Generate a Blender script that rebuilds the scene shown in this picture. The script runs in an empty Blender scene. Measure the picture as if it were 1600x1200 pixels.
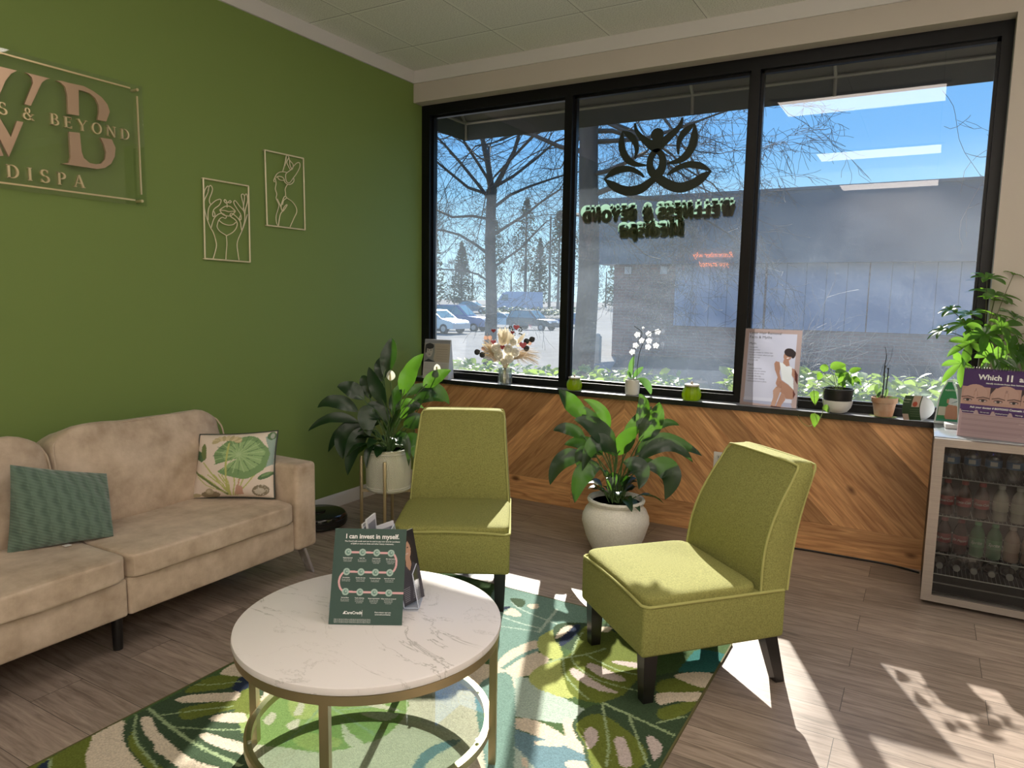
import bpy, bmesh, math, random
import numpy as np
from mathutils import Vector, Matrix
from math import sin, cos, pi, radians as R
random.seed(7)
COL = bpy.context.scene.collection
V = Vector

# ------------------------------------------------------------------ materials
MC = {}
def nd(nt, typ, **kw):
    n = nt.nodes.new(typ)
    for k, v in kw.items():
        if k.startswith('i_'):
            key = k[2:]
            key = int(key) if key.isdigit() else key.replace('_', ' ')
            n.inputs[key].default_value = v
        else:
            setattr(n, k, v)
    return n

def c4(c): return (c[0], c[1], c[2], 1.0)

def pm(name, col=(.5, .5, .5), rough=.5, metal=0.0, spec=.5, noise=None, bump=None, trans=0.0, attr=None,
       emit=None, coat=0.0, alpha=1.0, sheen=0.0, translucent=None):
    """Principled material; noise=(scale, col2, stretch xyz, detail), bump=(scale, strength, stretch)."""
    if name in MC: return MC[name]
    m = bpy.data.materials.new(name); m.use_nodes = True
    nt = m.node_tree; b = nt.nodes['Principled BSDF']; out = nt.nodes['Material Output']
    b.inputs['Base Color'].default_value = c4(col); b.inputs['Roughness'].default_value = rough
    b.inputs['Metallic'].default_value = metal; b.inputs['Specular IOR Level'].default_value = spec
    b.inputs['Coat Weight'].default_value = coat
    b.inputs['Transmission Weight'].default_value = trans
    if sheen: b.inputs['Sheen Weight'].default_value = sheen
    if emit:
        b.inputs['Emission Color'].default_value = c4(emit[0]); b.inputs['Emission Strength'].default_value = emit[1]
    tc = nd(nt, 'ShaderNodeTexCoord')
    csock = None
    if attr:
        a = nd(nt, 'ShaderNodeVertexColor', layer_name='Col'); csock = a.outputs['Color']
        nt.links.new(csock, b.inputs['Base Color'])
    if noise:
        sc, col2, st, det = noise
        mp = nd(nt, 'ShaderNodeMapping'); mp.inputs['Scale'].default_value = st
        nt.links.new(tc.outputs['Object'], mp.inputs[0])
        nz = nd(nt, 'ShaderNodeTexNoise', i_Scale=sc, i_Detail=det, i_Roughness=.6)
        nt.links.new(mp.outputs[0], nz.inputs['Vector'])
        rp = nd(nt, 'ShaderNodeValToRGB'); rp.color_ramp.elements[0].position = .32; rp.color_ramp.elements[1].position = .68
        nt.links.new(nz.outputs[0], rp.inputs[0])
        if attr:
            rp.color_ramp.elements[0].color = (.62, .62, .62, 1); rp.color_ramp.elements[1].color = (1.3, 1.3, 1.3, 1)
            mx = nd(nt, 'ShaderNodeMix', data_type='RGBA', blend_type='MULTIPLY'); mx.inputs[0].default_value = col2
            nt.links.new(csock, mx.inputs[6]); nt.links.new(rp.outputs[0], mx.inputs[7]); csock = mx.outputs[2]
        else:
            rp.color_ramp.elements[0].color = c4(col2); rp.color_ramp.elements[1].color = c4(col); csock = rp.outputs[0]
        nt.links.new(csock, b.inputs['Base Color'])
    if bump:
        sc, stg, st = bump
        mp = nd(nt, 'ShaderNodeMapping'); mp.inputs['Scale'].default_value = st
        nt.links.new(tc.outputs['Object'], mp.inputs[0])
        nz = nd(nt, 'ShaderNodeTexNoise', i_Scale=sc, i_Detail=3.0)
        nt.links.new(mp.outputs[0], nz.inputs['Vector'])
        bp = nd(nt, 'ShaderNodeBump', i_Strength=stg, i_Distance=.01)
        nt.links.new(nz.outputs[0], bp.inputs['Height']); nt.links.new(bp.outputs[0], b.inputs['Normal'])
    if translucent:
        tcol, fac = translucent
        tr = nd(nt, 'ShaderNodeBsdfTranslucent'); tr.inputs[0].default_value = c4(tcol)
        if attr: nt.links.new(csock, tr.inputs[0])
        mx = nd(nt, 'ShaderNodeMixShader'); mx.inputs[0].default_value = fac
        nt.links.new(b.outputs[0], mx.inputs[1]); nt.links.new(tr.outputs[0], mx.inputs[2])
        nt.links.new(mx.outputs[0], out.inputs[0])
    MC[name] = m
    return m

def clear(name, tint=(1, 1, 1), refl=.08, rough=.02, edge=.35):
    """thin clear sheet: straight-through light plus a mirror share that grows at grazing angles"""
    if name in MC: return MC[name]
    m = bpy.data.materials.new(name); m.use_nodes = True; nt = m.node_tree; nt.nodes.clear()
    o = nd(nt, 'ShaderNodeOutputMaterial'); t = nd(nt, 'ShaderNodeBsdfTransparent'); t.inputs[0].default_value = c4(tint)
    g = nd(nt, 'ShaderNodeBsdfGlossy'); g.inputs['Roughness'].default_value = rough
    lw = nd(nt, 'ShaderNodeLayerWeight', i_Blend=.5)
    pw = nd(nt, 'ShaderNodeMath', operation='POWER'); pw.inputs[1].default_value = 4.0; nt.links.new(lw.outputs['Facing'], pw.inputs[0])
    mr = nd(nt, 'ShaderNodeMapRange'); mr.inputs['To Min'].default_value = refl; mr.inputs['To Max'].default_value = edge
    nt.links.new(pw.outputs[0], mr.inputs[0])
    mx = nd(nt, 'ShaderNodeMixShader'); nt.links.new(mr.outputs[0], mx.inputs[0])
    nt.links.new(t.outputs[0], mx.inputs[1]); nt.links.new(g.outputs[0], mx.inputs[2]); nt.links.new(mx.outputs[0], o.inputs[0])
    MC[name] = m
    return m

# ------------------------------------------------------------------ mesh builder
class MB:
    def __init__(s): s.v = []; s.f = []; s.mi = []; s.sm = []
    def add(s, vs, fs, mi=0, M=None, sm=False):
        o = len(s.v)
        s.v += [tuple(M @ V(v)) for v in vs] if M is not None else [tuple(v) for v in vs]
        for f in fs:
            s.f.append([i + o for i in f]); s.mi.append(mi); s.sm.append(sm)
        return s
    def box(s, lo, hi, mi=0, M=None):
        x0, y0, z0 = lo; x1, y1, z1 = hi
        v = [(x0, y0, z0), (x1, y0, z0), (x1, y1, z0), (x0, y1, z0), (x0, y0, z1), (x1, y0, z1), (x1, y1, z1), (x0, y1, z1)]
        return s.add(v, [(3, 2, 1, 0), (4, 5, 6, 7), (0, 1, 5, 4), (1, 2, 6, 5), (2, 3, 7, 6), (3, 0, 4, 7)], mi, M)
    def rbox(s, lo, hi, r=.01, seg=3, mi=0, M=None, taper=None):
        bm = bmesh.new(); bmesh.ops.create_cube(bm, size=1)
        for v in bm.verts:
            p = [lo[k] + (v.co[k] + .5) * (hi[k] - lo[k]) for k in range(3)]
            v.co = p
        bmesh.ops.bevel(bm, geom=bm.edges[:], offset=r, segments=seg, profile=.5, affect='EDGES')
        bm.verts.ensure_lookup_table(); bm.verts.index_update()
        vs = [v.co[:] for v in bm.verts]
        if taper: vs = [taper(V(v)) for v in vs]
        s.add(vs, [[v.index for v in f.verts] for f in bm.faces], mi, M, True); bm.free(); return s
    def tube(s, pts, r, n=8, mi=0, M=None, cap=True, closed=False):
        pts = [V(p) for p in pts]; k = len(pts)
        rs = r if isinstance(r, (list, tuple)) else [r] * k
        vs = []; up = None
        for i, p in enumerate(pts):
            if closed: t = pts[(i + 1) % k] - pts[i - 1]
            else: t = pts[min(i + 1, k - 1)] - pts[max(i - 1, 0)]
            if t.length < 1e-9: t = V((0, 0, 1))
            t.normalize()
            if up is None:
                up = V((0, 0, 1)) if abs(t.z) < .9 else V((1, 0, 0))
            a = t.cross(up)
            if a.length < 1e-6: a = t.cross(V((0.3, 1, 0.2)))
            a.normalize(); b = a.cross(t).normalized(); up = b
            for j in range(n):
                w = 2 * pi * j / n
                vs.append(p + (a * cos(w) + b * sin(w)) * rs[i])
        fs = []
        for i in range(k if closed else k - 1):
            i2 = (i + 1) % k
            for j in range(n):
                fs.append((i * n + j, i2 * n + j, i2 * n + (j + 1) % n, i * n + (j + 1) % n))
        if cap and not closed:
            fs.append(list(range(n - 1, -1, -1))); fs.append(list(range((k - 1) * n, k * n)))
        return s.add(vs, fs, mi, M, True)
    def cyl(s, p0, p1, r0, r1=None, n=20, mi=0, M=None):
        return s.tube([p0, p1], [r0, r0 if r1 is None else r1], n, mi, M)
    def lathe(s, prof, n=32, mi=0, M=None, ribs=None, cap=True):
        if len(prof) > 2 and prof[0] == prof[-1]: cap = False
        vs = []; k = len(prof)
        for (r, z) in prof:
            for j in range(n):
                a = 2 * pi * j / n; rr = r * (1 + (ribs(a) if ribs else 0)); vs.append((rr * cos(a), rr * sin(a), z))
        fs = [(i * n + j, i * n + (j + 1) % n, (i + 1) * n + (j + 1) % n, (i + 1) * n + j) for i in range(k - 1) for j in range(n)]
        if cap and prof[0][0] > 1e-5: fs.append(list(range(n - 1, -1, -1)))
        if cap and prof[-1][0] > 1e-5: fs.append(list(range((k - 1) * n, k * n)))
        return s.add(vs, fs, mi, M, True)
    def prism(s, poly, d, mi=0, M=None):
        n = len(poly)
        vs = [(x, y, 0) for x, y in poly] + [(x, y, d) for x, y in poly]
        fs = [list(range(n - 1, -1, -1)), list(range(n, 2 * n))] + [(i, (i + 1) % n, n + (i + 1) % n, n + i) for i in range(n)]
        return s.add(vs, fs, mi, M)
    def ribbon(s, pts, d, mi=0, M=None):
        """pts: (x, y, half width) -> flat stroke extruded by d"""
        L = []; Rr = []; k = len(pts)
        for i, (x, y, w) in enumerate(pts):
            a = pts[max(i - 1, 0)]; b = pts[min(i + 1, k - 1)]
            tx, ty = b[0] - a[0], b[1] - a[1]; q = math.hypot(tx, ty) or 1
            L.append((x - ty / q * w, y + tx / q * w)); Rr.append((x + ty / q * w, y - tx / q * w))
        vs = [(x, y, z) for z in (0, d) for P in (L, Rr) for x, y in P]
        fs = []
        for i in range(k - 1):
            fs.append((i, i + 1, k + i + 1, k + i)); fs.append((2 * k + i, 3 * k + i, 3 * k + i + 1, 2 * k + i + 1))
            fs.append((i, 2 * k + i, 2 * k + i + 1, i + 1)); fs.append((k + i, k + i + 1, 3 * k + i + 1, 3 * k + i))
        fs.append((0, k, 3 * k, 2 * k)); fs.append((k - 1, 3 * k - 1, 4 * k - 1, 2 * k - 1))
        return s.add(vs, fs, mi, M)
    def sbox(s, h, k=7, n=14, mi=0, M=None, puff=(0, 0, 0), fn=None):
        """superellipsoid box of half sizes h"""
        bm = bmesh.new(); bmesh.ops.create_cube(bm, size=2)
        bmesh.ops.subdivide_edges(bm, edges=bm.edges[:], cuts=n, use_grid_fill=True)
        vs = []
        for v in bm.verts:
            x, y, z = v.co; d = (abs(x) ** k + abs(y) ** k + abs(z) ** k) ** (1 / k)
            x, y, z = x / d, y / d, z / d
            q = V((x * h[0] * (1 + puff[0] * (1 - y * y) * (1 - z * z)), y * h[1] * (1 + puff[1] * (1 - x * x) * (1 - z * z)), z * h[2] * (1 + puff[2] * (1 - x * x) * (1 - y * y))))
            vs.append(fn(q, (x, y, z)) if fn else q)
        bm.verts.index_update()
        s.add(vs, [[v.index for v in f.verts] for f in bm.faces], mi, M, True); bm.free(); return s
    def leaf(s, base, ctrl, tip, w, hint=(0, -.8, .5), mi=0, nl=10, fold=.18, wave=0.0, peak=.42, M=None, heart=False):
        B, Cc, T = V(base), V(ctrl), V(tip); h = V(hint); vs = []; ph = random.random() * 6
        for i in range(nl + 1):
            t = i / nl
            p = B * (1 - t) ** 2 + Cc * 2 * t * (1 - t) + T * t * t
            tg = (Cc - B) * 2 * (1 - t) + (T - Cc) * 2 * t
            if tg.length < 1e-7: tg = T - B
            tg.normalize(); sd = tg.cross(h)
            if sd.length < 1e-3: sd = tg.cross(V((1, .2, 0)))
            sd.normalize(); nm = sd.cross(tg)
            if t < peak: q = sin(pi / 2 * t / peak) ** (.55 if heart else .8)
            else: q = cos(pi / 2 * (t - peak) / (1 - peak)) ** .75
            ww = max(w * .5 * q, .0006)
            for u in (-1, -.55, 0, .55, 1):
                e = abs(u) * fold * ww + wave * ww * (sin(t * 13 + ph + (2 if u > 0 else 0)) + .55 * sin(t * 31 + ph - abs(u) * 3)) * abs(u)
                vs.append(p + sd * (u * ww) + nm * e)
        fs = [(i * 5 + j, i * 5 + j + 1, i * 5 + j + 6, i * 5 + j + 5) for i in range(nl) for j in range(4)]
        return s.add(vs, fs, mi, M, True)
    def build(s, name, mats, parent=None, world=False, loc=None):
        me = bpy.data.meshes.new(name)
        off = V(parent.location) if (world and parent is not None) else V((0, 0, 0))
        me.from_pydata([tuple(V(v) - off) for v in s.v], [], s.f)
        for m in (mats if isinstance(mats, (list, tuple)) else [mats]): me.materials.append(m)
        if len(s.f) == len(me.polygons):
            me.polygons.foreach_set('material_index', s.mi); me.polygons.foreach_set('use_smooth', s.sm)
        bm = bmesh.new(); bm.from_mesh(me); bmesh.ops.recalc_face_normals(bm, faces=bm.faces[:]); bm.to_mesh(me); bm.free()
        me.update()
        try: me.set_sharp_from_angle(angle=R(38))
        except Exception: pass
        o = bpy.data.objects.new(name, me); COL.objects.link(o)
        if parent is not None: o.parent = parent
        if loc: o.location = loc
        return o

def tag(o, label, cat, group=None):
    o['label'] = label; o['category'] = cat
    if group: o['group'] = group
    return o
def thing(name, label, cat, loc=(0, 0, 0), rz=0.0, group=None):
    o = bpy.data.objects.new(name, None); COL.objects.link(o); o.location = loc; o.rotation_euler = (0, 0, rz)
    o.empty_display_size = .05
    return tag(o, label, cat, group)
def struct(o, label=None):
    o['kind'] = 'structure'
    if label: o['label'] = label
    return o
def kids(o): return [c for c in bpy.data.objects if c.parent == o]
def copy_tree(o, parent=None):
    c = o.copy(); COL.objects.link(c)
    if parent is not None: c.parent = parent
    for ch in kids(o): copy_tree(ch, c)
    return c

def smooth(pts, sub=4, closed=False):
    P = [V(p) for p in pts]; n = len(P); out = []
    for i in range(n if closed else n - 1):
        p0 = P[(i - 1) % n] if (closed or i > 0) else P[i]; p1 = P[i]; p2 = P[(i + 1) % n]
        p3 = P[(i + 2) % n] if (closed or i + 2 < n) else p2
        for k in range(sub):
            t = k / sub
            out.append(.5 * ((2 * p1) + (p2 - p0) * t + (2 * p0 - 5 * p1 + 4 * p2 - p3) * t * t + (-p0 + 3 * p1 - 3 * p2 + p3) * t ** 3))
    if not closed: out.append(P[-1])
    return out

def text_geo(body, size, align='CENTER', bold=0.0, shear=0.0, depth=0.0, spacing=1.0, res=3):
    cu = bpy.data.curves.new('t', 'FONT'); cu.body = body; cu.size = size; cu.align_x = align; cu.offset = bold; cu.shear = shear
    cu.extrude = depth; cu.space_character = spacing; cu.resolution_u = res; cu.fill_mode = 'BOTH' if depth else 'FRONT'
    ob = bpy.data.objects.new('t', cu); COL.objects.link(ob)
    dg = bpy.context.evaluated_depsgraph_get(); ev = ob.evaluated_get(dg); me = ev.to_mesh()
    vs = [v.co[:] for v in me.vertices]; fs = [list(p.vertices) for p in me.polygons]
    ev.to_mesh_clear(); bpy.data.objects.remove(ob); bpy.data.curves.remove(cu)
    return vs, fs
def text(mb, body, x, y, size, M, mi=0, **kw):
    vs, fs = text_geo(body, size, **kw)
    mb.add([(a + x, b + y, c) for a, b, c in vs], fs, mi, M)

# painted grids: shapes are rasterised to a colour attribute of the surface itself
def paint(nx, ny, w, h, bg, shapes, jit=0.0, seed=1):
    rng = np.random.default_rng(seed)
    X, Y = np.meshgrid(np.linspace(0, w, nx), np.linspace(0, h, ny))
    if jit: X = X + rng.normal(0, jit, X.shape); Y = Y + rng.normal(0, jit, Y.shape)
    C = np.empty((ny, nx, 3)); C[:] = bg
    def inpoly(P):
        ins = np.zeros(X.shape, bool); n = len(P)
        for i in range(n):
            x0, y0 = P[i]; x1, y1 = P[(i + 1) % n]
            if y0 == y1: continue
            c = ((y0 > Y) != (y1 > Y)) & (X < (x1 - x0) * (Y - y0) / (y1 - y0) + x0); ins ^= c
        return ins
    for sh in shapes:
        k = sh[0]
        if k == 'p': C[inpoly(sh[2])] = sh[1]
        elif k == 'e':
            _, col, cx, cy, rx, ry = sh[:6]; a = sh[6] if len(sh) > 6 else 0
            dx, dy = X - cx, Y - cy; u = dx * cos(a) + dy * sin(a); v = -dx * sin(a) + dy * cos(a)
            C[(u / rx) ** 2 + (v / ry) ** 2 < 1] = sh[1]
        elif k == 'r':
            _, col, x0, y0, x1, y1 = sh; C[(X >= x0) & (X <= x1) & (Y >= y0) & (Y <= y1)] = col
        elif k == 'l':
            _, col, P, lw = sh
            for (x0, y0), (x1, y1) in zip(P[:-1], P[1:]):
                L2 = (x1 - x0) ** 2 + (y1 - y0) ** 2 or 1e-9
                t = np.clip(((X - x0) * (x1 - x0) + (Y - y0) * (y1 - y0)) / L2, 0, 1)
                C[(X - x0 - t * (x1 - x0)) ** 2 + (Y - y0 - t * (y1 - y0)) ** 2 < (lw / 2) ** 2] = col
    return C
def painted(name, mat, parent, C, fn, back=None):
    """surface whose grid vertices carry the colours C; fn(u, v) -> point, u and v in 0..1"""
    ny, nx = C.shape[:2]
    vs = [tuple(fn(i / (nx - 1), j / (ny - 1))) for j in range(ny) for i in range(nx)]
    fs = [(j * nx + i, j * nx + i + 1, (j + 1) * nx + i + 1, (j + 1) * nx + i) for j in range(ny - 1) for i in range(nx - 1)]
    me = bpy.data.meshes.new(name); me.from_pydata(vs, [], fs)
    at = me.color_attributes.new('Col', 'FLOAT_COLOR', 'POINT')
    buf = np.ones((ny * nx, 4), np.float32); buf[:, :3] = C.reshape(-1, 3); at.data.foreach_set('color', buf.ravel())
    me.materials.append(mat); me.polygons.foreach_set('use_smooth', [True] * len(fs))
    o = bpy.data.objects.new(name, me); COL.objects.link(o)
    if parent is not None: o.parent = parent
    return o
def panel_M(o, ux, uy):
    """matrix taking (x, y, z) of a flat sheet to space: o + x*ux + y*uy + z*n"""
    ux = V(ux).normalized(); uy = V(uy).normalized(); n = ux.cross(uy).normalized()
    M = Matrix((ux, uy, n)).transposed().to_4x4(); M.translation = V(o); return M

# serif lettering drawn from strokes
T_, t_ = .17, .065
def arc(cx, cy, rx, ry, a0, a1, wmin=t_, wmax=T_, n=14):
    o = []
    for i in range(n + 1):
        a = R(a0 + (a1 - a0) * i / n); o.append((cx + rx * cos(a), cy + ry * sin(a), (wmin + (wmax - wmin) * abs(cos(a)) ** 1.3) / 2))
    return o
def st(x0, y0, x1, y1, w): return [(x0, y0, w / 2), (x1, y1, w / 2)]
def sf(x, y, l=.3): return st(x - l / 2, y, x + l / 2, y, .05)
GL = {
 'W': (1.3, [st(.12, 1, .42, 0, T_), st(.42, 0, .66, 1, t_), st(.58, 1, .86, 0, T_), st(.86, 0, 1.12, 1, t_), sf(.12, .98), sf(.62, .98), sf(1.12, .98, .26)]),
 'E': (.8, [st(.2, 0, .2, 1, T_), st(.05, .03, .68, .03, .06), st(.05, .97, .66, .97, .06), st(.2, .52, .55, .52, .06), st(.68, 0, .68, .22, .05), st(.66, .8, .66, 1, .05), st(.55, .42, .55, .62, .05)]),
 'L': (.75, [st(.2, 0, .2, 1, T_), sf(.2, .97), st(.05, .03, .64, .03, .06), st(.64, 0, .64, .25, .05)]),
 'N': (1.0, [st(.16, 0, .16, 1, t_), st(.14, 1, .82, 0, T_), st(.82, 0, .82, 1, t_), sf(.16, .03), sf(.12, .97, .24), sf(.82, .97)]),
 'S': (.7, [arc(.34, .75, .24, .23, 30, 270, t_, T_), arc(.36, .26, .26, .24, 90, -150, t_, T_), st(.56, .75, .56, .98, .05), st(.1, .02, .1, .26, .05)]),
 '&': (1.0, [arc(.38, .77, .17, .21, -60, 250, t_, .13), arc(.36, .28, .29, .27, 110, 360, t_, T_), st(.25, .66, .8, .03, .13), sf(.82, .03, .2), st(.65, .3, .8, .5, t_), sf(.8, .5, .24)]),
 'B': (.82, [st(.2, 0, .2, 1, T_), st(.05, .03, .4, .03, .06), st(.05, .97, .38, .97, .06), arc(.36, .75, .26, .22, 90, -90), arc(.38, .27, .32, .25, 90, -90), st(.2, .53, .4, .53, .05)]),
 'Y': (.95, [st(.12, 1, .47, .45, T_), st(.84, 1, .47, .45, t_), st(.47, 0, .47, .47, T_), sf(.12, .97), sf(.84, .97, .26), sf(.47, .03)]),
 'O': (1.0, [arc(.48, .5, .39, .48, 0, 360, t_, T_, 28)]),
 'D': (.95, [st(.2, 0, .2, 1, T_), st(.05, .03, .42, .03, .06), st(.05, .97, .42, .97, .06), arc(.38, .5, .44, .47, 90, -90, t_, T_, 20)]),
 'M': (1.2, [st(.16, 0, .2, 1, t_), st(.18, 1, .56, .02, T_), st(.56, .02, .94, 1, t_), st(.96, 0, .94, 1, T_), sf(.16, .03), sf(.96, .03), sf(.12, .97, .2), sf(1.0, .97, .2)]),
 'I': (.42, [st(.2, 0, .2, 1, T_), sf(.2, .03), sf(.2, .97)]),
 'P': (.75, [st(.2, 0, .2, 1, T_), sf(.2, .03), st(.05, .97, .38, .97, .06), arc(.36, .73, .28, .24, 90, -90), st(.2, .49, .38, .49, .05)]),
 'A': (1.0, [st(.14, 0, .47, 1, t_), st(.47, 1, .82, 0, T_), st(.26, .34, .66, .34, .06), sf(.14, .03, .26), sf(.82, .03)]),
 'e': (.62, [arc(.3, .33, .23, .31, 20, 320, t_, .14, 18), st(.08, .36, .52, .4, .05)]),
 'd': (.7, [arc(.3, .32, .22, .3, 0, 360, t_, .14, 18), st(.53, 0, .53, 1.02, .14), sf(.47, .99, .18), sf(.58, .03, .14)]),
 'i': (.36, [st(.18, 0, .18, .64, .14), sf(.18, .03, .26), sf(.13, .62, .16), arc(.18, .85, .05, .05, 0, 360, .08, .08, 8)]),
 's': (.5, [arc(.25, .47, .16, .15, 30, 270, t_, .12), arc(.25, .17, .17, .15, 90, -150, t_, .12)]),
 'p': (.7, [arc(.38, .32, .22, .3, 0, 360, t_, .14, 18), st(.16, -.32, .16, .64, .14), sf(.16, -.3, .28)]),
 'a': (.62, [arc(.27, .2, .19, .18, 0, 360, t_, .12, 16), st(.48, 0, .48, .5, .14), arc(.3, .46, .18, .16, 0, 150, t_, .12), sf(.54, .03, .12)]),
 ' ': (.45, []),
}
def serif_width(s, track): return sum(GL[c][0] + track for c in s) - track
def serif(mb, s, h, x, y, M, depth, track=.2, mi=0, fat=0.0, center=True):
    if center: x -= serif_width(s, track) * h / 2
    for ch in s:
        w, strokes = GL[ch]
        for k in strokes:
            mb.ribbon([(x + a * h, y + b * h, c * h + fat) for a, b, c in k], depth, mi, M)
        x += (w + track) * h
ART1= [[(-1.907, 2.025), (-1.616, 2.025), (-1.619, 1.602), (-1.913, 1.606), (-1.907, 2.025)], [(-1.906, 1.943), (-1.897, 1.969), (-1.881, 1.988), (-1.875, 1.98), (-1.882, 1.952), (-1.902, 1.916), (-1.908, 1.888), (-1.899, 1.839), (-1.884, 1.796), (-1.869, 1.766)], [(-1.881, 1.963), (-1.87, 1.989), (-1.86, 1.993), (-1.852, 1.978), (-1.858, 1.955), (-1.872, 1.925), (-1.873, 1.906), (-1.865, 1.893)], [(-1.886, 1.81), (-1.885, 1.846), (-1.879, 1.874), (-1.865, 1.893), (-1.833, 1.919), (-1.804, 1.929), (-1.801, 1.917), (-1.814, 1.896), (-1.845, 1.873), (-1.856, 1.849), (-1.853, 1.832), (-1.841, 1.842), (-1.848, 1.861)], [(-1.87, 1.768), (-1.856, 1.748), (-1.843, 1.709), (-1.839, 1.678), (-1.85, 1.641), (-1.862, 1.609)], [(-1.87, 1.768), (-1.85, 1.819), (-1.826, 1.844), (-1.798, 1.855), (-1.77, 1.842), (-1.777, 1.83), (-1.796, 1.834), (-1.817, 1.819), (-1.827, 1.798), (-1.83, 1.778), (-1.812, 1.757), (-1.775, 1.74), (-1.772, 1.736)], [(-1.774, 1.738), (-1.771, 1.697), (-1.777, 1.651), (-1.781, 1.609)], [(-1.772, 1.738), (-1.733, 1.758), (-1.707, 1.784), (-1.699, 1.811), (-1.712, 1.83), (-1.737, 1.842), (-1.745, 1.852), (-1.737, 1.862), (-1.722, 1.858), (-1.694, 1.84), (-1.677, 1.819), (-1.674, 1.793), (-1.669, 1.772)], [(-1.628, 1.868), (-1.652, 1.806), (-1.669, 1.772), (-1.695, 1.726), (-1.704, 1.694), (-1.701, 1.656), (-1.694, 1.61)], [(-1.669, 1.772), (-1.648, 1.833), (-1.65, 1.877), (-1.678, 1.906), (-1.705, 1.932), (-1.716, 1.93), (-1.716, 1.916), (-1.696, 1.889), (-1.673, 1.86), (-1.673, 1.834), (-1.684, 1.838), (-1.676, 1.857)], [(-1.65, 1.883), (-1.655, 1.923), (-1.665, 1.957), (-1.665, 1.971), (-1.654, 1.976), (-1.645, 1.965), (-1.648, 1.936), (-1.656, 1.894)], [(-1.645, 1.965), (-1.635, 1.978), (-1.628, 1.976), (-1.624, 1.944), (-1.642, 1.89), (-1.647, 1.86)], [(-1.817, 1.816), (-1.793, 1.802), (-1.759, 1.796), (-1.727, 1.802), (-1.708, 1.816)], [(-1.811, 1.871), (-1.783, 1.891), (-1.762, 1.898), (-1.738, 1.896), (-1.709, 1.876), (-1.728, 1.874), (-1.753, 1.869), (-1.777, 1.872), (-1.811, 1.871)], [(-1.81, 1.87), (-1.792, 1.85), (-1.764, 1.845), (-1.736, 1.85), (-1.709, 1.875)], [(-1.763, 1.89), (-1.763, 1.91), (-1.775, 1.916), (-1.781, 1.924), (-1.775, 1.931), (-1.767, 1.926), (-1.762, 1.916), (-1.751, 1.923), (-1.742, 1.93), (-1.735, 1.925), (-1.742, 1.917), (-1.753, 1.918)]]
ART2= [[(-1.494, 2.243), (-1.2, 2.247), (-1.197, 1.82), (-1.49, 1.82), (-1.494, 2.243)], [(-1.427, 2.075), (-1.433, 2.083), (-1.414, 2.117), (-1.39, 2.135), (-1.365, 2.142), (-1.337, 2.144)], [(-1.365, 2.142), (-1.352, 2.175), (-1.343, 2.207), (-1.334, 2.239), (-1.318, 2.239), (-1.31, 2.219), (-1.286, 2.201), (-1.282, 2.186), (-1.292, 2.167), (-1.307, 2.164)], [(-1.334, 2.236), (-1.339, 2.202), (-1.348, 2.179)], [(-1.318, 2.227), (-1.331, 2.203), (-1.319, 2.18), (-1.307, 2.164)], [(-1.31, 2.219), (-1.307, 2.189), (-1.292, 2.167)], [(-1.338, 2.091), (-1.343, 2.115), (-1.337, 2.138), (-1.299, 2.165), (-1.269, 2.198), (-1.247, 2.214), (-1.23, 2.214), (-1.231, 2.188), (-1.258, 2.147), (-1.284, 2.118), (-1.305, 2.093), (-1.322, 2.084), (-1.338, 2.091)], [(-1.415, 2.101), (-1.398, 2.111), (-1.37, 2.111), (-1.354, 2.098), (-1.375, 2.091), (-1.395, 2.095), (-1.403, 2.106)], [(-1.279, 2.118), (-1.28, 2.099), (-1.301, 2.081), (-1.326, 2.075), (-1.351, 2.086), (-1.352, 2.098)], [(-1.423, 2.097), (-1.416, 2.068), (-1.423, 2.036), (-1.413, 2.007), (-1.418, 1.982), (-1.399, 1.947), (-1.408, 1.916), (-1.421, 1.883), (-1.421, 1.847), (-1.411, 1.826)], [(-1.331, 2.072), (-1.348, 2.046), (-1.346, 2.022), (-1.341, 1.998), (-1.296, 1.978), (-1.267, 1.95), (-1.262, 1.919), (-1.286, 1.879), (-1.317, 1.826)], [(-1.41, 1.98), (-1.387, 1.943), (-1.373, 1.913), (-1.355, 1.928), (-1.336, 1.952), (-1.342, 1.954), (-1.361, 1.936), (-1.373, 1.916), (-1.383, 1.937), (-1.37, 1.976), (-1.353, 2.002), (-1.338, 1.995), (-1.362, 1.977), (-1.371, 1.951)], [(-1.374, 1.912), (-1.389, 1.893), (-1.399, 1.861), (-1.405, 1.826)]]
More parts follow.
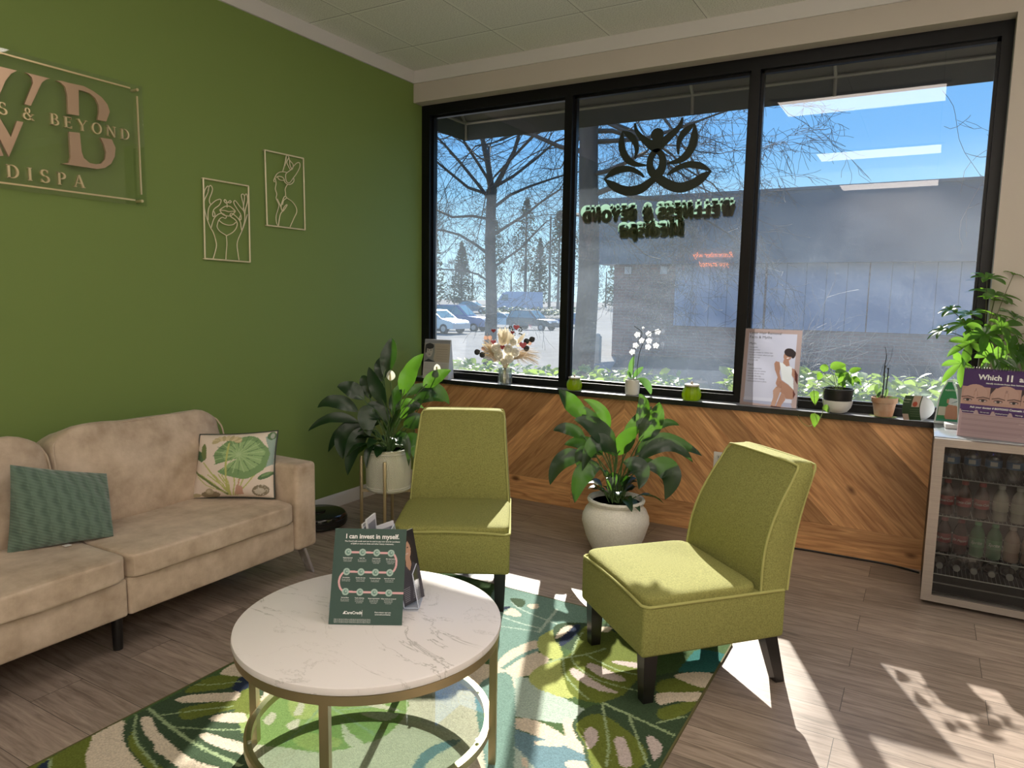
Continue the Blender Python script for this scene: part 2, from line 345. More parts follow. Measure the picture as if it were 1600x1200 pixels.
LOGO= [[(-2.644, 2.324), (-2.622, 2.328), (-2.598, 2.327), (-2.527, 2.33), (-2.486, 2.319), (-2.448, 2.301), (-2.423, 2.275), (-2.414, 2.245), (-2.433, 2.198), (-2.473, 2.197), (-2.465, 2.231), (-2.464, 2.262), (-2.478, 2.29), (-2.503, 2.306), (-2.534, 2.309), (-2.551, 2.308), (-2.555, 2.197), (-2.602, 2.195), (-2.601, 2.273), (-2.608, 2.307), (-2.626, 2.32)], [(-2.602, 2.119), (-2.556, 2.123), (-2.552, 2.041), (-2.544, 2.017), (-2.519, 1.999), (-2.49, 1.998), (-2.467, 2.005), (-2.448, 2.027), (-2.441, 2.06), (-2.449, 2.094), (-2.464, 2.121), (-2.411, 2.123), (-2.395, 2.088), (-2.401, 2.048), (-2.42, 2.012), (-2.451, 1.988), (-2.485, 1.978), (-2.537, 1.977), (-2.642, 1.976), (-2.611, 1.985), (-2.602, 2.01)], [(-2.767, 2.324), (-2.668, 2.325), (-2.684, 2.318), (-2.703, 2.301), (-2.753, 2.194), (-2.778, 2.194), (-2.739, 2.289), (-2.742, 2.311), (-2.755, 2.321)], [(-2.893, 2.321), (-2.798, 2.323), (-2.821, 2.305), (-2.845, 2.27), (-2.882, 2.18), (-2.905, 2.18), (-2.865, 2.276), (-2.869, 2.309)], [(-2.915, 2.136), (-2.875, 2.119), (-2.838, 2.05), (-2.811, 2.12), (-2.786, 2.121), (-2.85, 1.969), (-2.88, 2.036)]]
LOTUS= [[(1.666, 2.545, 0.0059), (1.675, 2.505, 0.0099), (1.704, 2.463, 0.0158), (1.748, 2.424, 0.0222), (1.797, 2.386, 0.0272)], [(1.974, 2.545, 0.0059), (1.964, 2.505, 0.0123), (1.928, 2.466, 0.0173), (1.873, 2.423, 0.0237), (1.828, 2.383, 0.0272)], [(1.586, 2.504, 0.003), (1.58, 2.445, 0.0188), (1.588, 2.384, 0.0222), (1.623, 2.326, 0.0222), (1.678, 2.291, 0.0163), (1.751, 2.278, 0.0049)], [(1.586, 2.504, 0.003), (1.633, 2.474, 0.0198), (1.667, 2.437, 0.0198), (1.685, 2.385, 0.0138), (1.675, 2.327, 0.004)], [(2.054, 2.501, 0.003), (2.055, 2.434, 0.0222), (2.045, 2.374, 0.0247), (2.01, 2.319, 0.0227), (1.961, 2.289, 0.0163), (1.89, 2.278, 0.0049)], [(2.054, 2.501, 0.003), (2.008, 2.472, 0.0188), (1.972, 2.433, 0.0178), (1.957, 2.386, 0.0128), (1.959, 2.328, 0.0044)], [(1.468, 2.21, 0.003), (1.523, 2.171, 0.0237), (1.586, 2.137, 0.0286), (1.652, 2.123, 0.0296), (1.722, 2.134, 0.0286), (1.78, 2.17, 0.0227), (1.826, 2.202, 0.0198)], [(1.468, 2.21, 0.003), (1.532, 2.252, 0.0207), (1.598, 2.265, 0.0207), (1.658, 2.258, 0.0163), (1.713, 2.229, 0.0119), (1.741, 2.205, 0.004)], [(2.169, 2.212, 0.003), (2.121, 2.182, 0.0237), (2.068, 2.147, 0.0277), (1.989, 2.125, 0.0306), (1.917, 2.142, 0.0306), (1.853, 2.18, 0.0286), (1.804, 2.218, 0.0237)], [(2.169, 2.212, 0.003), (2.108, 2.245, 0.0188), (2.043, 2.261, 0.0188), (1.983, 2.254, 0.0163), (1.928, 2.229, 0.0119), (1.893, 2.207, 0.0044)]]
LOTUS_C= [(1.819, 2.459), (1.821, 2.281), (1.819, 2.293), (1.82, 2.398)]
RUG= [('p', (0.16, 0.26, 0.225), [(1.623, -1.524), (2.1, -1.357), (2.24, -1.684), (2.145, -1.708), (2.062, -1.865), (2.109, -2.32)]), ('p', (0.38, 0.47, 0.41), [(2.074, -2.264), (2.181, -2.197), (2.346, -2.248), (2.5, -2.302), (2.414, -2.387), (2.23, -2.446), (2.188, -2.461)]), ('p', (0.62, 0.53, 0.42), [(2.025, -2.184), (2.01, -2.06), (2.051, -1.931), (2.083, -1.935), (2.115, -2.009), (2.148, -1.989), (2.195, -2.079), (2.17, -2.177), (2.074, -2.264)]), ('l', (0.16, 0.26, 0.225), [(2.056, -2.234), (2.069, -2.084), (2.103, -1.986)], 0.022), ('p', (0.62, 0.53, 0.42), [(2.24, -2.462), (2.323, -2.422), (2.45, -2.448), (2.499, -2.515), (2.492, -2.547), (2.425, -2.503), (2.276, -2.493)]), ('p', (0.62, 0.53, 0.42), [(2.406, -2.371), (2.434, -2.353), (2.481, -2.429), (2.536, -2.474), (2.592, -2.504), (2.573, -2.533), (2.508, -2.51), (2.462, -2.461)]), ('p', (0.13, 0.22, 0.26), [(2.193, -2.48), (2.281, -2.501), (2.468, -2.496), (2.587, -2.516), (2.652, -2.596), (2.37, -2.768)]), ('p', (0.38, 0.47, 0.41), [(2.249, -2.571), (2.315, -2.57), (2.441, -2.641), (2.546, -2.74), (2.406, -2.825)]), ('p', (0.62, 0.53, 0.42), [(2.51, -2.572), (2.533, -2.54), (2.596, -2.537), (2.594, -2.581), (2.532, -2.585)]), ('p', (0.62, 0.53, 0.42), [(2.381, -2.615), (2.402, -2.62), (2.421, -2.644), (2.406, -2.653)]), ('p', (0.62, 0.53, 0.42), [(2.379, -2.526), (2.419, -2.492), (2.46, -2.481), (2.465, -2.503), (2.402, -2.536)]), ('p', (0.38, 0.42, 0.14), [(2.064, -1.914), (2.066, -1.829), (2.097, -1.738), (2.145, -1.708), (2.143, -1.831), (2.169, -1.914), (2.215, -1.978), (2.202, -2.023), (2.126, -2.003)]), ('p', (0.38, 0.42, 0.14), [(2.17, -2.177), (2.173, -2.092), (2.21, -2.011), (2.29, -2.076), (2.376, -2.204), (2.346, -2.248), (2.223, -2.237)]), ('p', (0.045, 0.075, 0.04), [(2.067, -1.739), (2.258, -1.619), (2.378, -1.543), (2.477, -1.737), (2.324, -1.879), (2.169, -1.914)]), ('p', (0.13, 0.16, 0.03), [(2.22, -2.004), (2.231, -1.922), (2.181, -1.721), (2.228, -1.656), (2.396, -1.707), (2.49, -1.776), (2.557, -1.964), (2.562, -2.065), (2.525, -2.113), (2.505, -2.185), (2.435, -2.223), (2.362, -2.214), (2.279, -2.11)]), ('p', (0.02, 0.03, 0.06), [(2.169, -1.914), (2.137, -1.835), (2.133, -1.715), (2.163, -1.697), (2.184, -1.823)]), ('p', (0.62, 0.53, 0.42), [(2.104, -1.752), (2.133, -1.715), (2.137, -1.818), (2.121, -1.862)]), ('p', (0.5, 0.42, 0.4), [(2.284, -2.065), (2.3, -2.041), (2.43, -2.096), (2.506, -2.112), (2.435, -2.137), (2.33, -2.105)]), ('p', (0.5, 0.42, 0.4), [(2.327, -1.996), (2.336, -1.969), (2.475, -2.002), (2.488, -2.034), (2.423, -2.048), (2.343, -2.015)]), ('p', (0.5, 0.42, 0.4), [(2.398, -1.908), (2.497, -1.869), (2.504, -1.907), (2.424, -1.922)]), ('p', (0.62, 0.53, 0.42), [(2.223, -1.677), (2.282, -1.64), (2.288, -1.69), (2.249, -1.705)]), ('p', (0.045, 0.075, 0.04), [(2.485, -2.21), (2.525, -2.113), (2.536, -1.977), (2.591, -1.916), (2.75, -1.733), (2.792, -1.897), (2.781, -2.204), (2.758, -2.269), (2.595, -2.233)]), ('p', (0.13, 0.16, 0.03), [(2.606, -1.961), (2.661, -1.9), (2.767, -1.913), (2.753, -1.947), (2.631, -2.035)]), ('p', (0.13, 0.16, 0.03), [(2.664, -2.134), (2.76, -2.016), (2.754, -2.112), (2.695, -2.193)]), ('p', (0.03, 0.14, 0.13), [(2.646, -1.854), (2.646, -1.769), (2.666, -1.635), (2.786, -1.622), (2.804, -1.7), (2.768, -1.779), (2.678, -1.835)]), ('p', (0.62, 0.53, 0.42), [(2.64, -1.893), (2.71, -1.815), (2.775, -1.805), (2.767, -1.913)]), ('p', (0.62, 0.53, 0.42), [(2.624, -2.051), (2.679, -1.999), (2.768, -1.95), (2.76, -2.016), (2.698, -2.06), (2.656, -2.11)]), ('p', (0.045, 0.075, 0.04), [(2.438, -2.362), (2.489, -2.207), (2.766, -2.244), (2.764, -2.494), (2.636, -2.606), (2.52, -2.464)]), ('p', (0.13, 0.16, 0.03), [(2.455, -2.373), (2.493, -2.273), (2.627, -2.319), (2.707, -2.387), (2.716, -2.472), (2.625, -2.579), (2.529, -2.459)]), ('p', (0.5, 0.42, 0.4), [(2.495, -2.39), (2.5, -2.356), (2.531, -2.368), (2.553, -2.424), (2.544, -2.468), (2.513, -2.429)]), ('p', (0.5, 0.42, 0.4), [(2.595, -2.379), (2.613, -2.353), (2.653, -2.401), (2.69, -2.471), (2.662, -2.492), (2.627, -2.437)]), ('p', (0.5, 0.42, 0.4), [(2.681, -2.316), (2.698, -2.301), (2.745, -2.336), (2.741, -2.412), (2.71, -2.367)]), ('l', (0.28, 0.36, 0.2), [(2.483, -2.205), (2.591, -2.224), (2.754, -2.256)], 0.012), ('l', (0.28, 0.36, 0.2), [(2.482, -2.211), (2.527, -2.296), (2.592, -2.42), (2.625, -2.519)], 0.008), ('l', (0.28, 0.36, 0.2), [(2.587, -2.227), (2.641, -2.31), (2.735, -2.452)], 0.008), ('l', (0.28, 0.36, 0.2), [(2.682, -2.222), (2.758, -2.127)], 0.007), ('l', (0.28, 0.36, 0.2), [(2.186, -2.062), (2.218, -1.999), (2.286, -1.919), (2.333, -1.835)], 0.01), ('l', (0.28, 0.36, 0.2), [(2.242, -1.946), (2.213, -1.854), (2.194, -1.748)], 0.007), ('l', (0.28, 0.36, 0.2), [(2.286, -1.919), (2.427, -1.963), (2.528, -1.955)], 0.007), ('l', (0.28, 0.36, 0.2), [(2.226, -2.001), (2.279, -2.096), (2.358, -2.166), (2.429, -2.209)], 0.007), ('l', (0.28, 0.36, 0.2), [(2.242, -1.961), (2.29, -2.019), (2.407, -2.071), (2.562, -2.065)], 0.007), ('l', (0.38, 0.47, 0.41), [(1.791, -1.8), (1.838, -1.808), (1.942, -1.817), (2.034, -1.813)], 0.008), ('l', (0.38, 0.47, 0.41), [(1.784, -1.643), (1.864, -1.695), (2.067, -1.739)], 0.008), ('l', (0.38, 0.47, 0.41), [(1.849, -1.894), (2.042, -1.843)], 0.006), ('l', (0.38, 0.47, 0.41), [(2.036, -1.847), (2.001, -1.608)], 0.014), ('p', (0.62, 0.53, 0.42), [(1.813, -1.766), (1.819, -1.703), (1.882, -1.733), (1.889, -1.767), (1.828, -1.777)]), ('p', (0.62, 0.53, 0.42), [(1.861, -1.636), (1.898, -1.602), (1.919, -1.64), (1.898, -1.664)]), ('p', (0.02, 0.03, 0.06), [(1.777, -1.72), (1.804, -1.693), (1.8, -1.745)]), ('p', (0.045, 0.075, 0.04), [(1.759, -1.616), (1.826, -1.595), (1.854, -1.661), (1.829, -1.677)]), ('p', (0.62, 0.53, 0.42), [(1.178, -2.637), (1.287, -2.486), (1.587, -2.299), (2.071, -2.192), (2.192, -2.397), (2.131, -2.485), (2.337, -2.704), (2.351, -2.824), (1.75, -3.191), (1.506, -3.096), (1.464, -2.991)]), ('p', (0.16, 0.26, 0.225), [(2.047, -2.354), (2.12, -2.222), (2.415, -2.732), (2.362, -2.765), (2.251, -2.639)]), ('p', (0.13, 0.22, 0.26), [(2.13, -2.852), (2.105, -2.749), (2.145, -2.661), (2.174, -2.654), (2.149, -2.763), (2.157, -2.853)]), ('p', (0.045, 0.075, 0.04), [(1.176, -3.15), (1.161, -3.061), (1.164, -2.942), (1.157, -2.859), (1.238, -2.769), (1.307, -2.74), (1.399, -2.76), (1.472, -2.858), (1.704, -3.074), (1.805, -3.113), (1.484, -3.251), (1.313, -3.224), (1.235, -3.194)]), ('p', (0.25, 0.34, 0.11), [(1.449, -2.764), (1.527, -2.662), (1.711, -2.547), (1.859, -2.538), (1.926, -2.612), (1.952, -2.736), (1.921, -2.82), (1.839, -2.922), (1.717, -2.966), (1.606, -3.003), (1.472, -2.928)]), ('p', (0.38, 0.42, 0.14), [(1.526, -2.77), (1.548, -2.717), (1.67, -2.719), (1.693, -2.792), (1.622, -2.835)]), ('p', (0.38, 0.42, 0.14), [(1.703, -2.911), (1.747, -2.862), (1.858, -2.848), (1.833, -2.916), (1.764, -2.938)]), ('l', (0.28, 0.36, 0.2), [(1.545, -2.705), (1.714, -2.73), (1.919, -2.767)], 0.01), ('l', (0.28, 0.36, 0.2), [(1.714, -2.73), (1.828, -2.635), (1.915, -2.618)], 0.008), ('l', (0.28, 0.36, 0.2), [(1.65, -2.732), (1.69, -2.852), (1.703, -2.954)], 0.008), ('l', (0.28, 0.36, 0.2), [(1.647, -2.695), (1.689, -2.616), (1.753, -2.576)], 0.006), ('p', (0.62, 0.53, 0.42), [(1.607, -2.821), (1.567, -2.751), (1.591, -2.756), (1.63, -2.806), (1.622, -2.823)]), ('p', (0.62, 0.53, 0.42), [(1.735, -2.666), (1.756, -2.635), (1.837, -2.617), (1.902, -2.62), (1.802, -2.651)]), ('p', (0.62, 0.53, 0.42), [(1.782, -2.772), (1.849, -2.799), (1.927, -2.827), (1.884, -2.853), (1.832, -2.821)]), ('p', (0.62, 0.53, 0.42), [(1.432, -2.828), (1.45, -2.797), (1.463, -2.815)]), ('p', (0.62, 0.53, 0.42), [(1.633, -2.875), (1.645, -2.833), (1.685, -2.878), (1.656, -2.89)]), ('p', (0.62, 0.53, 0.42), [(1.549, -2.898), (1.538, -2.851), (1.572, -2.866), (1.587, -2.909)]), ('p', (0.62, 0.53, 0.42), [(1.8, -2.702), (1.849, -2.659), (1.912, -2.633), (1.898, -2.689)]), ('p', (0.13, 0.16, 0.03), [(1.161, -2.862), (1.178, -2.793), (1.26, -2.755), (1.297, -2.81), (1.183, -2.93)]), ('p', (0.02, 0.03, 0.06), [(1.305, -2.83), (1.262, -2.767), (1.283, -2.734), (1.357, -2.81)]), ('p', (0.13, 0.16, 0.03), [(1.261, -3.01), (1.292, -2.946), (1.369, -2.875), (1.416, -2.892), (1.378, -2.96), (1.329, -3.034)]), ('p', (0.13, 0.16, 0.03), [(1.282, -3.205), (1.235, -3.154), (1.307, -3.189), (1.437, -3.22), (1.525, -3.227), (1.484, -3.251), (1.382, -3.236)]), ('p', (0.13, 0.16, 0.03), [(1.342, -2.832), (1.369, -2.778), (1.461, -2.842), (1.475, -2.934), (1.402, -2.901)]), ('p', (0.62, 0.53, 0.42), [(1.191, -2.973), (1.216, -2.922), (1.298, -2.859), (1.342, -2.826), (1.37, -2.869), (1.317, -2.913), (1.238, -2.97)]), ('p', (0.62, 0.53, 0.42), [(1.389, -2.987), (1.401, -2.946), (1.452, -2.909), (1.485, -2.916), (1.507, -2.94), (1.427, -2.985)]), ('p', (0.62, 0.53, 0.42), [(1.438, -3.06), (1.448, -3.044), (1.493, -3.036), (1.584, -3.019), (1.622, -3.005), (1.671, -3.046), (1.628, -3.058), (1.539, -3.071), (1.472, -3.073)]), ('p', (0.62, 0.53, 0.42), [(1.171, -2.777), (1.166, -2.69), (1.251, -2.693), (1.283, -2.734), (1.233, -2.766)]), ('p', (0.62, 0.53, 0.42), [(1.203, -3.111), (1.2, -3.092), (1.226, -3.087), (1.297, -3.116), (1.393, -3.136), (1.492, -3.15), (1.567, -3.149), (1.663, -3.133), (1.687, -3.185), (1.544, -3.198), (1.456, -3.19), (1.391, -3.185), (1.358, -3.168), (1.28, -3.147)]), ('p', (0.62, 0.53, 0.42), [(1.155, -3.253), (1.154, -3.147), (1.206, -3.172), (1.235, -3.194), (1.313, -3.224), (1.396, -3.245), (1.468, -3.261), (1.599, -3.278), (1.401, -3.399), (1.246, -3.319), (1.176, -3.27)]), ('p', (0.13, 0.16, 0.03), [(1.157, -3.46), (1.151, -3.395), (1.152, -3.349), (1.151, -3.246), (1.246, -3.319), (1.367, -3.38), (1.391, -3.516)]), ('p', (0.02, 0.03, 0.06), [(1.174, -3.424), (1.158, -3.373), (1.198, -3.401)]), ('l', (0.28, 0.36, 0.2), [(1.165, -3.058), (1.345, -3.087), (1.5, -3.1), (1.675, -3.096)], 0.012), ('l', (0.28, 0.36, 0.2), [(1.236, -3.059), (1.321, -2.968), (1.393, -2.901)], 0.007), ('l', (0.28, 0.36, 0.2), [(1.333, -3.078), (1.455, -3.019), (1.535, -2.97)], 0.007), ('l', (0.28, 0.36, 0.2), [(1.164, -3.103), (1.268, -3.174), (1.369, -3.207), (1.466, -3.229)], 0.008), ('l', (0.28, 0.36, 0.2), [(1.166, -2.879), (1.23, -2.833), (1.285, -2.779)], 0.006), ('l', (0.28, 0.36, 0.2), [(1.156, -3.374), (1.28, -3.434)], 0.008)]
# ================================================================== camera, world, sun
CAM_P = V((3.3703, -4.4277, 1.4285)); PIT, YAW, ROL = .121, -.52333, .0169
fw = V((sin(YAW) * cos(PIT), cos(YAW) * cos(PIT), -sin(PIT))); r0 = V((cos(YAW), -sin(YAW), 0)); u0 = r0.cross(fw)
r1 = r0 * cos(ROL) + u0 * sin(ROL); u1 = u0 * cos(ROL) - r0 * sin(ROL)
cd = bpy.data.cameras.new('camera'); cd.sensor_width = 36; cd.lens = 36 * 1113.8 / 1600; cd.clip_end = 600; cd.clip_start = .05
cam = bpy.data.objects.new('camera', cd); COL.objects.link(cam)
Mc = Matrix((r1, u1, -fw)).transposed().to_4x4(); Mc.translation = CAM_P; cam.matrix_world = Mc
bpy.context.scene.camera = cam
sc = bpy.context.scene
sc.view_settings.view_transform = 'Standard'; sc.view_settings.look = 'None'
sc.view_settings.exposure = 0.44; sc.view_settings.gamma = 1.0
sc.cycles.max_bounces = 10; sc.cycles.transparent_max_bounces = 24; sc.cycles.diffuse_bounces = 4; sc.cycles.glossy_bounces = 4
sc.cycles.sample_clamp_indirect = 4.0; sc.cycles.caustics_reflective = False; sc.cycles.caustics_refractive = False

w = bpy.data.worlds.new('sky'); sc.world = w; w.use_nodes = True; nt = w.node_tree
bg = nt.nodes['Background']; tc = nd(nt, 'ShaderNodeTexCoord'); sx = nd(nt, 'ShaderNodeSeparateXYZ')
nt.links.new(tc.outputs['Generated'], sx.inputs[0])
rp = nd(nt, 'ShaderNodeValToRGB'); e = rp.color_ramp.elements
e[0].position = 0.0; e[0].color = (.60, .84, .93, 1); e[1].position = .38; e[1].color = (.14, .37, .80, 1)
k = e.new(.1); k.color = (.34, .64, .86, 1); k = e.new(.2); k.color = (.18, .45, .84, 1)
nt.links.new(sx.outputs['Z'], rp.inputs[0]); nt.links.new(rp.outputs[0], bg.inputs[0]); bg.inputs[1].default_value = 1.0

sd = bpy.data.lights.new('sun', 'SUN'); sd.energy = 10.8; sd.angle = R(.6); sd.color = (1.0, .93, .82)
so = bpy.data.objects.new('sun', sd); COL.objects.link(so)
az, el = R(-66.5), R(31.5)
so.rotation_euler = V((cos(az) * cos(el), sin(az) * cos(el), -sin(el))).to_track_quat('-Z', 'Y').to_euler(); so.location = (-4, 12, 9)

ld = bpy.data.lights.new('ceiling_fill', 'AREA'); ld.energy = 90; ld.shape = 'RECTANGLE'; ld.size = 1.6; ld.size_y = 1.2; ld.color = (1.0, .93, .84)  # added fill aimed up to brighten the ceiling, no lamp stands here
lo_ = bpy.data.objects.new('ceiling_fill', ld); COL.objects.link(lo_); lo_.location = (4.6, -5.6, 1.0); lo_.rotation_euler = (R(180), 0, 0)
# ================================================================== setting materials
m_green = pm('green wall paint', (.180, .252, .068), .55, spec=.3, bump=(180, .04, (1, 1, 1)))
m_beige = pm('beige wall paint', (.50, .455, .40), .6, spec=.3, bump=(160, .04, (1, 1, 1)))
m_pale = pm('off-white wall paint', (.74, .72, .68), .6, spec=.3)
m_white = pm('white trim paint', (.62, .60, .58), .5, spec=.3)
m_black = pm('black aluminium', (.003, .003, .004), .35, spec=.3)
m_sill = pm('black painted sill', (.012, .012, .014), .22, spec=.6)

def ceil_mat():
    m = bpy.data.materials.new('speckled ceiling tile'); m.use_nodes = True; nt = m.node_tree; b = nt.nodes['Principled BSDF']; b.inputs['Roughness'].default_value = .9
    tc = nd(nt, 'ShaderNodeTexCoord'); s = nd(nt, 'ShaderNodeSeparateXYZ'); nt.links.new(tc.outputs['Object'], s.inputs[0])
    def line(sock, off, wd):
        a = nd(nt, 'ShaderNodeMath', operation='ADD'); a.inputs[1].default_value = off + 60.5; nt.links.new(sock, a.inputs[0])
        d = nd(nt, 'ShaderNodeMath', operation='MODULO'); d.inputs[1].default_value = .605; nt.links.new(a.outputs[0], d.inputs[0])
        l = nd(nt, 'ShaderNodeMath', operation='LESS_THAN'); l.inputs[1].default_value = wd; nt.links.new(d.outputs[0], l.inputs[0]); return l.outputs[0]
    def mixc(fac, a, bcol):
        mx = nd(nt, 'ShaderNodeMix', data_type='RGBA'); nt.links.new(fac, mx.inputs[0])
        if isinstance(a, tuple): mx.inputs[6].default_value = c4(a)
        else: nt.links.new(a, mx.inputs[6])
        mx.inputs[7].default_value = c4(bcol); return mx.outputs[2]
    nz = nd(nt, 'ShaderNodeTexNoise', i_Scale=140.0, i_Detail=2.0); nt.links.new(tc.outputs['Object'], nz.inputs['Vector'])
    r = nd(nt, 'ShaderNodeValToRGB'); r.color_ramp.elements[0].position = .38; r.color_ramp.elements[0].color = (.60, .61, .55, 1)
    r.color_ramp.elements[1].position = .5; r.color_ramp.elements[1].color = (.78, .79, .72, 1); nt.links.new(nz.outputs[0], r.inputs[0])
    c = mixc(line(s.outputs['X'], -.325, .022), r.outputs[0], (.80, .81, .74))
    c = mixc(line(s.outputs['Y'], .53, .022), c, (.80, .81, .74))
    c = mixc(line(s.outputs['Y'], .53, .004), c, (.1, .1, .09)); c = mixc(line(s.outputs['X'], -.325, .003), c, (.16, .16, .15))
    nt.links.new(c, b.inputs['Base Color'])
    return m
def floor_mat():
    m = bpy.data.materials.new('wood plank floor'); m.use_nodes = True; nt = m.node_tree; b = nt.nodes['Principled BSDF']
    tc = nd(nt, 'ShaderNodeTexCoord')
    br = nd(nt, 'ShaderNodeTexBrick', offset=.37, i_Scale=1.0); br.inputs['Color1'].default_value = (0, 0, 0, 1); br.inputs['Color2'].default_value = (1, 1, 1, 1); br.inputs['Mortar'].default_value = (.5, .5, .5, 1)
    br.inputs['Brick Width'].default_value = 1.22; br.inputs['Row Height'].default_value = .18; br.inputs['Mortar Size'].default_value = .0011; br.inputs['Mortar Smooth'].default_value = 0.0
    nt.links.new(tc.outputs['Object'], br.inputs['Vector'])
    mp = nd(nt, 'ShaderNodeMapping'); mp.inputs['Scale'].default_value = (1.3, 15, 1)
    ofs = nd(nt, 'ShaderNodeVectorMath', operation='MULTIPLY_ADD'); ofs.inputs[1].default_value = (7, 3, 5)
    nt.links.new(br.outputs['Color'], ofs.inputs[0]); nt.links.new(tc.outputs['Object'], ofs.inputs[2]); nt.links.new(ofs.outputs[0], mp.inputs[0])
    nz = nd(nt, 'ShaderNodeTexNoise', i_Scale=3.2, i_Detail=8.0, i_Roughness=.65, i_Distortion=.9); nt.links.new(mp.outputs[0], nz.inputs['Vector'])
    r = nd(nt, 'ShaderNodeValToRGB'); el_ = r.color_ramp.elements
    el_[0].position = .28; el_[0].color = (.145, .108, .086, 1); el_[1].position = .72; el_[1].color = (.43, .345, .29, 1)
    q = el_.new(.5); q.color = (.30, .235, .195, 1)
    nt.links.new(nz.outputs[0], r.inputs[0])
    hs = nd(nt, 'ShaderNodeMix', data_type='RGBA', blend_type='MULTIPLY'); hs.inputs[0].default_value = 1
    rr = nd(nt, 'ShaderNodeMapRange'); rr.inputs['To Min'].default_value = .78; rr.inputs['To Max'].default_value = 1.15
    nt.links.new(br.outputs['Color'], rr.inputs[0]); nt.links.new(r.outputs[0], hs.inputs[6]); nt.links.new(rr.outputs[0], hs.inputs[7])
    mx = nd(nt, 'ShaderNodeMix', data_type='RGBA'); nt.links.new(br.outputs['Fac'], mx.inputs[0]); nt.links.new(hs.outputs[2], mx.inputs[6]); mx.inputs[7].default_value = (.04, .03, .024, 1)
    nt.links.new(mx.outputs[2], b.inputs['Base Color'])
    b.inputs['Roughness'].default_value = .42; b.inputs['Specular IOR Level'].default_value = .5
    bp = nd(nt, 'ShaderNodeBump', i_Strength=.12, i_Distance=.004); nt.links.new(nz.outputs[0], bp.inputs['Height']); nt.links.new(bp.outputs[0], b.inputs['Normal'])
    return m

# ================================================================== room shell
RX, RY = 6.4, -7.15
MB().box((-.1, RY - .1, -.1), (RX + .1, .15, 0)).build('floor', floor_mat())['kind'] = 'structure'
MB().box((-.1, RY - .1, 3.05), (RX + .1, .15, 3.15)).build('ceiling', ceil_mat())['kind'] = 'structure'
MB().box((-.1, RY - .1, 0), (0, .15, 3.05)).build('wall_left', m_green)['kind'] = 'structure'
MB().box((RX, RY - .1, 0), (RX + .1, .15, 3.05)).build('wall_right', m_pale)['kind'] = 'structure'
MB().box((0, RY - .1, 0), (RX, RY, 3.05)).build('wall_rear', m_pale)['kind'] = 'structure'
b = MB().box((0, -.1, 2.83), (RX, .15, 3.05)).box((3.64, -.1, 0), (RX, .15, 2.83)).box((0, -.088, 0), (3.64, .15, .78))
struct(b.build('wall_back', m_beige), 'beige window wall with header above the window')
MB().box((0, RY, 2.963), (.014, -.1, 3.05)).build('trim_left', m_white)['kind'] = 'structure'
MB().box((0, -.112, 2.963), (RX, -.1, 3.05)).build('trim_back', m_white)['kind'] = 'structure'
b = MB(); b.prism([(0, 0), (.014, 0), (.014, .07), (.008, .085), (0, .09)], -RY - .12, 0, Matrix(((1, 0, 0, 0), (0, 0, 1, RY), (0, 1, 0, 0), (0, 0, 0, 1))))
b.build('baseboard_left', m_white)['kind'] = 'structure'
MB().box((0, -.125, .783), (3.64, -.119, .813)).box((0, -.119, .783), (3.64, .15, .8125), 1).build('trim_sill', [m_sill, pm('lighter grey sill top', (.30, .31, .33), .3)])['kind'] = 'structure'  # top in a lighter grey than the black front strip

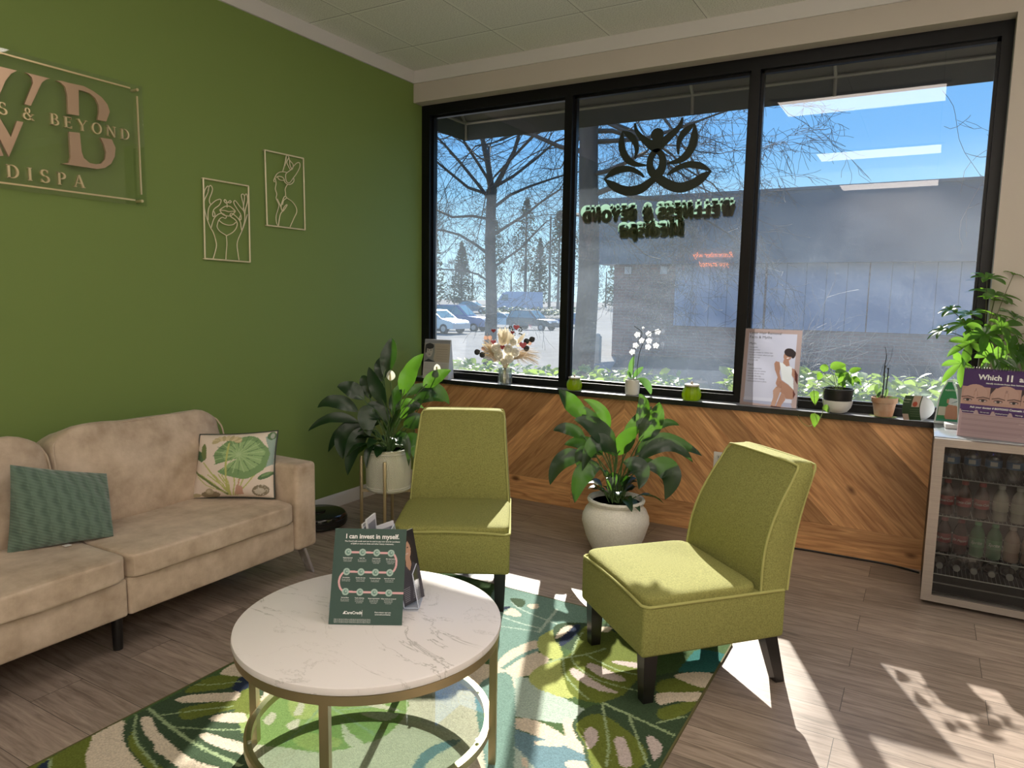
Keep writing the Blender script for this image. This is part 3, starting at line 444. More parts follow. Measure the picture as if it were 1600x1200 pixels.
# --- chevron wood panelling below the sill: one continuous cladding
def clip(poly, f):
    out = []
    for i in range(len(poly)):
        a, b_ = poly[i], poly[(i + 1) % len(poly)]; fa, fb = f(a), f(b_)
        if fa >= 0: out.append(a)
        if (fa >= 0) != (fb >= 0):
            t = fa / (fa - fb); out.append((a[0] + (b_[0] - a[0]) * t, a[1] + (b_[1] - a[1]) * t))
    return out
def wood_mat(name, ang):
    m = bpy.data.materials.new(name); m.use_nodes = True; nt = m.node_tree; b = nt.nodes['Principled BSDF']
    tc = nd(nt, 'ShaderNodeTexCoord'); vc = nd(nt, 'ShaderNodeVertexColor', layer_name='Col')
    ad = nd(nt, 'ShaderNodeVectorMath', operation='MULTIPLY_ADD'); ad.inputs[1].default_value = (9, 4, 13)
    nt.links.new(vc.outputs[0], ad.inputs[0]); nt.links.new(tc.outputs['Object'], ad.inputs[2])
    m1 = nd(nt, 'ShaderNodeMapping'); m1.inputs['Rotation'].default_value = (0, ang, 0); nt.links.new(ad.outputs[0], m1.inputs[0])
    m2 = nd(nt, 'ShaderNodeMapping'); m2.inputs['Scale'].default_value = (1.4, 1, 16); nt.links.new(m1.outputs[0], m2.inputs[0])
    nz = nd(nt, 'ShaderNodeTexNoise', i_Scale=2.6, i_Detail=7.0, i_Distortion=1.2); nt.links.new(m2.outputs[0], nz.inputs['Vector'])
    r = nd(nt, 'ShaderNodeValToRGB'); el_ = r.color_ramp.elements
    el_[0].position = .3; el_[0].color = (.37, .165, .070, 1); el_[1].position = .72; el_[1].color = (.74, .41, .195, 1)
    nt.links.new(nz.outputs[0], r.inputs[0])
    m3 = nd(nt, 'ShaderNodeMapping'); m3.inputs['Scale'].default_value = (3.2, .01, 5.5); nt.links.new(m1.outputs[0], m3.inputs[0])
    vo = nd(nt, 'ShaderNodeTexVoronoi', i_Scale=1.0); nt.links.new(m3.outputs[0], vo.inputs['Vector'])
    kr = nd(nt, 'ShaderNodeValToRGB'); ke = kr.color_ramp.elements; ke[0].position = .05; ke[0].color = (.16, .1, .08, 1); ke[1].position = .14; ke[1].color = (1, 1, 1, 1)
    nt.links.new(vo.outputs['Distance'], kr.inputs[0])
    mu = nd(nt, 'ShaderNodeMix', data_type='RGBA', blend_type='MULTIPLY'); mu.inputs[0].default_value = .85; nt.links.new(r.outputs[0], mu.inputs[6]); nt.links.new(kr.outputs[0], mu.inputs[7])
    mr = nd(nt, 'ShaderNodeMapRange'); mr.inputs['To Min'].default_value = .68; mr.inputs['To Max'].default_value = 1.22; nt.links.new(vc.outputs[0], mr.inputs[0])
    m4 = nd(nt, 'ShaderNodeMix', data_type='RGBA', blend_type='MULTIPLY'); m4.inputs[0].default_value = 1; nt.links.new(mu.outputs[2], m4.inputs[6]); nt.links.new(mr.outputs[0], m4.inputs[7])
    nt.links.new(m4.outputs[2], b.inputs['Base Color']); b.inputs['Roughness'].default_value = .38
    return m
def panelling():
    xs0, xs1, xm, z0, z1 = 0.016, 3.64, 1.72, .17, .783; pw = .135
    vs = []; fs = []; mi = []; cl = []
    rng = random.Random(3)
    def plank(poly, m):
        if len(poly) < 3: return
        cx = sum(p[0] for p in poly) / len(poly); cz = sum(p[1] for p in poly) / len(poly)
        inn = []
        for x, z in poly:
            d = math.hypot(x - cx, z - cz) or 1; inn.append((x - (x - cx) / d * .0022, z - (z - cz) / d * .0022))
        n = len(poly); o = len(vs)
        vs.extend([(x, -.088, z) for x, z in poly] + [(x, -.0985, z) for x, z in poly] + [(x, -.1, z) for x, z in inn])
        fs.append([o + 2 * n + i for i in range(n)])
        fs.extend([[o + n + i, o + n + (i + 1) % n, o + 2 * n + (i + 1) % n, o + 2 * n + i] for i in range(n)])
        fs.extend([[o + i, o + (i + 1) % n, o + n + (i + 1) % n, o + n + i] for i in range(n)])
        c = rng.random(); cl.extend([c] * (3 * n)); mi.extend([m] * (1 + 2 * n))
    for side in (0, 1):
        s = 1 if side == 0 else -1   # '/' on the left, '\' on the right
        a, bb = (xs0, xm) if side == 0 else (xm, xs1)
        k = -40
        while k < 80:
            lo = k * pw * 1.35; hi = lo + pw * 1.35   # strips of constant  x - s*z*1.15
            P = [(a, z0), (bb, z0), (bb, z1), (a, z1)]
            P = clip(P, lambda q: (q[0] - xm) - s * (q[1] - z0) * .98 - lo)
            if len(P) > 2: P = clip(P, lambda q: hi - ((q[0] - xm) - s * (q[1] - z0) * .98))
            plank(P, side); k += 1
    x = xs0
    for zz0, zz1 in ((0.0, .085), (.085, .17)):
        for a, bb in ((xs0, 1.35), (1.35, 3.64)): plank([(a, zz0), (bb, zz0), (bb, zz1), (a, zz1)], 2)
    me = bpy.data.meshes.new('trim_panelling'); me.from_pydata(vs, [], fs)
    at = me.color_attributes.new('Col', 'FLOAT_COLOR', 'POINT'); at.data.foreach_set('color', [q for c in cl for q in (c, c, c, 1)])
    for n_, a_ in (('cedar left', R(45)), ('cedar right', R(-45)), ('cedar base', 0)): me.materials.append(wood_mat(n_, a_))
    me.polygons.foreach_set('material_index', mi)
    bm = bmesh.new(); bm.from_mesh(me); bmesh.ops.recalc_face_normals(bm, faces=bm.faces[:]); bm.to_mesh(me); bm.free()
    o = bpy.data.objects.new('trim_panelling', me); COL.objects.link(o)
    struct(o, 'knotty wood planks laid in a chevron below the window sill')
panelling()

# ================================================================== window
def glass_mat():
    m = bpy.data.materials.new('dusty window glass'); m.use_nodes = True; nt = m.node_tree; nt.nodes.clear()
    o = nd(nt, 'ShaderNodeOutputMaterial'); t = nd(nt, 'ShaderNodeBsdfTransparent'); t.inputs[0].default_value = (.93, .95, .95, 1)
    g = nd(nt, 'ShaderNodeBsdfGlossy'); g.inputs['Roughness'].default_value = .0
    mx = nd(nt, 'ShaderNodeMixShader'); mx.inputs[0].default_value = .085
    nt.links.new(t.outputs[0], mx.inputs[1]); nt.links.new(g.outputs[0], mx.inputs[2])
    tr = nd(nt, 'ShaderNodeBsdfTranslucent'); tr.inputs[0].default_value = (.66, .79, .95, 1)
    tc = nd(nt, 'ShaderNodeTexCoord')
    mp = nd(nt, 'ShaderNodeMapping'); mp.inputs['Scale'].default_value = (1, 1, 2.2); mp.inputs['Rotation'].default_value = (0, .5, 0)
    nt.links.new(tc.outputs['Object'], mp.inputs[0])
    nz = nd(nt, 'ShaderNodeTexNoise', i_Scale=1.6, i_Detail=5.0, i_Distortion=1.2); nt.links.new(mp.outputs[0], nz.inputs['Vector'])
    n2 = nd(nt, 'ShaderNodeTexNoise', i_Scale=28.0, i_Detail=4.0, i_Distortion=3.0); nt.links.new(mp.outputs[0], n2.inputs['Vector'])
    vo = nd(nt, 'ShaderNodeTexVoronoi', i_Scale=45.0); nt.links.new(tc.outputs['Object'], vo.inputs['Vector'])
    sp = nd(nt, 'ShaderNodeMapRange'); sp.inputs['From Min'].default_value = .03; sp.inputs['From Max'].default_value = .075; sp.inputs['To Min'].default_value = .3; sp.inputs['To Max'].default_value = 0
    nt.links.new(vo.outputs['Distance'], sp.inputs[0])
    a = nd(nt, 'ShaderNodeMapRange'); a.inputs['From Min'].default_value = .3; a.inputs['From Max'].default_value = .75; a.inputs['To Min'].default_value = .042; a.inputs['To Max'].default_value = .085
    nt.links.new(nz.outputs[0], a.inputs[0])
    b_ = nd(nt, 'ShaderNodeMapRange'); b_.inputs['From Min'].default_value = .45; b_.inputs['From Max'].default_value = .8; b_.inputs['To Min'].default_value = 0; b_.inputs['To Max'].default_value = .035
    nt.links.new(n2.outputs[0], b_.inputs[0])
    s1 = nd(nt, 'ShaderNodeMath', operation='ADD'); nt.links.new(a.outputs[0], s1.inputs[0]); nt.links.new(b_.outputs[0], s1.inputs[1])
    s2 = nd(nt, 'ShaderNodeMath', operation='ADD', use_clamp=True); nt.links.new(s1.outputs[0], s2.inputs[0]); nt.links.new(sp.outputs[0], s2.inputs[1])
    sz = nd(nt, 'ShaderNodeSeparateXYZ'); nt.links.new(tc.outputs['Object'], sz.inputs[0])
    zr = nd(nt, 'ShaderNodeMapRange', interpolation_type='SMOOTHSTEP'); zr.inputs['From Min'].default_value = 1.55; zr.inputs['From Max'].default_value = 2.25; zr.inputs['To Min'].default_value = 1; zr.inputs['To Max'].default_value = .25
    nt.links.new(sz.outputs['Z'], zr.inputs[0])
    s3 = nd(nt, 'ShaderNodeMath', operation='MULTIPLY'); nt.links.new(s2.outputs[0], s3.inputs[0]); nt.links.new(zr.outputs[0], s3.inputs[1]); s2 = s3
    m2 = nd(nt, 'ShaderNodeMixShader'); nt.links.new(s2.outputs[0], m2.inputs[0]); nt.links.new(mx.outputs[0], m2.inputs[1]); nt.links.new(tr.outputs[0], m2.inputs[2])
    nt.links.new(m2.outputs[0], o.inputs[0])
    return m
ZB, ZT = .813, 2.83
b = MB()
b.box((0, 0, ZB), (3.64, .1, .858)).box((0, 0, 2.758), (3.64, .1, ZT))
b.box((0, 0, .858), (.072, .1, 2.758)).box((3.59, 0, .858), (3.64, .1, 2.758))
b.box((1.188, -.004, .858), (1.243, .1, 2.758)).box((2.385, -.004, .858), (2.438, .1, 2.758))
for x0, x1 in ((.072, 1.188), (1.243, 2.385), (2.438, 3.59)):     # glazing beads
    b.box((x0, .032, .858), (x0 + .016, .068, 2.758)).box((x1 - .016, .032, .858), (x1, .068, 2.758))
    b.box((x0, .032, .858), (x1, .068, .874)).box((x0, .032, 2.742), (x1, .068, 2.758))
win = struct(b.build('window_1', m_black), 'black framed three-pane shop window')
gm = glass_mat()
for x0, x1 in ((.088, 1.172), (1.259, 2.369), (2.454, 3.574)):
    o = MB().add([(x0, .05, .874), (x1, .05, .874), (x1, .05, 2.742), (x0, .05, 2.742)], [(0, 1, 2, 3)]).build('pane', gm, win); o['kind'] = 'structure'

# decals on the middle pane
m_dec = pm('dark green vinyl', (.012, .018, .012), .5)
m_mint = pm('mint vinyl', (.42, .52, .45), .5, translucent=((.58, .76, .66), .6))
m_olive = pm('olive vinyl', (.05, .055, .03), .5)
XZ = Matrix(((1, 0, 0, 0), (0, 0, 1, 0), (0, 1, 0, 0), (0, 0, 0, 1)))       # sheet (x, z) with depth along +y
def lotus():
    t = thing('lotus_decal', 'dark lotus flower figure with raised arms stuck on the middle window pane', 'decal', (1.82, .035, 2.25))
    M = XZ.copy(); M.translation = (0, .036, 0); b = MB()
    for i_, L in enumerate(LOTUS):
        Mi = M.copy(); Mi.translation = (0, .036 - .0003 * i_, 0)
        q = smooth([(a, c_, w_) for a, c_, w_ in L], 4); b.ribbon([tuple(p) for p in q], .012, 0, Mi)
    (hx, hz), (bx, bz), (lx, lz), _ = LOTUS_C
    s = 3.95e-3 / 8
    h = [(hx + 84 * s * cos(a), hz + 80 * s * sin(a)) for a in [2 * pi * i / 28 for i in range(28)]]
    b.build('petals', m_dec, t, True)
    M = XZ.copy(); M.translation = (0, .0322, 0); b = MB(); b.prism(h, .0125, 0, M)
    M.translation = (0, .0318, 0)
    b.prism([(hx - 88 * s, hz - 60 * s), (hx + 82 * s, hz - 60 * s), (hx + 60 * s, hz - 190 * s), (hx + 5 * s, hz - 230 * s), (hx - 65 * s, hz - 195 * s)], .012, 0, M)
    n = 30; vs = []
    for zz in (0, .012):
        for i in range(n):
            a = 2 * pi * i / n; vs.append((bx + 132 * s * cos(a), bz + 190 * s * sin(a), zz))
        for i in range(n):
            a = 2 * pi * i / n; cc = cos(a); vs.append((lx + 42 * s * cc * (1 - .35 * abs(sin(a)) ** 3), lz + 98 * s * sin(a), zz))
    fs = []
    for i in range(n):
        j = (i + 1) % n
        fs += [(i, j, n + j, n + i), (2 * n + i, 3 * n + i, 3 * n + j, 2 * n + j), (i, 2 * n + i, 2 * n + j, j), (n + i, n + j, 3 * n + j, 3 * n + i)]
    b.add(vs, fs, 0, M); b.build('figure', m_dec, t, True)
lotus()
def window_text(name, body, h, cx, z, label, track, wide):
    t = thing(name, label, 'lettering', (cx, .06, z))
    def MM(x, y, zz): return Matrix(((-wide, 0, 0, x), (0, 0, 1, y), (0, 1, 0, zz), (0, 0, 0, 1)))
    x = -serif_width(body, track) * h / 2
    for ch in body:
        w_, strokes = GL[ch]
        def one(nm, m_, M, d_, fat, par):
            q = MB()
            for k in strokes: q.ribbon([(x + a_ * h, b_ * h, c_ * h + fat) for a_, b_, c_ in k], d_, 0, M)
            o = q.build(nm, m_, par)
            for v in o.data.vertices: v.co -= t.location
            return o
        if strokes:
            f = one('letter', m_dec, MM(cx, .0535, z), .003, .002, t)
            one('letter_shadow', m_olive, MM(cx, .058, z), .004, .0105, f); one('letter_edge', m_mint, MM(cx - .012, .066, z + .034), .004, .014, f)
        x += (w_ + track) * h
window_text('window_lettering', 'WELLNESS & BEYOND', .062, 1.815, 1.942, 'mirrored WELLNESS & BEYOND lettering with mint edges on the middle pane', .12, 1.0)
window_text('window_lettering', 'Medispa', .075, 1.80, 1.835, 'mirrored Medispa lettering with mint edges below the longer line of words', .06, 1.12)

# ================================================================== things on the walls
m_gold = pm('brushed gold', (.74, .60, .36), .34, .75)
m_rose = pm('rose gold letters', (.56, .39, .27), .30, .7)
YZ = Matrix(((0, 0, 1, 0), (1, 0, 0, 0), (0, 1, 0, 0), (0, 0, 0, 1)))       # sheet (y, z) with depth along +x
def serif_parts(s, h, x, y, M, depth, track, mat_, parent, anchor):
    x -= (sum(GL[c][0] + track for c in s[:anchor]) + GL[s[anchor]][0] / 2) * h     # x is the centre of letter number anchor
    for ch in s:
        w_, strokes = GL[ch]
        if strokes:
            q = MB()
            for k in strokes: q.ribbon([(x + a_ * h, y + b_ * h, c_ * h) for a_, b_, c_ in k], depth, 0, M)
            q.build('letter', mat_, parent, True)
        x += (w_ + track) * h
def logo():
    y0, y1, z0, z1 = -3.325, -2.24, 1.837, 2.403
    t = thing('logo_sign', 'clear acrylic wall sign with gold WB monogram, WELLNESS & BEYOND and MEDISPA', 'sign', (0, -2.78, 2.12))
    MB().rbox((.028, y0, z0), (.034, y1, z1), .002, 1).build('acrylic_panel', clear('acrylic', (.97, .98, .97), .045, edge=.3), t, True)
    M = YZ.copy(); M.translation = (.035, 0, 0)
    for P in LOGO: MB().prism(P, .012, 0, M).build('monogram_piece', m_rose, t, True)
    # left arm of the W, beyond the photo's edge
    MB().prism([(-3.06, 2.345), (-2.945, 2.345), (-2.96, 2.325), (-2.955, 2.30), (-2.93, 2.205), (-2.985, 2.205), (-3.02, 2.30), (-3.035, 2.33)], .012, 0, M).build('monogram_piece', m_rose, t, True)
    MB().prism([(-2.975, 2.115), (-2.92, 2.115), (-2.87, 1.97), (-2.89, 1.965)], .012, 0, M).build('monogram_piece', m_rose, t, True)
    serif_parts('WELLNESS & BEYOND', .048, -2.541, 2.135, M, .010, .385, m_gold, t, 13)
    serif_parts('MEDISPA', .054, -2.712, 1.885, M, .010, .54, m_gold, t, 4)
    for lo, hi in (((.036, -3.26, 2.374), (.042, -2.306, 2.381)), ((.036, -3.26, 1.858), (.042, -2.306, 1.865)), ((.036, -2.277, 1.892), (.042, -2.270, 2.349)), ((.036, -3.297, 1.892), (.042, -3.29, 2.349))):
        MB().box(lo, hi).build('border_bar', m_gold, t, True)
    for y in (-2.273, -3.293):
        for z in (2.378, 1.861): MB().cyl((0, y, z), (.045, y, z), .007).build('standoff', m_gold, t, True)
logo()
def wire(name, L, label):
    ys = [p[0] for p in L[0]]; zs = [p[1] for p in L[0]]
    t = thing(name, label, 'wall art', (0.0, sum(ys[:4]) / 4, sum(zs[:4]) / 4))
    m_w = pm('pale gold wire', (.80, .71, .50), .4, .25)
    b = MB()
    for i in range(4):
        (a, c_), (d, e_) = L[0][i], L[0][i + 1]; b.cyl((.014, a, c_), (.014, d, e_), .0045, n=8)
        b.cyl((0, a, c_), (.014, a, c_), .004, n=8)
    b.build('frame', m_w, t, True)
    b = MB()
    for P in L[1:]: b.tube([(.014, q[0], q[1]) for q in smooth([(y, z, 0) for y, z in P], 4)], .0027, 6)
    b.build('line_drawing', m_w, t, True)
wire('wire_wall_art', ART1, 'gold wire line drawing of two hands holding a face, nearer the logo sign')
wire('wire_wall_art', ART2, 'gold wire line drawing of a bare torso, the one nearer the window')

def outlet():
    t = thing('wall_outlet', 'white double power outlet on the wood panelling behind the right chair', 'outlet', (2.343, -.1, .46))
    MB().rbox((2.308, -.106, .405), (2.378, -.1, .515), .002, 2).build('cover_plate', m_white, t, True)
    for z in (.438, .482):
        s = MB().rbox((2.327, -.1085, z - .016), (2.359, -.1055, z + .016), .004, 2)
        s.build('socket', pm('outlet grey', (.5, .49, .47), .5), t, True)
        MB().box((2.336, -.1092, z - .002), (2.339, -.108, z + .009)).box((2.347, -.1092, z - .002), (2.350, -.108, z + .009)).build('slots', m_black, t, True)
outlet()
p = smooth([(2.33, -.104, .43), (2.34, -.135, .38), (2.37, -.14, .2), (2.42, -.15, .03), (2.6, -.15, .008), (2.85, -.128, .008), (3.1, -.122, .008), (3.3, -.126, .008), (3.438, -.17, .008)], 5)
tag(MB().tube(p, .0055, 8).build('power_cord', m_black), 'black power cord along the foot of the wood panelling', 'cord')

# ceiling light panels further back in the room (the left row's reflections show in the right pane)
m_diff = pm('light diffuser', (.9, .9, .9), .6, emit=((1.0, .88, .79), 5.4))
def light(y0, y1, label, x0=2.19):
    t = thing('ceiling_light', label, 'ceiling light', (x0 + .59, (y0 + y1) / 2, 3.05), group='flat light panels in the tiled ceiling')
    x1 = x0 + 1.18; b = MB()
    b.box((x0 - .03, y0 - .03, 3.035), (x1 + .03, y0, 3.05)).box((x0 - .03, y1, 3.035), (x1 + .03, y1 + .03, 3.05)).box((x0 - .03, y0, 3.035), (x0, y1, 3.05)).box((x1, y0, 3.035), (x1 + .03, y1, 3.05))
    b.build('frame', m_white, t, True); MB().box((x0, y0, 3.04), (x1, y1, 3.048)).build('diffuser', m_diff, t, True)
light(-2.29, -1.76, 'flat ceiling light panel nearest the window')
light(-4.57, -4.07, 'flat ceiling light panel above the middle of the room')
light(-7.0, -6.45, 'flat ceiling light panel nearest the rear wall')
for y0_, n_ in ((-2.29, 'by the window'), (-4.57, 'in the middle'), (-7.0, 'at the rear')): light(y0_, y0_ + .55, 'added fill light panel of the unseen right-hand row, the one ' + n_, 4.62)  # extra row out of view, added to fill the room with light
def neon():
    t = thing('neon_sign', 'orange script neon sign reading Remember why you started on the rear wall', 'sign', (.33, RY, 2.08))
    M = Matrix(((1, 0, 0, 0), (0, 0, 1, RY + .02), (0, 1, 0, 0), (0, 0, 0, 1)))
    M = Matrix(((-.8, 0, 0, .33), (0, 0, 1, RY + .02), (0, 1, 0, 0), (0, 0, 0, 1)))
    for s_, x_, z_ in (('Remember why', 0, 2.12), ('you started', -.03, 1.975)):
        b = MB(); text(b, s_, x_, z_, .125, M, shear=.35, depth=.003, bold=-.0022); b.build('tube_lettering', pm('orange neon', (1, .4, .1), .5, emit=((1.0, .27, .05), 9.0)), t, True)
neon()
# ================================================================== sofa
m_lea = pm('tan suede leather', (.60, .48, .37), .62, spec=.3, noise=(8.5, (.37, .275, .195), (1, 1, 1), 12.0), bump=(60, .10, (1, 1, 1)), sheen=.15)
m_chrome = pm('chrome', (.80, .80, .81), .25, .85)
m_blkleg = pm('black leg', (.008, .007, .007), .3)
def wr(amp, fr, seed=0):
    from mathutils import noise as N
    def f(q, n):
        d = N.noise(V((q.x * fr + seed, q.y * fr, q.z * fr))) * amp + N.noise(V((q.x * fr * 2.3, q.y * fr * .8 + seed, q.z * fr * 3))) * amp * .6
        return q + V(n) * d
    return f
def sofa():
    t = thing('sofa', 'long tan suede sofa with loose back cushions against the green wall', 'sofa', (.44, -2.9, 0))
    yr, ym, yl = -2.055, -2.89, -3.725
    for a, b_ in ((ym + .002, yr), (yl, ym - .002)):
        MB().rbox((.06, a, .185), (.80, b_, .335), .012, 3).build('base', m_lea, t, True)
    for i, (a, b_) in enumerate(((ym + .002, yr - .004), (yl + .004, ym - .002))):
        c = V((.475, (a + b_) / 2, .382))
        MB().sbox((.352, (b_ - a) / 2, .050), 16, 18, fn=wr(.004, 4, i * 5), puff=(0, 0, .12)).build('seat_cushion', m_lea, t).location = c - V(t.location)
    for i, (a, b_) in enumerate(((ym + .004, yr - .0), (yl, ym - .004))):
        hy = (b_ - a) / 2
        def fn(q, n, s=i):
            q = wr(.012, 5, s * 9 + 2)(q, n)
            z = q.z
            q.y *= 1 - .02 * max(0, z / .22) ** 2      # shoulders drawn in
            if abs(n[1]) > .75 and n[2] > .3: q.z -= .035 * (abs(n[1]) - .75) / .25 * n[2]
            return q
        o = MB().sbox((.095, hy, .222), 10, 20, fn=fn, puff=(.36, 0, .02)).build('back_cushion', m_lea, t)
        o.location = V((.235, (a + b_) / 2, .615)) - V(t.location); o.rotation_euler = (0, R(-13), 0)
        P = [(.083, -hy * .985, -.15), (.088, -hy * .985, .08), (.078, -hy * .965, .140), (.070, -hy * .92, .168), (.074, -hy * .72, .205), (.076, 0, .214), (.074, hy * .72, .205), (.070, hy * .92, .168), (.078, hy * .965, .140), (.088, hy * .985, .08), (.083, hy * .985, -.15)]
        MB().tube(smooth([(x_ + .008, y_, z_) for x_, y_, z_ in P], 5), .004, 6).build('seam', m_lea, o)
    for a, b_ in ((yr, -1.925), (-3.855, yl)):
        MB().rbox((.055, a, .185), (.82, b_, .612), .022, 4).build('arm', m_lea, t, True)
    MB().rbox((.025, yl, .185), (.13, yr, .70), .03, 4).build('back_frame', m_lea, t, True)
    for y, s in ((-1.935, 1), (-3.845, -1)):
        for x in (.70, .14):
            b = MB(); b.add([(x - .028, y - .012, .187), (x + .028, y - .012, .187), (x + .028, y + .006, .187), (x - .028, y + .006, .187),
                             (x - .022, y + s * .075 - .008, 0), (x + .022, y + s * .075 - .008, 0), (x + .022, y + s * .075 + .006, 0), (x - .022, y + s * .075 + .006, 0)],
                            [(0, 1, 2, 3), (7, 6, 5, 4), (0, 4, 5, 1), (1, 5, 6, 2), (2, 6, 7, 3), (3, 7, 4, 0)])
            o = b.build('leg', m_chrome, t, True); o['label'] = 'slanted chrome leg'
    for x in (.66, .2):
        o = MB().cyl((x, -2.86, 0), (x, -2.86, .19), .018, .024).build('leg', m_blkleg, t, True); o['label'] = 'black middle leg'
sofa()

# pillows: corner points with a puffed front and back
def pillow_fn(TL, TR, BR, BL, th, sag=.05, side=1):
    TL, TR, BR, BL = V(TL), V(TR), V(BR), V(BL); n = (TR - TL).cross(BL - TL).normalized() * -1
    ctr = (TL + TR + BR + BL) / 4
    def f(u, v):
        p = (BL * (1 - u) + BR * u) * (1 - v) + (TL * (1 - u) + TR * u) * v
        a, b_ = 4 * u * (1 - u), 4 * v * (1 - v)
        e = (a * b_) ** .45
        pull = sag * (a * (1 - b_) + b_ * (1 - a))
        p = p + (ctr - p) * pull
        return p + n * (side * th * e)
    return f
def pillow(name, label, TL, TR, BR, BL, th, C, mat, matb, pipe, sag=.06):
    t = thing(name, label, 'pillow', (V(BL) + V(BR)) / 2)
    L = V(t.location); f1 = pillow_fn(TL, TR, BR, BL, th, sag, 1); f2 = pillow_fn(TL, TR, BR, BL, th * .7, sag, -1)
    painted('front', mat, t, C, lambda u, v: f1(u, v) - L)
    painted('back', matb, t, np.ones((24, 24, 3)) * .3, lambda u, v: f2(1 - u, v) - L)
    if pipe:
        e = [f1(i / 16, 0) for i in range(16)] + [f1(1, i / 16) for i in range(16)] + [f1(1 - i / 16, 1) for i in range(16)] + [f1(0, 1 - i / 16) for i in range(16)]
        MB().tube([p - L for p in e], .005, 6, closed=True).build('piping', pipe, t)
    return t
m_paint = pm('printed cloth', rough=.85, attr=True, spec=.2)
def leafpad(cx, cy, r, n=40, notch=-2.2, wob=.05, sy=1.0):
    return [(cx + r * (1 + wob * sin(7 * a)) * cos(a), cy + r * sy * (1 + wob * cos(5 * a)) * sin(a)) for a in [notch + .18 + (2 * pi - .36) * i / n for i in range(n + 1)]] + [(cx + .04 * cos(notch), cy + .04 * sin(notch))]
def botanical():
    # units of the zoomed photograph: 0..1 across the pillow
    CRM = (.60, .52, .46); S = []
    G1, G2, G3, ST, OLV = (.16, .26, .12), (.24, .36, .17), (.09, .16, .08), (.38, .40, .14), (.14, .18, .07)
    for x0, x1 in ((.22, .5), (.12, .46), (.06, .47), (.30, .49), (.36, .5), (.44, .5), (.55, .53), (.62, .55), (.68, .56), (.80, .58), (.40, .5)):
        S.append(('l', ST, [(x1, .04), ((x0 + x1) / 2 + .02, .22), (x0, .36)], .016))
    S.append(('l', ST, [(.5, .05), (.33, .3), (.14, .55)], .018)); S.append(('l', OLV, [(.46, .06), (.2, .28), (.0, .42)], .03))
    S.append(('l', ST, [(.45, .08), (.2, .2), (.08, .32)], .012)); S.append(('l', (.4, .2, .14), [(.57, .05), (.6, .2), (.62, .3)], .012)); S.append(('p', (.42, .26, .2), [(.55, .04), (.66, .05), (.65, .18), (.58, .2)]))
    S.append(('p', G1, leafpad(.62, .62, .34, notch=-2.65, sy=.95))); S.append(('p', G2, leafpad(.64, .64, .25, notch=-2.65, sy=.9, wob=.09)))
    for a in np.linspace(-2.2, 3.4, 13): S.append(('l', (.33, .44, .24), [(.58, .66), (.58 + .30 * cos(a), .66 + .28 * sin(a))], .010)); S.append(('l', G3, [(.60 + .1 * cos(a + .22), .66 + .1 * sin(a + .22)), (.58 + .32 * cos(a + .22), .66 + .3 * sin(a + .22))], .008))
    S.append(('p', (.26, .34, .30), [(.88, .92), (1.0, .95), (1.0, .5), (.92, .46), (.96, .66)]))
    S.append(('l', ST, [(.44, .84), (.44, .5), (.47, .1)], .022))
    for i, a in enumerate(np.linspace(-.2, pi + .2, 11)): S.append(('e', (.52, .44, .28) if i % 2 else (.40, .34, .20), .40 + .15 * cos(a), .88 + .05 * sin(a), .05, .028, a))
    S.append(('p', G3, [(.0, .62), (.1, .56), (.16, .6), (.08, .72), (.0, .76)])); S.append(('p', OLV, [(.08, .68), (.13, .6), (.17, .62), (.14, .8), (.1, .86), (.07, .8)]))
    S.append(('e', G3, .92, .33, .10, .04, .5)); S.append(('e', G1, .93, .35, .07, .02, .5)); S.append(('e', G3, .95, .93, .05, .06)); S.append(('e', (.3, .33, .28), .96, .93, .025, .04))
    S.append(('e', (.22, .18, .12), .25, .05, .12, .055)); S.append(('e', (.34, .29, .2), .24, .1, .05, .05)); S.append(('e', (.45, .38, .28), .23, .10, .025, .025)); S.append(('e', (.36, .31, .2), .06, .04, .07, .03))
    S.append(('e', (.20, .17, .12), .86, .11, .10, .085, .3)); S.append(('e', (.42, .38, .32), .85, .1, .06, .045, .3))
    rng = random.Random(5)
    for _ in range(40):
        a = rng.random() * 6.3; r = rng.random(); S.append(('e', (.48, .44, .38), .86 + .09 * r * cos(a), .12 + .075 * r * sin(a), .006, .006))
    C = paint(150, 150, 1, 1, CRM, S, .0015) * 1.2
    pillow('throw_pillow', 'cream throw pillow printed with a big green water-lily leaf, at the sofa arm', (.335, -2.215, .735), (.655, -2.015, .758), (.70, -2.085, .442), (.355, -2.29, .434), .075, C, m_paint, m_paint, pm('dark piping', (.05, .06, .05), .7), .05)
botanical()
def knit():
    t = pillow('throw_pillow', 'sage green cable-knit throw pillow in the middle of the sofa', (.40, -3.085, .765), (.40, -2.72, .655), (.565, -2.80, .432), (.43, -3.13, .432), .07, np.ones((110, 130, 3)) * np.array((.115, .165, .135)), knit_mat(), knit_mat(), None, .03)
    p = V((.49, -2.965, .436)) - V(t.location)
    MB().box((-.012, -.012, 0), (.012, .012, .002)).build('care_tag', m_white, t, loc=tuple(p + V((.04, 0, .0))))
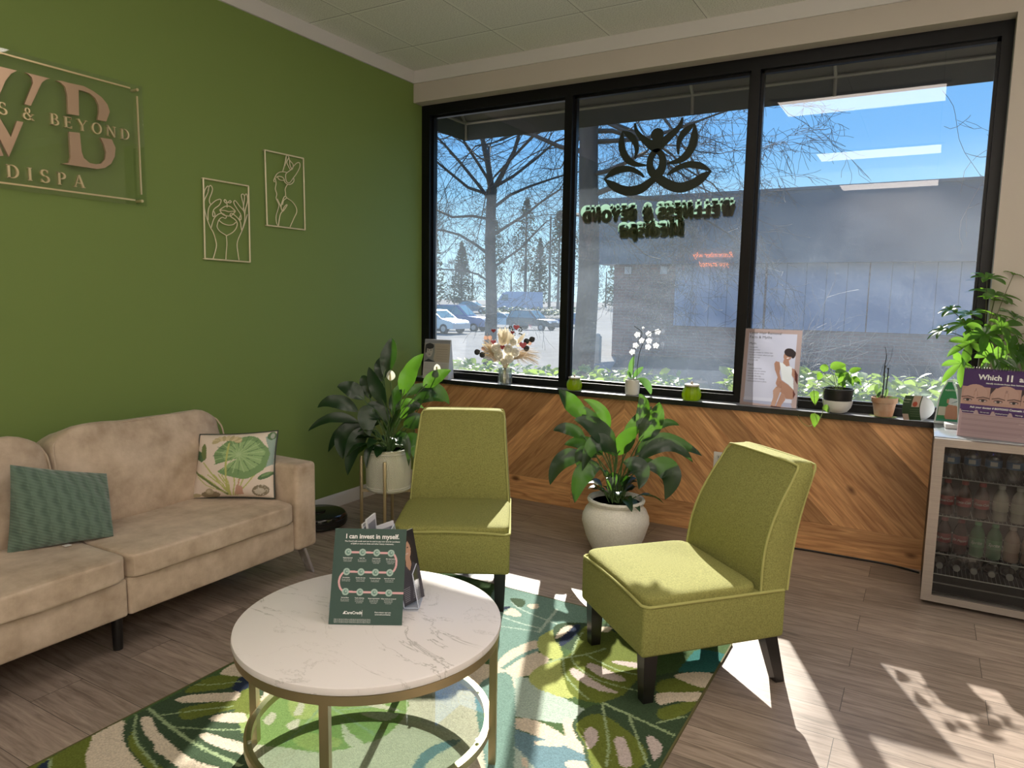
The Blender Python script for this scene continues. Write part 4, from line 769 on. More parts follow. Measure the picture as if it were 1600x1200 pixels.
def knit_mat():
    if 'cable knit' in MC: return MC['cable knit']
    m = pm('cable knit', (.115, .165, .135), .9, spec=.15, sheen=.4); nt = m.node_tree; b = nt.nodes['Principled BSDF']
    tc = nd(nt, 'ShaderNodeTexCoord'); mp = nd(nt, 'ShaderNodeMapping'); mp.inputs['Scale'].default_value = (1, 1, 1); nt.links.new(tc.outputs['Object'], mp.inputs[0])
    s = nd(nt, 'ShaderNodeSeparateXYZ'); nt.links.new(mp.outputs[0], s.inputs[0])
    def mt(op, a_, v_=None):
        n = nd(nt, 'ShaderNodeMath', operation=op); nt.links.new(a_, n.inputs[0])
        if v_ is not None:
            if isinstance(v_, (int, float)): n.inputs[1].default_value = v_
            else: nt.links.new(v_, n.inputs[1])
        return n.outputs[0]
    phs = mt('MULTIPLY', mt('FLOOR', mt('MULTIPLY', s.outputs['Y'], 150 / (2 * pi))), pi)
    wv = mt('SINE', mt('ADD', mt('MULTIPLY', s.outputs['Z'], 95), phs))
    col_ = mt('MULTIPLY', mt('SINE', mt('MULTIPLY', mt('ADD', s.outputs['Y'], mt('MULTIPLY', wv, .005)), 150)), mt('ADD', mt('MULTIPLY', wv, .35), .75))
    rib = mt('MULTIPLY', mt('SINE', mt('MULTIPLY', mt('ADD', s.outputs['Z'], mt('MULTIPLY', s.outputs['Y'], .5)), 520)), .35)
    class ad: outputs = [mt('MULTIPLY', mt('ADD', mt('ADD', col_, rib), 1.4), .36)]
    bp = nd(nt, 'ShaderNodeBump', i_Strength=.7, i_Distance=.008); nt.links.new(ad.outputs[0], bp.inputs['Height']); nt.links.new(bp.outputs[0], b.inputs['Normal'])
    r = nd(nt, 'ShaderNodeValToRGB'); r.color_ramp.elements[0].color = (.075, .12, .09, 1); r.color_ramp.elements[0].position = .1; r.color_ramp.elements[1].color = (.135, .20, .155, 1); r.color_ramp.elements[1].position = .75
    nt.links.new(ad.outputs[0], r.inputs[0]); nt.links.new(r.outputs[0], b.inputs['Base Color'])
    return m
knit()

# ================================================================== slipper chairs
m_oliv = pm('olive woven fabric', (.315, .315, .10), .85, spec=.2, noise=(190, (.19, .188, .058), (1, 1, 1), 4.0), bump=(260, .3, (1, 1, 1)))
m_olpipe = pm('olive piping', (.37, .365, .13), .8, spec=.2)
m_chleg = pm('black chair leg', (.010, .009, .009), .28)
def chair(label, loc, rz):
    t = thing('slipper_chair', label, 'chair', loc, rz, 'olive slipper chairs')
    W, D, D2 = .265, .28, .325; SH = .374
    # seat box
    MB().rbox((-W, -D, .19), (W, D2 - .01, SH), .014, 3, taper=lambda v: V((v.x * (1 - .025 * (1 if v.y > 0 else 0)), v.y, v.z))).build('seat', m_oliv, t)
    c = MB().sbox((W - .004, .236, .046), 10, 16, puff=(0, 0, .15), fn=lambda q, n: q if q.z > -.02 else V((q.x, q.y, -.02))).build('seat_cushion', m_oliv, t); c.location = (0, -.04, SH - .009)
    q = []
    zz = SH + .001
    ring = [(-W + .006, .17), (-W + .001, -D + .02), (-W + .02, -D + .001), (W - .02, -D + .001), (W - .001, -D + .02), (W - .006, .30)]
    pts = []
    for i in range(len(ring) - 1):
        (x0, y0), (x1, y1) = ring[i], ring[i + 1]
        for k in range(10): pts.append(V((x0 + (x1 - x0) * k / 10, y0 + (y1 - y0) * k / 10, zz)))
    pts.append(V((ring[-1][0], ring[-1][1], zz)))
    for p in pts:
        if p.y < -D + .03: p.z += .012 * (1 - (p.x / W) ** 2)
    MB().tube(pts, .0055, 8).build('piping', m_olpipe, t)
    # back: stacked sections, tapering, leaning, softly bowed
    n = 18; N = 28; vs = []
    fr = []; bk = []; top = []
    def sect(tt):
        z = SH - .004 + .452 * tt; hw = W - .004 - .036 * tt; yb = D2 + .125 * tt - .02 * sin(pi * tt); th = .125 - .035 * tt + .022 * sin(pi * min(1, tt * 1.1))
        return z, hw, yb, th
    for i in range(n + 4):
        tt = min(i / n, 1.0); z, hw, yb, th = sect(tt); s = 1.0
        if i > n:
            k = (i - n) / 3; z = z - .0 + .012 * sin(k * pi / 2); s = 1 - .09 * (1 - cos(k * pi / 2)); 
        if tt > .9 and i <= n: hw -= .02 * ((tt - .9) / .1) ** 2.5
        if i > n: hw -= .02
        for j in range(N):
            a = 2 * pi * j / N; kx = abs(cos(a)) ** (2 / 9) * (1 if cos(a) > 0 else -1); ky = abs(sin(a)) ** (2 / 9) * (1 if sin(a) > 0 else -1)
            vs.append((kx * hw * s, yb - th / 2 + ky * th / 2 * (s if i <= n else s - .12 * (i - n) / 3), z))
    fs = [(i * N + j, i * N + (j + 1) % N, (i + 1) * N + (j + 1) % N, (i + 1) * N + j) for i in range(n + 3) for j in range(N)]
    fs.append(list(range((n + 3) * N, (n + 4) * N))); fs.append(list(range(N - 1, -1, -1)))
    MB().add(vs, fs, 0, None, True).build('backrest', m_oliv, t)
    for side, off in (('f', 0), ('b', 1)):
        P = []
        for i in range(15):
            z, hw, yb, th = sect(i / 14 * .95); P.append((-hw + .008, yb - (th if off == 0 else 0) + (.004 if off == 0 else -.006), z))
        z, hw, yb, th = sect(1.0); y = yb - (th if off == 0 else 0) + (.006 if off == 0 else -.006)
        P += [(-hw + .012, y, z - .002), (-hw + .04, y, z + .008), (0, y, z + .011), (hw - .04, y, z + .008), (hw - .012, y, z - .002)]
        for i in range(14, -1, -1):
            z, hw, yb, th = sect(i / 14 * .95); P.append((hw - .008, yb - (th if off == 0 else 0) + (.004 if off == 0 else -.006), z))
        MB().tube(smooth(P, 2), .005, 7).build('piping', m_olpipe, t)
    def leg(x, y0, y1, zf=0):
        a, b_ = .027, .020; x1 = x
        v = [(x + sx_ * a, y0 + sy_ * a, .192) for sx_, sy_ in ((-1, -1), (1, -1), (1, 1), (-1, 1))] + [(x1 + sx_ * b_, y1 + sy_ * b_, zf) for sx_, sy_ in ((-1, -1), (1, -1), (1, 1), (-1, 1))]
        MB().add(v, [(0, 1, 2, 3), (7, 6, 5, 4), (0, 4, 5, 1), (1, 5, 6, 2), (2, 6, 7, 3), (3, 7, 4, 0)]).build('leg', m_chleg, t)
    for x in (-.222, .222): leg(x, -.235, -.235, .0085); leg(x, .265, .325)
    return t
chair('olive green slipper chair facing the room, directly behind the coffee table', (1.471, -1.657, 0), R(29.5))
chair('olive green slipper chair turned sideways, standing on the corner of the leaf rug', (2.597, -1.787, 0), R(-42))

# ================================================================== rug
def rug():
    x0, x1, y0, y1 = 1.15, 2.765, -3.82, -1.515
    nx, ny = 420, 600
    S = []
    for s in RUG:
        k, col, P = s[0], s[1], [(a - x0, b_ - y0) for a, b_ in s[2]]
        if k == 'p': S.append(('p', col, [tuple(q)[:2] for q in smooth([(a, b_, 0) for a, b_ in P], 4, True)]))
        else: S.append(('l', col, [tuple(q)[:2] for q in smooth([(a, b_, 0) for a, b_ in P], 4)], s[3]))
    C = paint(nx, ny, x1 - x0, y1 - y0, (.06, .11, .04), S, .0022)
    m = pm('woven rug pile', rough=.95, attr=True, spec=.1, noise=(170, .55, (1, 1, 1), 3.0), bump=(420, .4, (1, 1, 1)))
    t = thing('area_rug', 'green and cream monstera leaf rug on the wood floor', 'rug', ((x0 + x1) / 2, (y0 + y1) / 2, 0))
    L = V(t.location)
    painted('pile', m, t, C, lambda u, v: V((x0 + u * (x1 - x0), y0 + v * (y1 - y0), .008)) - L)
    e = pm('rug binding', (.10, .09, .03), .9); b = MB()
    for lo, hi in (((x0 - .006, y0, 0), (x0, y1, .0085)), ((x1, y0, 0), (x1 + .006, y1, .0085)), ((x0 - .006, y1, 0), (x1 + .006, y1 + .006, .0085)), ((x0 - .006, y0 - .006, 0), (x1 + .006, y0, .0085))): b.box(lo, hi)
    b.build('binding', e, t, True)
rug()

# ================================================================== coffee table
def marble():
    m = bpy.data.materials.new('white marble'); m.use_nodes = True; nt = m.node_tree; b = nt.nodes['Principled BSDF']; b.inputs['Roughness'].default_value = .32
    tc = nd(nt, 'ShaderNodeTexCoord'); mp = nd(nt, 'ShaderNodeMapping'); mp.inputs['Rotation'].default_value = (0, 0, .5); mp.inputs['Scale'].default_value = (1, 2.3, 1); nt.links.new(tc.outputs['Object'], mp.inputs[0])
    nz = nd(nt, 'ShaderNodeTexNoise', i_Scale=3.0, i_Detail=8.0, i_Roughness=.62, i_Distortion=.8); nt.links.new(mp.outputs[0], nz.inputs['Vector'])
    s = nd(nt, 'ShaderNodeMath', operation='SUBTRACT'); s.inputs[1].default_value = .5; nt.links.new(nz.outputs[0], s.inputs[0])
    a = nd(nt, 'ShaderNodeMath', operation='ABSOLUTE'); nt.links.new(s.outputs[0], a.inputs[0])
    n2 = nd(nt, 'ShaderNodeTexNoise', i_Scale=2.4, i_Detail=2.0); nt.links.new(tc.outputs['Object'], n2.inputs['Vector'])
    k = nd(nt, 'ShaderNodeMapRange'); k.inputs['From Min'].default_value = .45; k.inputs['From Max'].default_value = .66; k.inputs['To Min'].default_value = -.004; k.inputs['To Max'].default_value = .008; nt.links.new(n2.outputs[0], k.inputs[0])
    d = nd(nt, 'ShaderNodeMath', operation='SUBTRACT'); nt.links.new(a.outputs[0], d.inputs[0]); nt.links.new(k.outputs[0], d.inputs[1])
    r = nd(nt, 'ShaderNodeValToRGB'); r.color_ramp.elements[0].position = 0; r.color_ramp.elements[0].color = (.50, .47, .455, 1); r.color_ramp.elements[1].position = .009; r.color_ramp.elements[1].color = (.80, .755, .755, 1)
    nt.links.new(d.outputs[0], r.inputs[0]); nt.links.new(r.outputs[0], b.inputs['Base Color'])
    return m
m_ppr = pm('printed sheet', rough=.55, attr=True, spec=.25, translucent=((1, 1, 1), .35))
m_brass = pm('satin brass', (.50, .41, .25), .38, .9)
def table():
    c = V((1.968, -2.838, 0)); t = thing('coffee_table', 'round white marble coffee table with brass frame and glass lower shelf', 'coffee table', c)
    MB().lathe([(0, .424), (.392, .424), (.398, .428), (.400, .436), (.398, .447), (.392, .45), (0, .45)], 96).build('tabletop', marble(), t)
    def ring(z0, z1, r0, r1, n=96):
        return MB().lathe([(r0, z0), (r1, z0), (r1, z1), (r0, z1), (r0, z0)], n)
    ring(.398, .424, .372, .394).build('top_ring', m_brass, t)
    ring(.105, .128, .352, .374).build('shelf_ring', m_brass, t)
    MB().lathe([(0, .128), (.366, .128), (.366, .134), (0, .134)], 96).build('glass_shelf', [clear('shelf glass', (.88, .96, .93), .13, .0, .6)], t)
    for k in range(4):
        a = R(23.7 + 90 * k); M = Matrix.Rotation(a, 4, 'Z')
        MB().box((.370, -.0125, 0.0085), (.392, .0125, .40), 0, M).build('leg', m_brass, t)
    for k in range(8):
        a = R(10 + 45 * k); o = MB().cyl((.358 * cos(a), .358 * sin(a), .134), (.358 * cos(a), .358 * sin(a), .1365), .006, n=10).build('clip', m_chrome, t)
table()

# ---- printed things on the table
def flyer():
    o = V((1.895, -2.943, .4515)); ux = V((.866, .5, 0)); aw = V((-.5, .866, 0)); uy = V((0, 0, .934)) + aw * .358
    Wd, H = .2195, .281; M = panel_M(o, ux, uy)
    t = thing('leaflet', 'dark green I can invest in myself flyer leaning on the acrylic stand', 'flyer', o)
    G = (.038, .075, .062); PK = (.64, .36, .38); MN = (.34, .46, .41)
    k = Wd / 215.; S = []
    def X(u): return (u - 195) / 640 * Wd
    def Y(v): return (1085 - v) / 835 * H
    def straighten(u, v): # photo crop to sheet
        f = (1085 - v) / 835.; left = 182 + (252 - 182) * f; right = 805 + (858 - 805) * f
        return (u - left) / (right - left) * Wd, (1082 - v) / 833 * H
    dots = [(358, 458), (480, 459), (600, 461), (722, 463), (342, 630), (464, 631), (587, 633), (708, 634), (330, 803), (452, 805), (575, 807), (698, 809)]
    P = [straighten(*q) for q in dots]
    for a, b_ in ((0, 3), (4, 7), (8, 11)): S.append(('l', PK, [P[a], P[b_]], .0058))
    S.append(('l', PK, [P[11], (Wd, P[11][1])], .0058))
    r = (P[3][1] - P[7][1]) / 2; cx, cy = P[3][0], (P[3][1] + P[7][1]) / 2
    S.append(('l', PK, [(cx + r * cos(a) * .62, cy + r * sin(a)) for a in np.linspace(pi / 2, -pi / 2, 18)], .0058))
    r = (P[4][1] - P[8][1]) / 2; cx, cy = P[4][0], (P[4][1] + P[8][1]) / 2
    S.append(('l', PK, [(cx + r * cos(a) * .72, cy + r * sin(a)) for a in np.linspace(pi / 2, 3 * pi / 2, 18)], .0058))
    for x, y in P: S.append(('e', MN, x, y, .0105, .0105)); S.append(('e', (.12, .22, .19), x, y, .0055, .006)); S.append(('e', MN, x + .001, y + .001, .003, .003))
    S.append(('r', (.6, .6, .6), Wd * .445, .024, Wd * .449, .042))
    C = paint(220, 280, Wd, H, G, S)
    L = V(t.location)
    painted('sheet', pm('printed paper', rough=.5, attr=True, spec=.3), t, C, lambda u, v: (M @ V((u * Wd, v * H, 0))) - L)
    MB().box((0, 0, -.0015), (Wd, H, -.0005), 0, M).build('backing', pm('dark green card', G, .6), t, True)
    wt = pm('white print', (.75, .76, .76), .6); b = MB()
    M2 = M.copy(); M2.translation = M.translation + (M.to_3x3() @ V((0, 0, .0008)))
    text(b, 'I can invest in myself.', Wd * .53, H * .895, .0192, M2, bold=.0005)
    text(b, 'The CareCredit credit card can be used to pay over time for purchases', Wd * .53, H * .858, .0058, M2, bold=.0001)
    text(b, 'of $200 or more on these and other beauty treatments.', Wd * .53, H * .832, .0058, M2, bold=.0001)
    caps = ['Brightening facial', 'Laser hair', 'Chemical peel', 'Skin rejuvenation', 'Consultation', 'Double chin care', 'Permanent makeup', 'Laser hair removal', 'Dermal fillers', 'Teeth whitening', 'Breast augmentation', 'What would you invest in?']
    for (x, y), s in zip(P, caps):
        text(b, s, x, y - .0185, .0042, M2, bold=.0001)
        for j, s2 in enumerate(('Pay over time with', 'monthly payments', 'on your card')[:2 + (len(s) % 2)]): text(b, s2, x, y - .0235 - .0042 * j, .0034, M2)
    text(b, 'CareCredit', Wd * .33, .030, .0115, M2, bold=.0003)
    b.add([(x + Wd * .185, y + .03, 0) for x, y in ((0, 0), (.009, 0), (.0055, .009))], [(0, 1, 2)], 0, M2)
    text(b, 'Find a doctor near you', Wd * .73, .034, .0052, M2, bold=.0001); text(b, 'carecredit.com/beauty', Wd * .73, .028, .0052, M2, bold=.0001)
    for j in range(4): text(b, 'Subject to credit approval. Minimum monthly payments required. See details for full terms.', Wd * .07, .0145 - .0032 * j, .0030, M2, align='LEFT')
    b.build('lettering', wt, t, True)
flyer()
def holder():
    c = V((1.925, -2.795, .45)); t = thing('brochure_holder', 'clear acrylic brochure stand behind the green flyer on the table', 'holder', c, R(30))
    ac = clear('bright acrylic', (.93, .96, 1.0), .10, .02, .5); b = MB()
    b.box((-.125, -.015, .0), (.155, .15, .004)); b.build('base', ac, t)
    for s, x in ((1, .155), (-1, -.125)):
        b = MB(); q = .0025
        b.add([(x, .0, .004), (x + q * s, .0, .004), (x + q * s - .02 * s, .0, .115), (x - .02 * s, .0, .115), (x, .11, .004), (x + q * s, .11, .004), (x + q * s - .02 * s, .11, .115), (x - .02 * s, .11, .115)],
              [(0, 1, 2, 3), (4, 5, 6, 7), (0, 4, 5, 1), (1, 5, 6, 2), (2, 6, 7, 3), (3, 7, 4, 0)])
        x2 = x - .045 * s
        b.add([(x2, .0, .004), (x2 + q * s, .0, .004), (x2 + q * s - .05 * s, .0, .24), (x2 - .05 * s, .0, .24), (x2, .11, .004), (x2 + q * s, .11, .004), (x2 + q * s - .05 * s, .11, .24), (x2 - .05 * s, .11, .24)],
              [(0, 1, 2, 3), (4, 5, 6, 7), (0, 4, 5, 1), (1, 5, 6, 2), (2, 6, 7, 3), (3, 7, 4, 0)])
        o = b.build('side_pocket', ac, t)
        e_ = MB()
        for x_, h_, l_ in ((x, .115, .02), (x2, .24, .05)):
            for y_ in (0, .11): e_.tube([(x_, y_, .004), (x_ - l_ * s, y_, h_)], .0017, 5)
            e_.tube([(x_ - l_ * s, 0, h_), (x_ - l_ * s, .11, h_)], .0017, 5)
        e_.tube([(x, 0, .004), (x2, 0, .004), (x2, .11, .004), (x, .11, .004)], .002, 5, closed=True)
        e_.build('polished_edges', pm('acrylic edge', (.62, .66, .78), .2, spec=.6), o)
    b = MB(); b.box((-.05, .145, .004), (.07, .1475, .22)); b.build('rear_pocket', ac, t)
    return t
H_ = holder()
def brochure(label, loc, rz, w_, h_, lean, C, group=None, roll=0.0, cat='brochure'):
    t = thing('brochure', label, cat, loc, rz, group)
    Mr = Matrix.Rotation(lean, 4, 'X') @ Matrix.Rotation(roll, 4, 'Y')
    painted('cover', MC['printed paper'], t, C, lambda u, v: Mr @ V(((u - .5) * w_, -.003, v * h_)))
    MB().box((-w_ / 2, -.0026, 0), (w_ / 2, .003, h_), 0, Mr).build('pages', pm('paper white', (.66, .66, .68), .7), t)
Mh = Matrix.Translation(H_.location) @ Matrix.Rotation(R(30), 4, 'Z')
def woman_cover():
    SK = (.50, .30, .21); S = [('r', (.02, .018, .02), 0, 0, 1, 2), ('e', (.03, .022, .02), .5, 1.5, .36, .42), ('e', SK, .52, 1.48, .21, .27), ('e', (.03, .022, .02), .42, 1.74, .3, .12, .3), ('p', SK, [(.42, 1.3), (.62, 1.3), (.66, 1.05), (.52, .85), (.40, 1.05)]),
        ('p', (.07, .065, .08), [(.0, .0), (1, 0), (1, .9), (.72, 1.1), (.56, .85), (.35, 1.1), (0, .9)]), ('e', (.6, .45, .4), .53, 1.37, .08, .025), ('e', (.05, .03, .03), .44, 1.54, .04, .018), ('e', (.05, .03, .03), .60, 1.54, .04, .018)]
    for i in range(8): S.append(('l', (.3, .3, .33), [(.1, .1 + .05 * i), (.75, .12 + .05 * i)], .012))
    return paint(60, 120, 1, 2, (.03, .03, .04), S)
def lines_cover(bg, n=14):
    return paint(50, 90, 1, 2, bg, [('l', (.12, .11, .12), [(.1, .15 + i * .085), (.9, .15 + i * .085)], .03) for i in range(n)] + [('r', (.2, .2, .24), .1, 1.55, .9, 1.85)])
p = Mh @ V((.134, .045, .006)); brochure('dark brochure with a smiling woman, in the right side of the acrylic stand', p, R(30 + 58), .10, .225, R(-13), woman_cover())
p = Mh @ V((-.092, .05, .006)); brochure('pale brochure with fine print, in the left side of the acrylic stand', p, R(30 - 60), .10, .19, R(-14), lines_cover((.42, .40, .40), 16))
for i, (dx, l_, r_, z_) in enumerate(((.005, 'tallest white brochure standing above the green flyer', .30, .238), (-.012, 'white brochure just left of the tallest one above the green flyer', .34, .218), (.040, 'white brochure with a dark edge, rightmost above the green flyer', .10, .205))):
    p = Mh @ V((dx, .10 + .012 * i, .03)); brochure(l_, p, R(30 + (80 if i < 2 else 55)), .075, z_, R(-5), lines_cover((.55, .55, .6), 4), 'white brochures in the acrylic stand', 0.0)
# black round robot vacuum at the end of the sofa
def vac():
    t = thing('robot_vacuum', 'low round glossy black robot vacuum on the floor at the sofa end', 'vacuum', (.19, -1.30, 0))
    g = pm('gloss black plastic', (.006, .006, .007), .12, spec=.6)
    MB().lathe([(0, .006), (.155, .006), (.17, .015), (.172, .07), (.165, .082), (.15, .088), (.0, .09)], 56).build('body', g, t)
    MB().lathe([(.172, .028), (.178, .03), (.178, .058), (.172, .06)], 56).build('bumper', m_blkleg, t)
    MB().lathe([(0, .089), (.045, .089), (.045, .098), (.04, .1), (0, .1)], 32).build('sensor_turret', g, t)
    for x in (-.1, .1): MB().cyl((x - .012, 0, .02), (x + .012, 0, .02), .02, n=16).build('wheel', m_blkleg, t)
vac()
# ================================================================== plants
def leafm(name, col, tcol, rough=.33, fac=.42):
    return pm(name, col, rough, spec=.5, translucent=(tcol, fac), noise=(9, (col[0] * .6, col[1] * .65, col[2] * .6), (1, 1, 1), 3.0))
m_lily = leafm('peace lily leaf', (.013, .040, .014), (.17, .44, .025), .27, .22)  # sunlit and shaded leaf copies, the light put into their colours
m_lily_shade = leafm('shaded peace lily leaf', (.014, .044, .016), (.12, .34, .02), .33, .09)
m_stem = pm('green stem', (.06, .12, .03), .5)
m_soil = pm('potting soil', (.018, .013, .010), .95, bump=(60, .9, (1, 1, 1)))
m_wpot = pm('white glazed pot', (.66, .64, .58), .45)
m_spathe = pm('white spathe', (.75, .75, .66), .5, translucent=((.8, .8, .65), .35))
RZ = R(30)     # plants are laid out in a frame whose x runs along the window-side view and y away from it
def lily(t, org, spec, zc, sc, nrand, rmax, zr, seed, depth=.10, bright=()):
    """spec: (u, v) points of leaf base, middle, tip on the photo crop, width; org = crop point of the pot centre"""
    rng = random.Random(seed); b = MB(); s_ = MB()
    def P(u, v, y): return V(((u - org[0]) * sc, y, zc + (org[1] - v) * sc))
    for n_, (bu, bv, mu, mv, tu, tv, w_, yo) in enumerate(spec):
        y1 = yo; B = P(bu, bv, y1 * .5); Mm = P(mu, mv, y1 * .9); T = P(tu, tv, y1 * 1.2)
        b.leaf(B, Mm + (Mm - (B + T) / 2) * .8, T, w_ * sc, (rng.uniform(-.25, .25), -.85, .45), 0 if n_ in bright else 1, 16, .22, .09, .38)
        r0 = V((rng.uniform(-.03, .03), rng.uniform(-.03, .03), zc - .02))
        s_.tube(smooth([r0, (r0 + B) / 2 + V(((r0.x - B.x) * .12, 0, .02)), B, B + (Mm - B) * .3], 4), [.0035] * 13, 5)
    for i in range(nrand):
        a = rng.uniform(0, 2 * pi); el_ = rng.uniform(.15, 1.25); L = rng.uniform(.55, 1) * rmax
        d = V((cos(a) * cos(el_), sin(a) * cos(el_) * .8 + depth, sin(el_)))
        B = V((0, 0, zc)) + d * L * .42; T = V((0, 0, zc)) + d * L + V((0, 0, -L * .32 * cos(el_))); Mm = (B + T) / 2 + V((0, 0, L * .16))
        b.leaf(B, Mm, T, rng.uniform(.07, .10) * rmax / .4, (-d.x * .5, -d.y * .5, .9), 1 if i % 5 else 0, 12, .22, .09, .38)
        r0 = V((rng.uniform(-.03, .03), rng.uniform(-.03, .03), zc - .02)); s_.tube(smooth([r0, (r0 + B) / 2, B], 4), .003, 5)
    b.build('foliage', [m_lily, m_lily_shade], t); s_.build('stems', m_stem, t)
def spathe(t, base, tip_c, h, stem0):
    b = MB(); c = V(tip_c)
    b.leaf(c + V((0, 0, -h * .5)), c + V((-.0, .02, 0)), c + V((0, .0, h * .55)), h * .85, (0, -1, .15), 0, 10, -.25, 0, .42)
    o = b.build('flower', m_spathe, t)
    MB().tube([c + V((0, -.010, -h * .45)), c + V((0, -.014, h * .25))], [.006, .004], 8).build('spadix', pm('cream spadix', (.60, .52, .25), .7), o)
    MB().tube(smooth([stem0, (V(stem0) + c) / 2 + V((.02, 0, 0)), c + V((0, 0, -h * .5))], 5), .003, 6).build('flower_stem', m_stem, t)
def tall_lily():
    c = (.593, -1.107, 0); t = thing('potted_peace_lily', 'big dark peace lily with a white flower in a cream pot on a brass stand', 'plant', c, RZ)
    pr = [(0, .250), (.126, .250), (.132, .256), (.136, .30), (.1365, .43), (.130, .455), (.122, .475), (.120, .505), (.112, .505), (.11, .47), (0, .47)]
    m = pm('patterned cream pot', (.72, .70, .60), .55); nt = m.node_tree; bs = nt.nodes['Principled BSDF']
    tc = nd(nt, 'ShaderNodeTexCoord'); sx = nd(nt, 'ShaderNodeSeparateXYZ'); nt.links.new(tc.outputs['Object'], sx.inputs[0])
    at = nd(nt, 'ShaderNodeMath', operation='ARCTAN2'); nt.links.new(sx.outputs['Y'], at.inputs[0]); nt.links.new(sx.outputs['X'], at.inputs[1])
    def mth(op, a, v):
        n = nd(nt, 'ShaderNodeMath', operation=op); nt.links.new(a, n.inputs[0])
        if isinstance(v, (int, float)): n.inputs[1].default_value = v
        else: nt.links.new(v, n.inputs[1])
        return n.outputs[0]
    u = mth('PINGPONG', mth('MULTIPLY', at.outputs[0], 10 / pi), 1.0)          # diamonds around the pot
    v_ = mth('PINGPONG', mth('MULTIPLY', sx.outputs['Z'], 11.5), 1.0)
    dd = mth('ADD', u, v_); sn = mth('SINE', mth('MULTIPLY', dd, 34), 0.0)
    bp = nd(nt, 'ShaderNodeBump', i_Strength=.55, i_Distance=.004); nt.links.new(sn, bp.inputs['Height']); nt.links.new(bp.outputs[0], bs.inputs['Normal'])
    MB().lathe(pr, 56).build('pot', m, t)
    for P_ in ([(.1375, .262), (.139, .266), (.1375, .27)], [(.1375, .272), (.139, .276), (.1375, .28)], [(.124, .478), (.126, .482), (.1225, .487)]): MB().lathe(P_, 56).build('pot_band', m_wpot, t)
    MB().lathe([(0, .488), (.111, .488)], 40).build('soil', m_soil, t)
    sp = [(490, 290, 520, 150, 530, 62, 95, .06), (480, 320, 462, 230, 478, 172, 80, .10), (598, 400, 640, 260, 716, 150, 105, .05), (722, 342, 790, 285, 882, 240, 88, .02),
          (505, 450, 452, 330, 416, 224, 85, -.03), (410, 420, 380, 330, 350, 288, 80, .06), (380, 420, 300, 355, 225, 345, 95, .0), (350, 490, 220, 425, 115, 465, 85, -.02), (355, 550, 200, 518, 65, 600, 62, -.04),
          (380, 570, 250, 600, 158, 740, 75, .03), (395, 585, 262, 620, 262, 765, 105, -.03), (420, 590, 335, 660, 295, 852, 100, -.06), (452, 470, 410, 510, 430, 615, 120, -.08),
          (620, 400, 700, 345, 800, 372, 60, .05), (670, 430, 780, 355, 868, 445, 95, .05), (590, 530, 640, 470, 705, 460, 62, .0), (610, 570, 700, 530, 775, 605, 100, -.05), (600, 640, 690, 660, 690, 770, 105, -.08), (560, 630, 630, 620, 655, 780, 55, -.1),
          (460, 660, 415, 700, 415, 795, 42, -.1), (560, 500, 620, 430, 725, 470, 55, .03), (520, 560, 470, 470, 400, 440, 80, .0), (540, 520, 560, 400, 600, 320, 80, .08), (640, 470, 735, 400, 830, 440, 80, .1), (470, 560, 400, 560, 330, 640, 95, .05)]
    lily(t, (520, 705), sp, .50, 3.912e-3 / 3.75, 16, .36, .5, 11, bright=(2, 3, 15, 20))
    k = 3.912e-3 / 3.75
    spathe(t, None, ((538 - 520) * k, -.03, .50 + (705 - 272) * k), .062, (0, 0, .48)); spathe(t, None, ((795 - 520) * k, .06, .50 + (705 - 235) * k), .05, (.02, 0, .48))
    s = thing('plant_stand', 'four-legged brass stand holding the cream pot in the corner', 'plant stand', c, RZ)
    for a in (92, 182, 272, 2):
        x, y = .166 * cos(R(a)), .166 * sin(R(a)); MB().rbox((x - .009, y - .009, 0), (x + .009, y + .009, .455), .003, 2).build('leg', m_brass, s)
    b = MB(); 
    for a in (2, 92): b.box((-.16, -.009, .232), (.16, .009, .25), 0, Matrix.Rotation(R(a), 4, 'Z'))
    b.build('cross_bar', m_brass, s)
tall_lily()
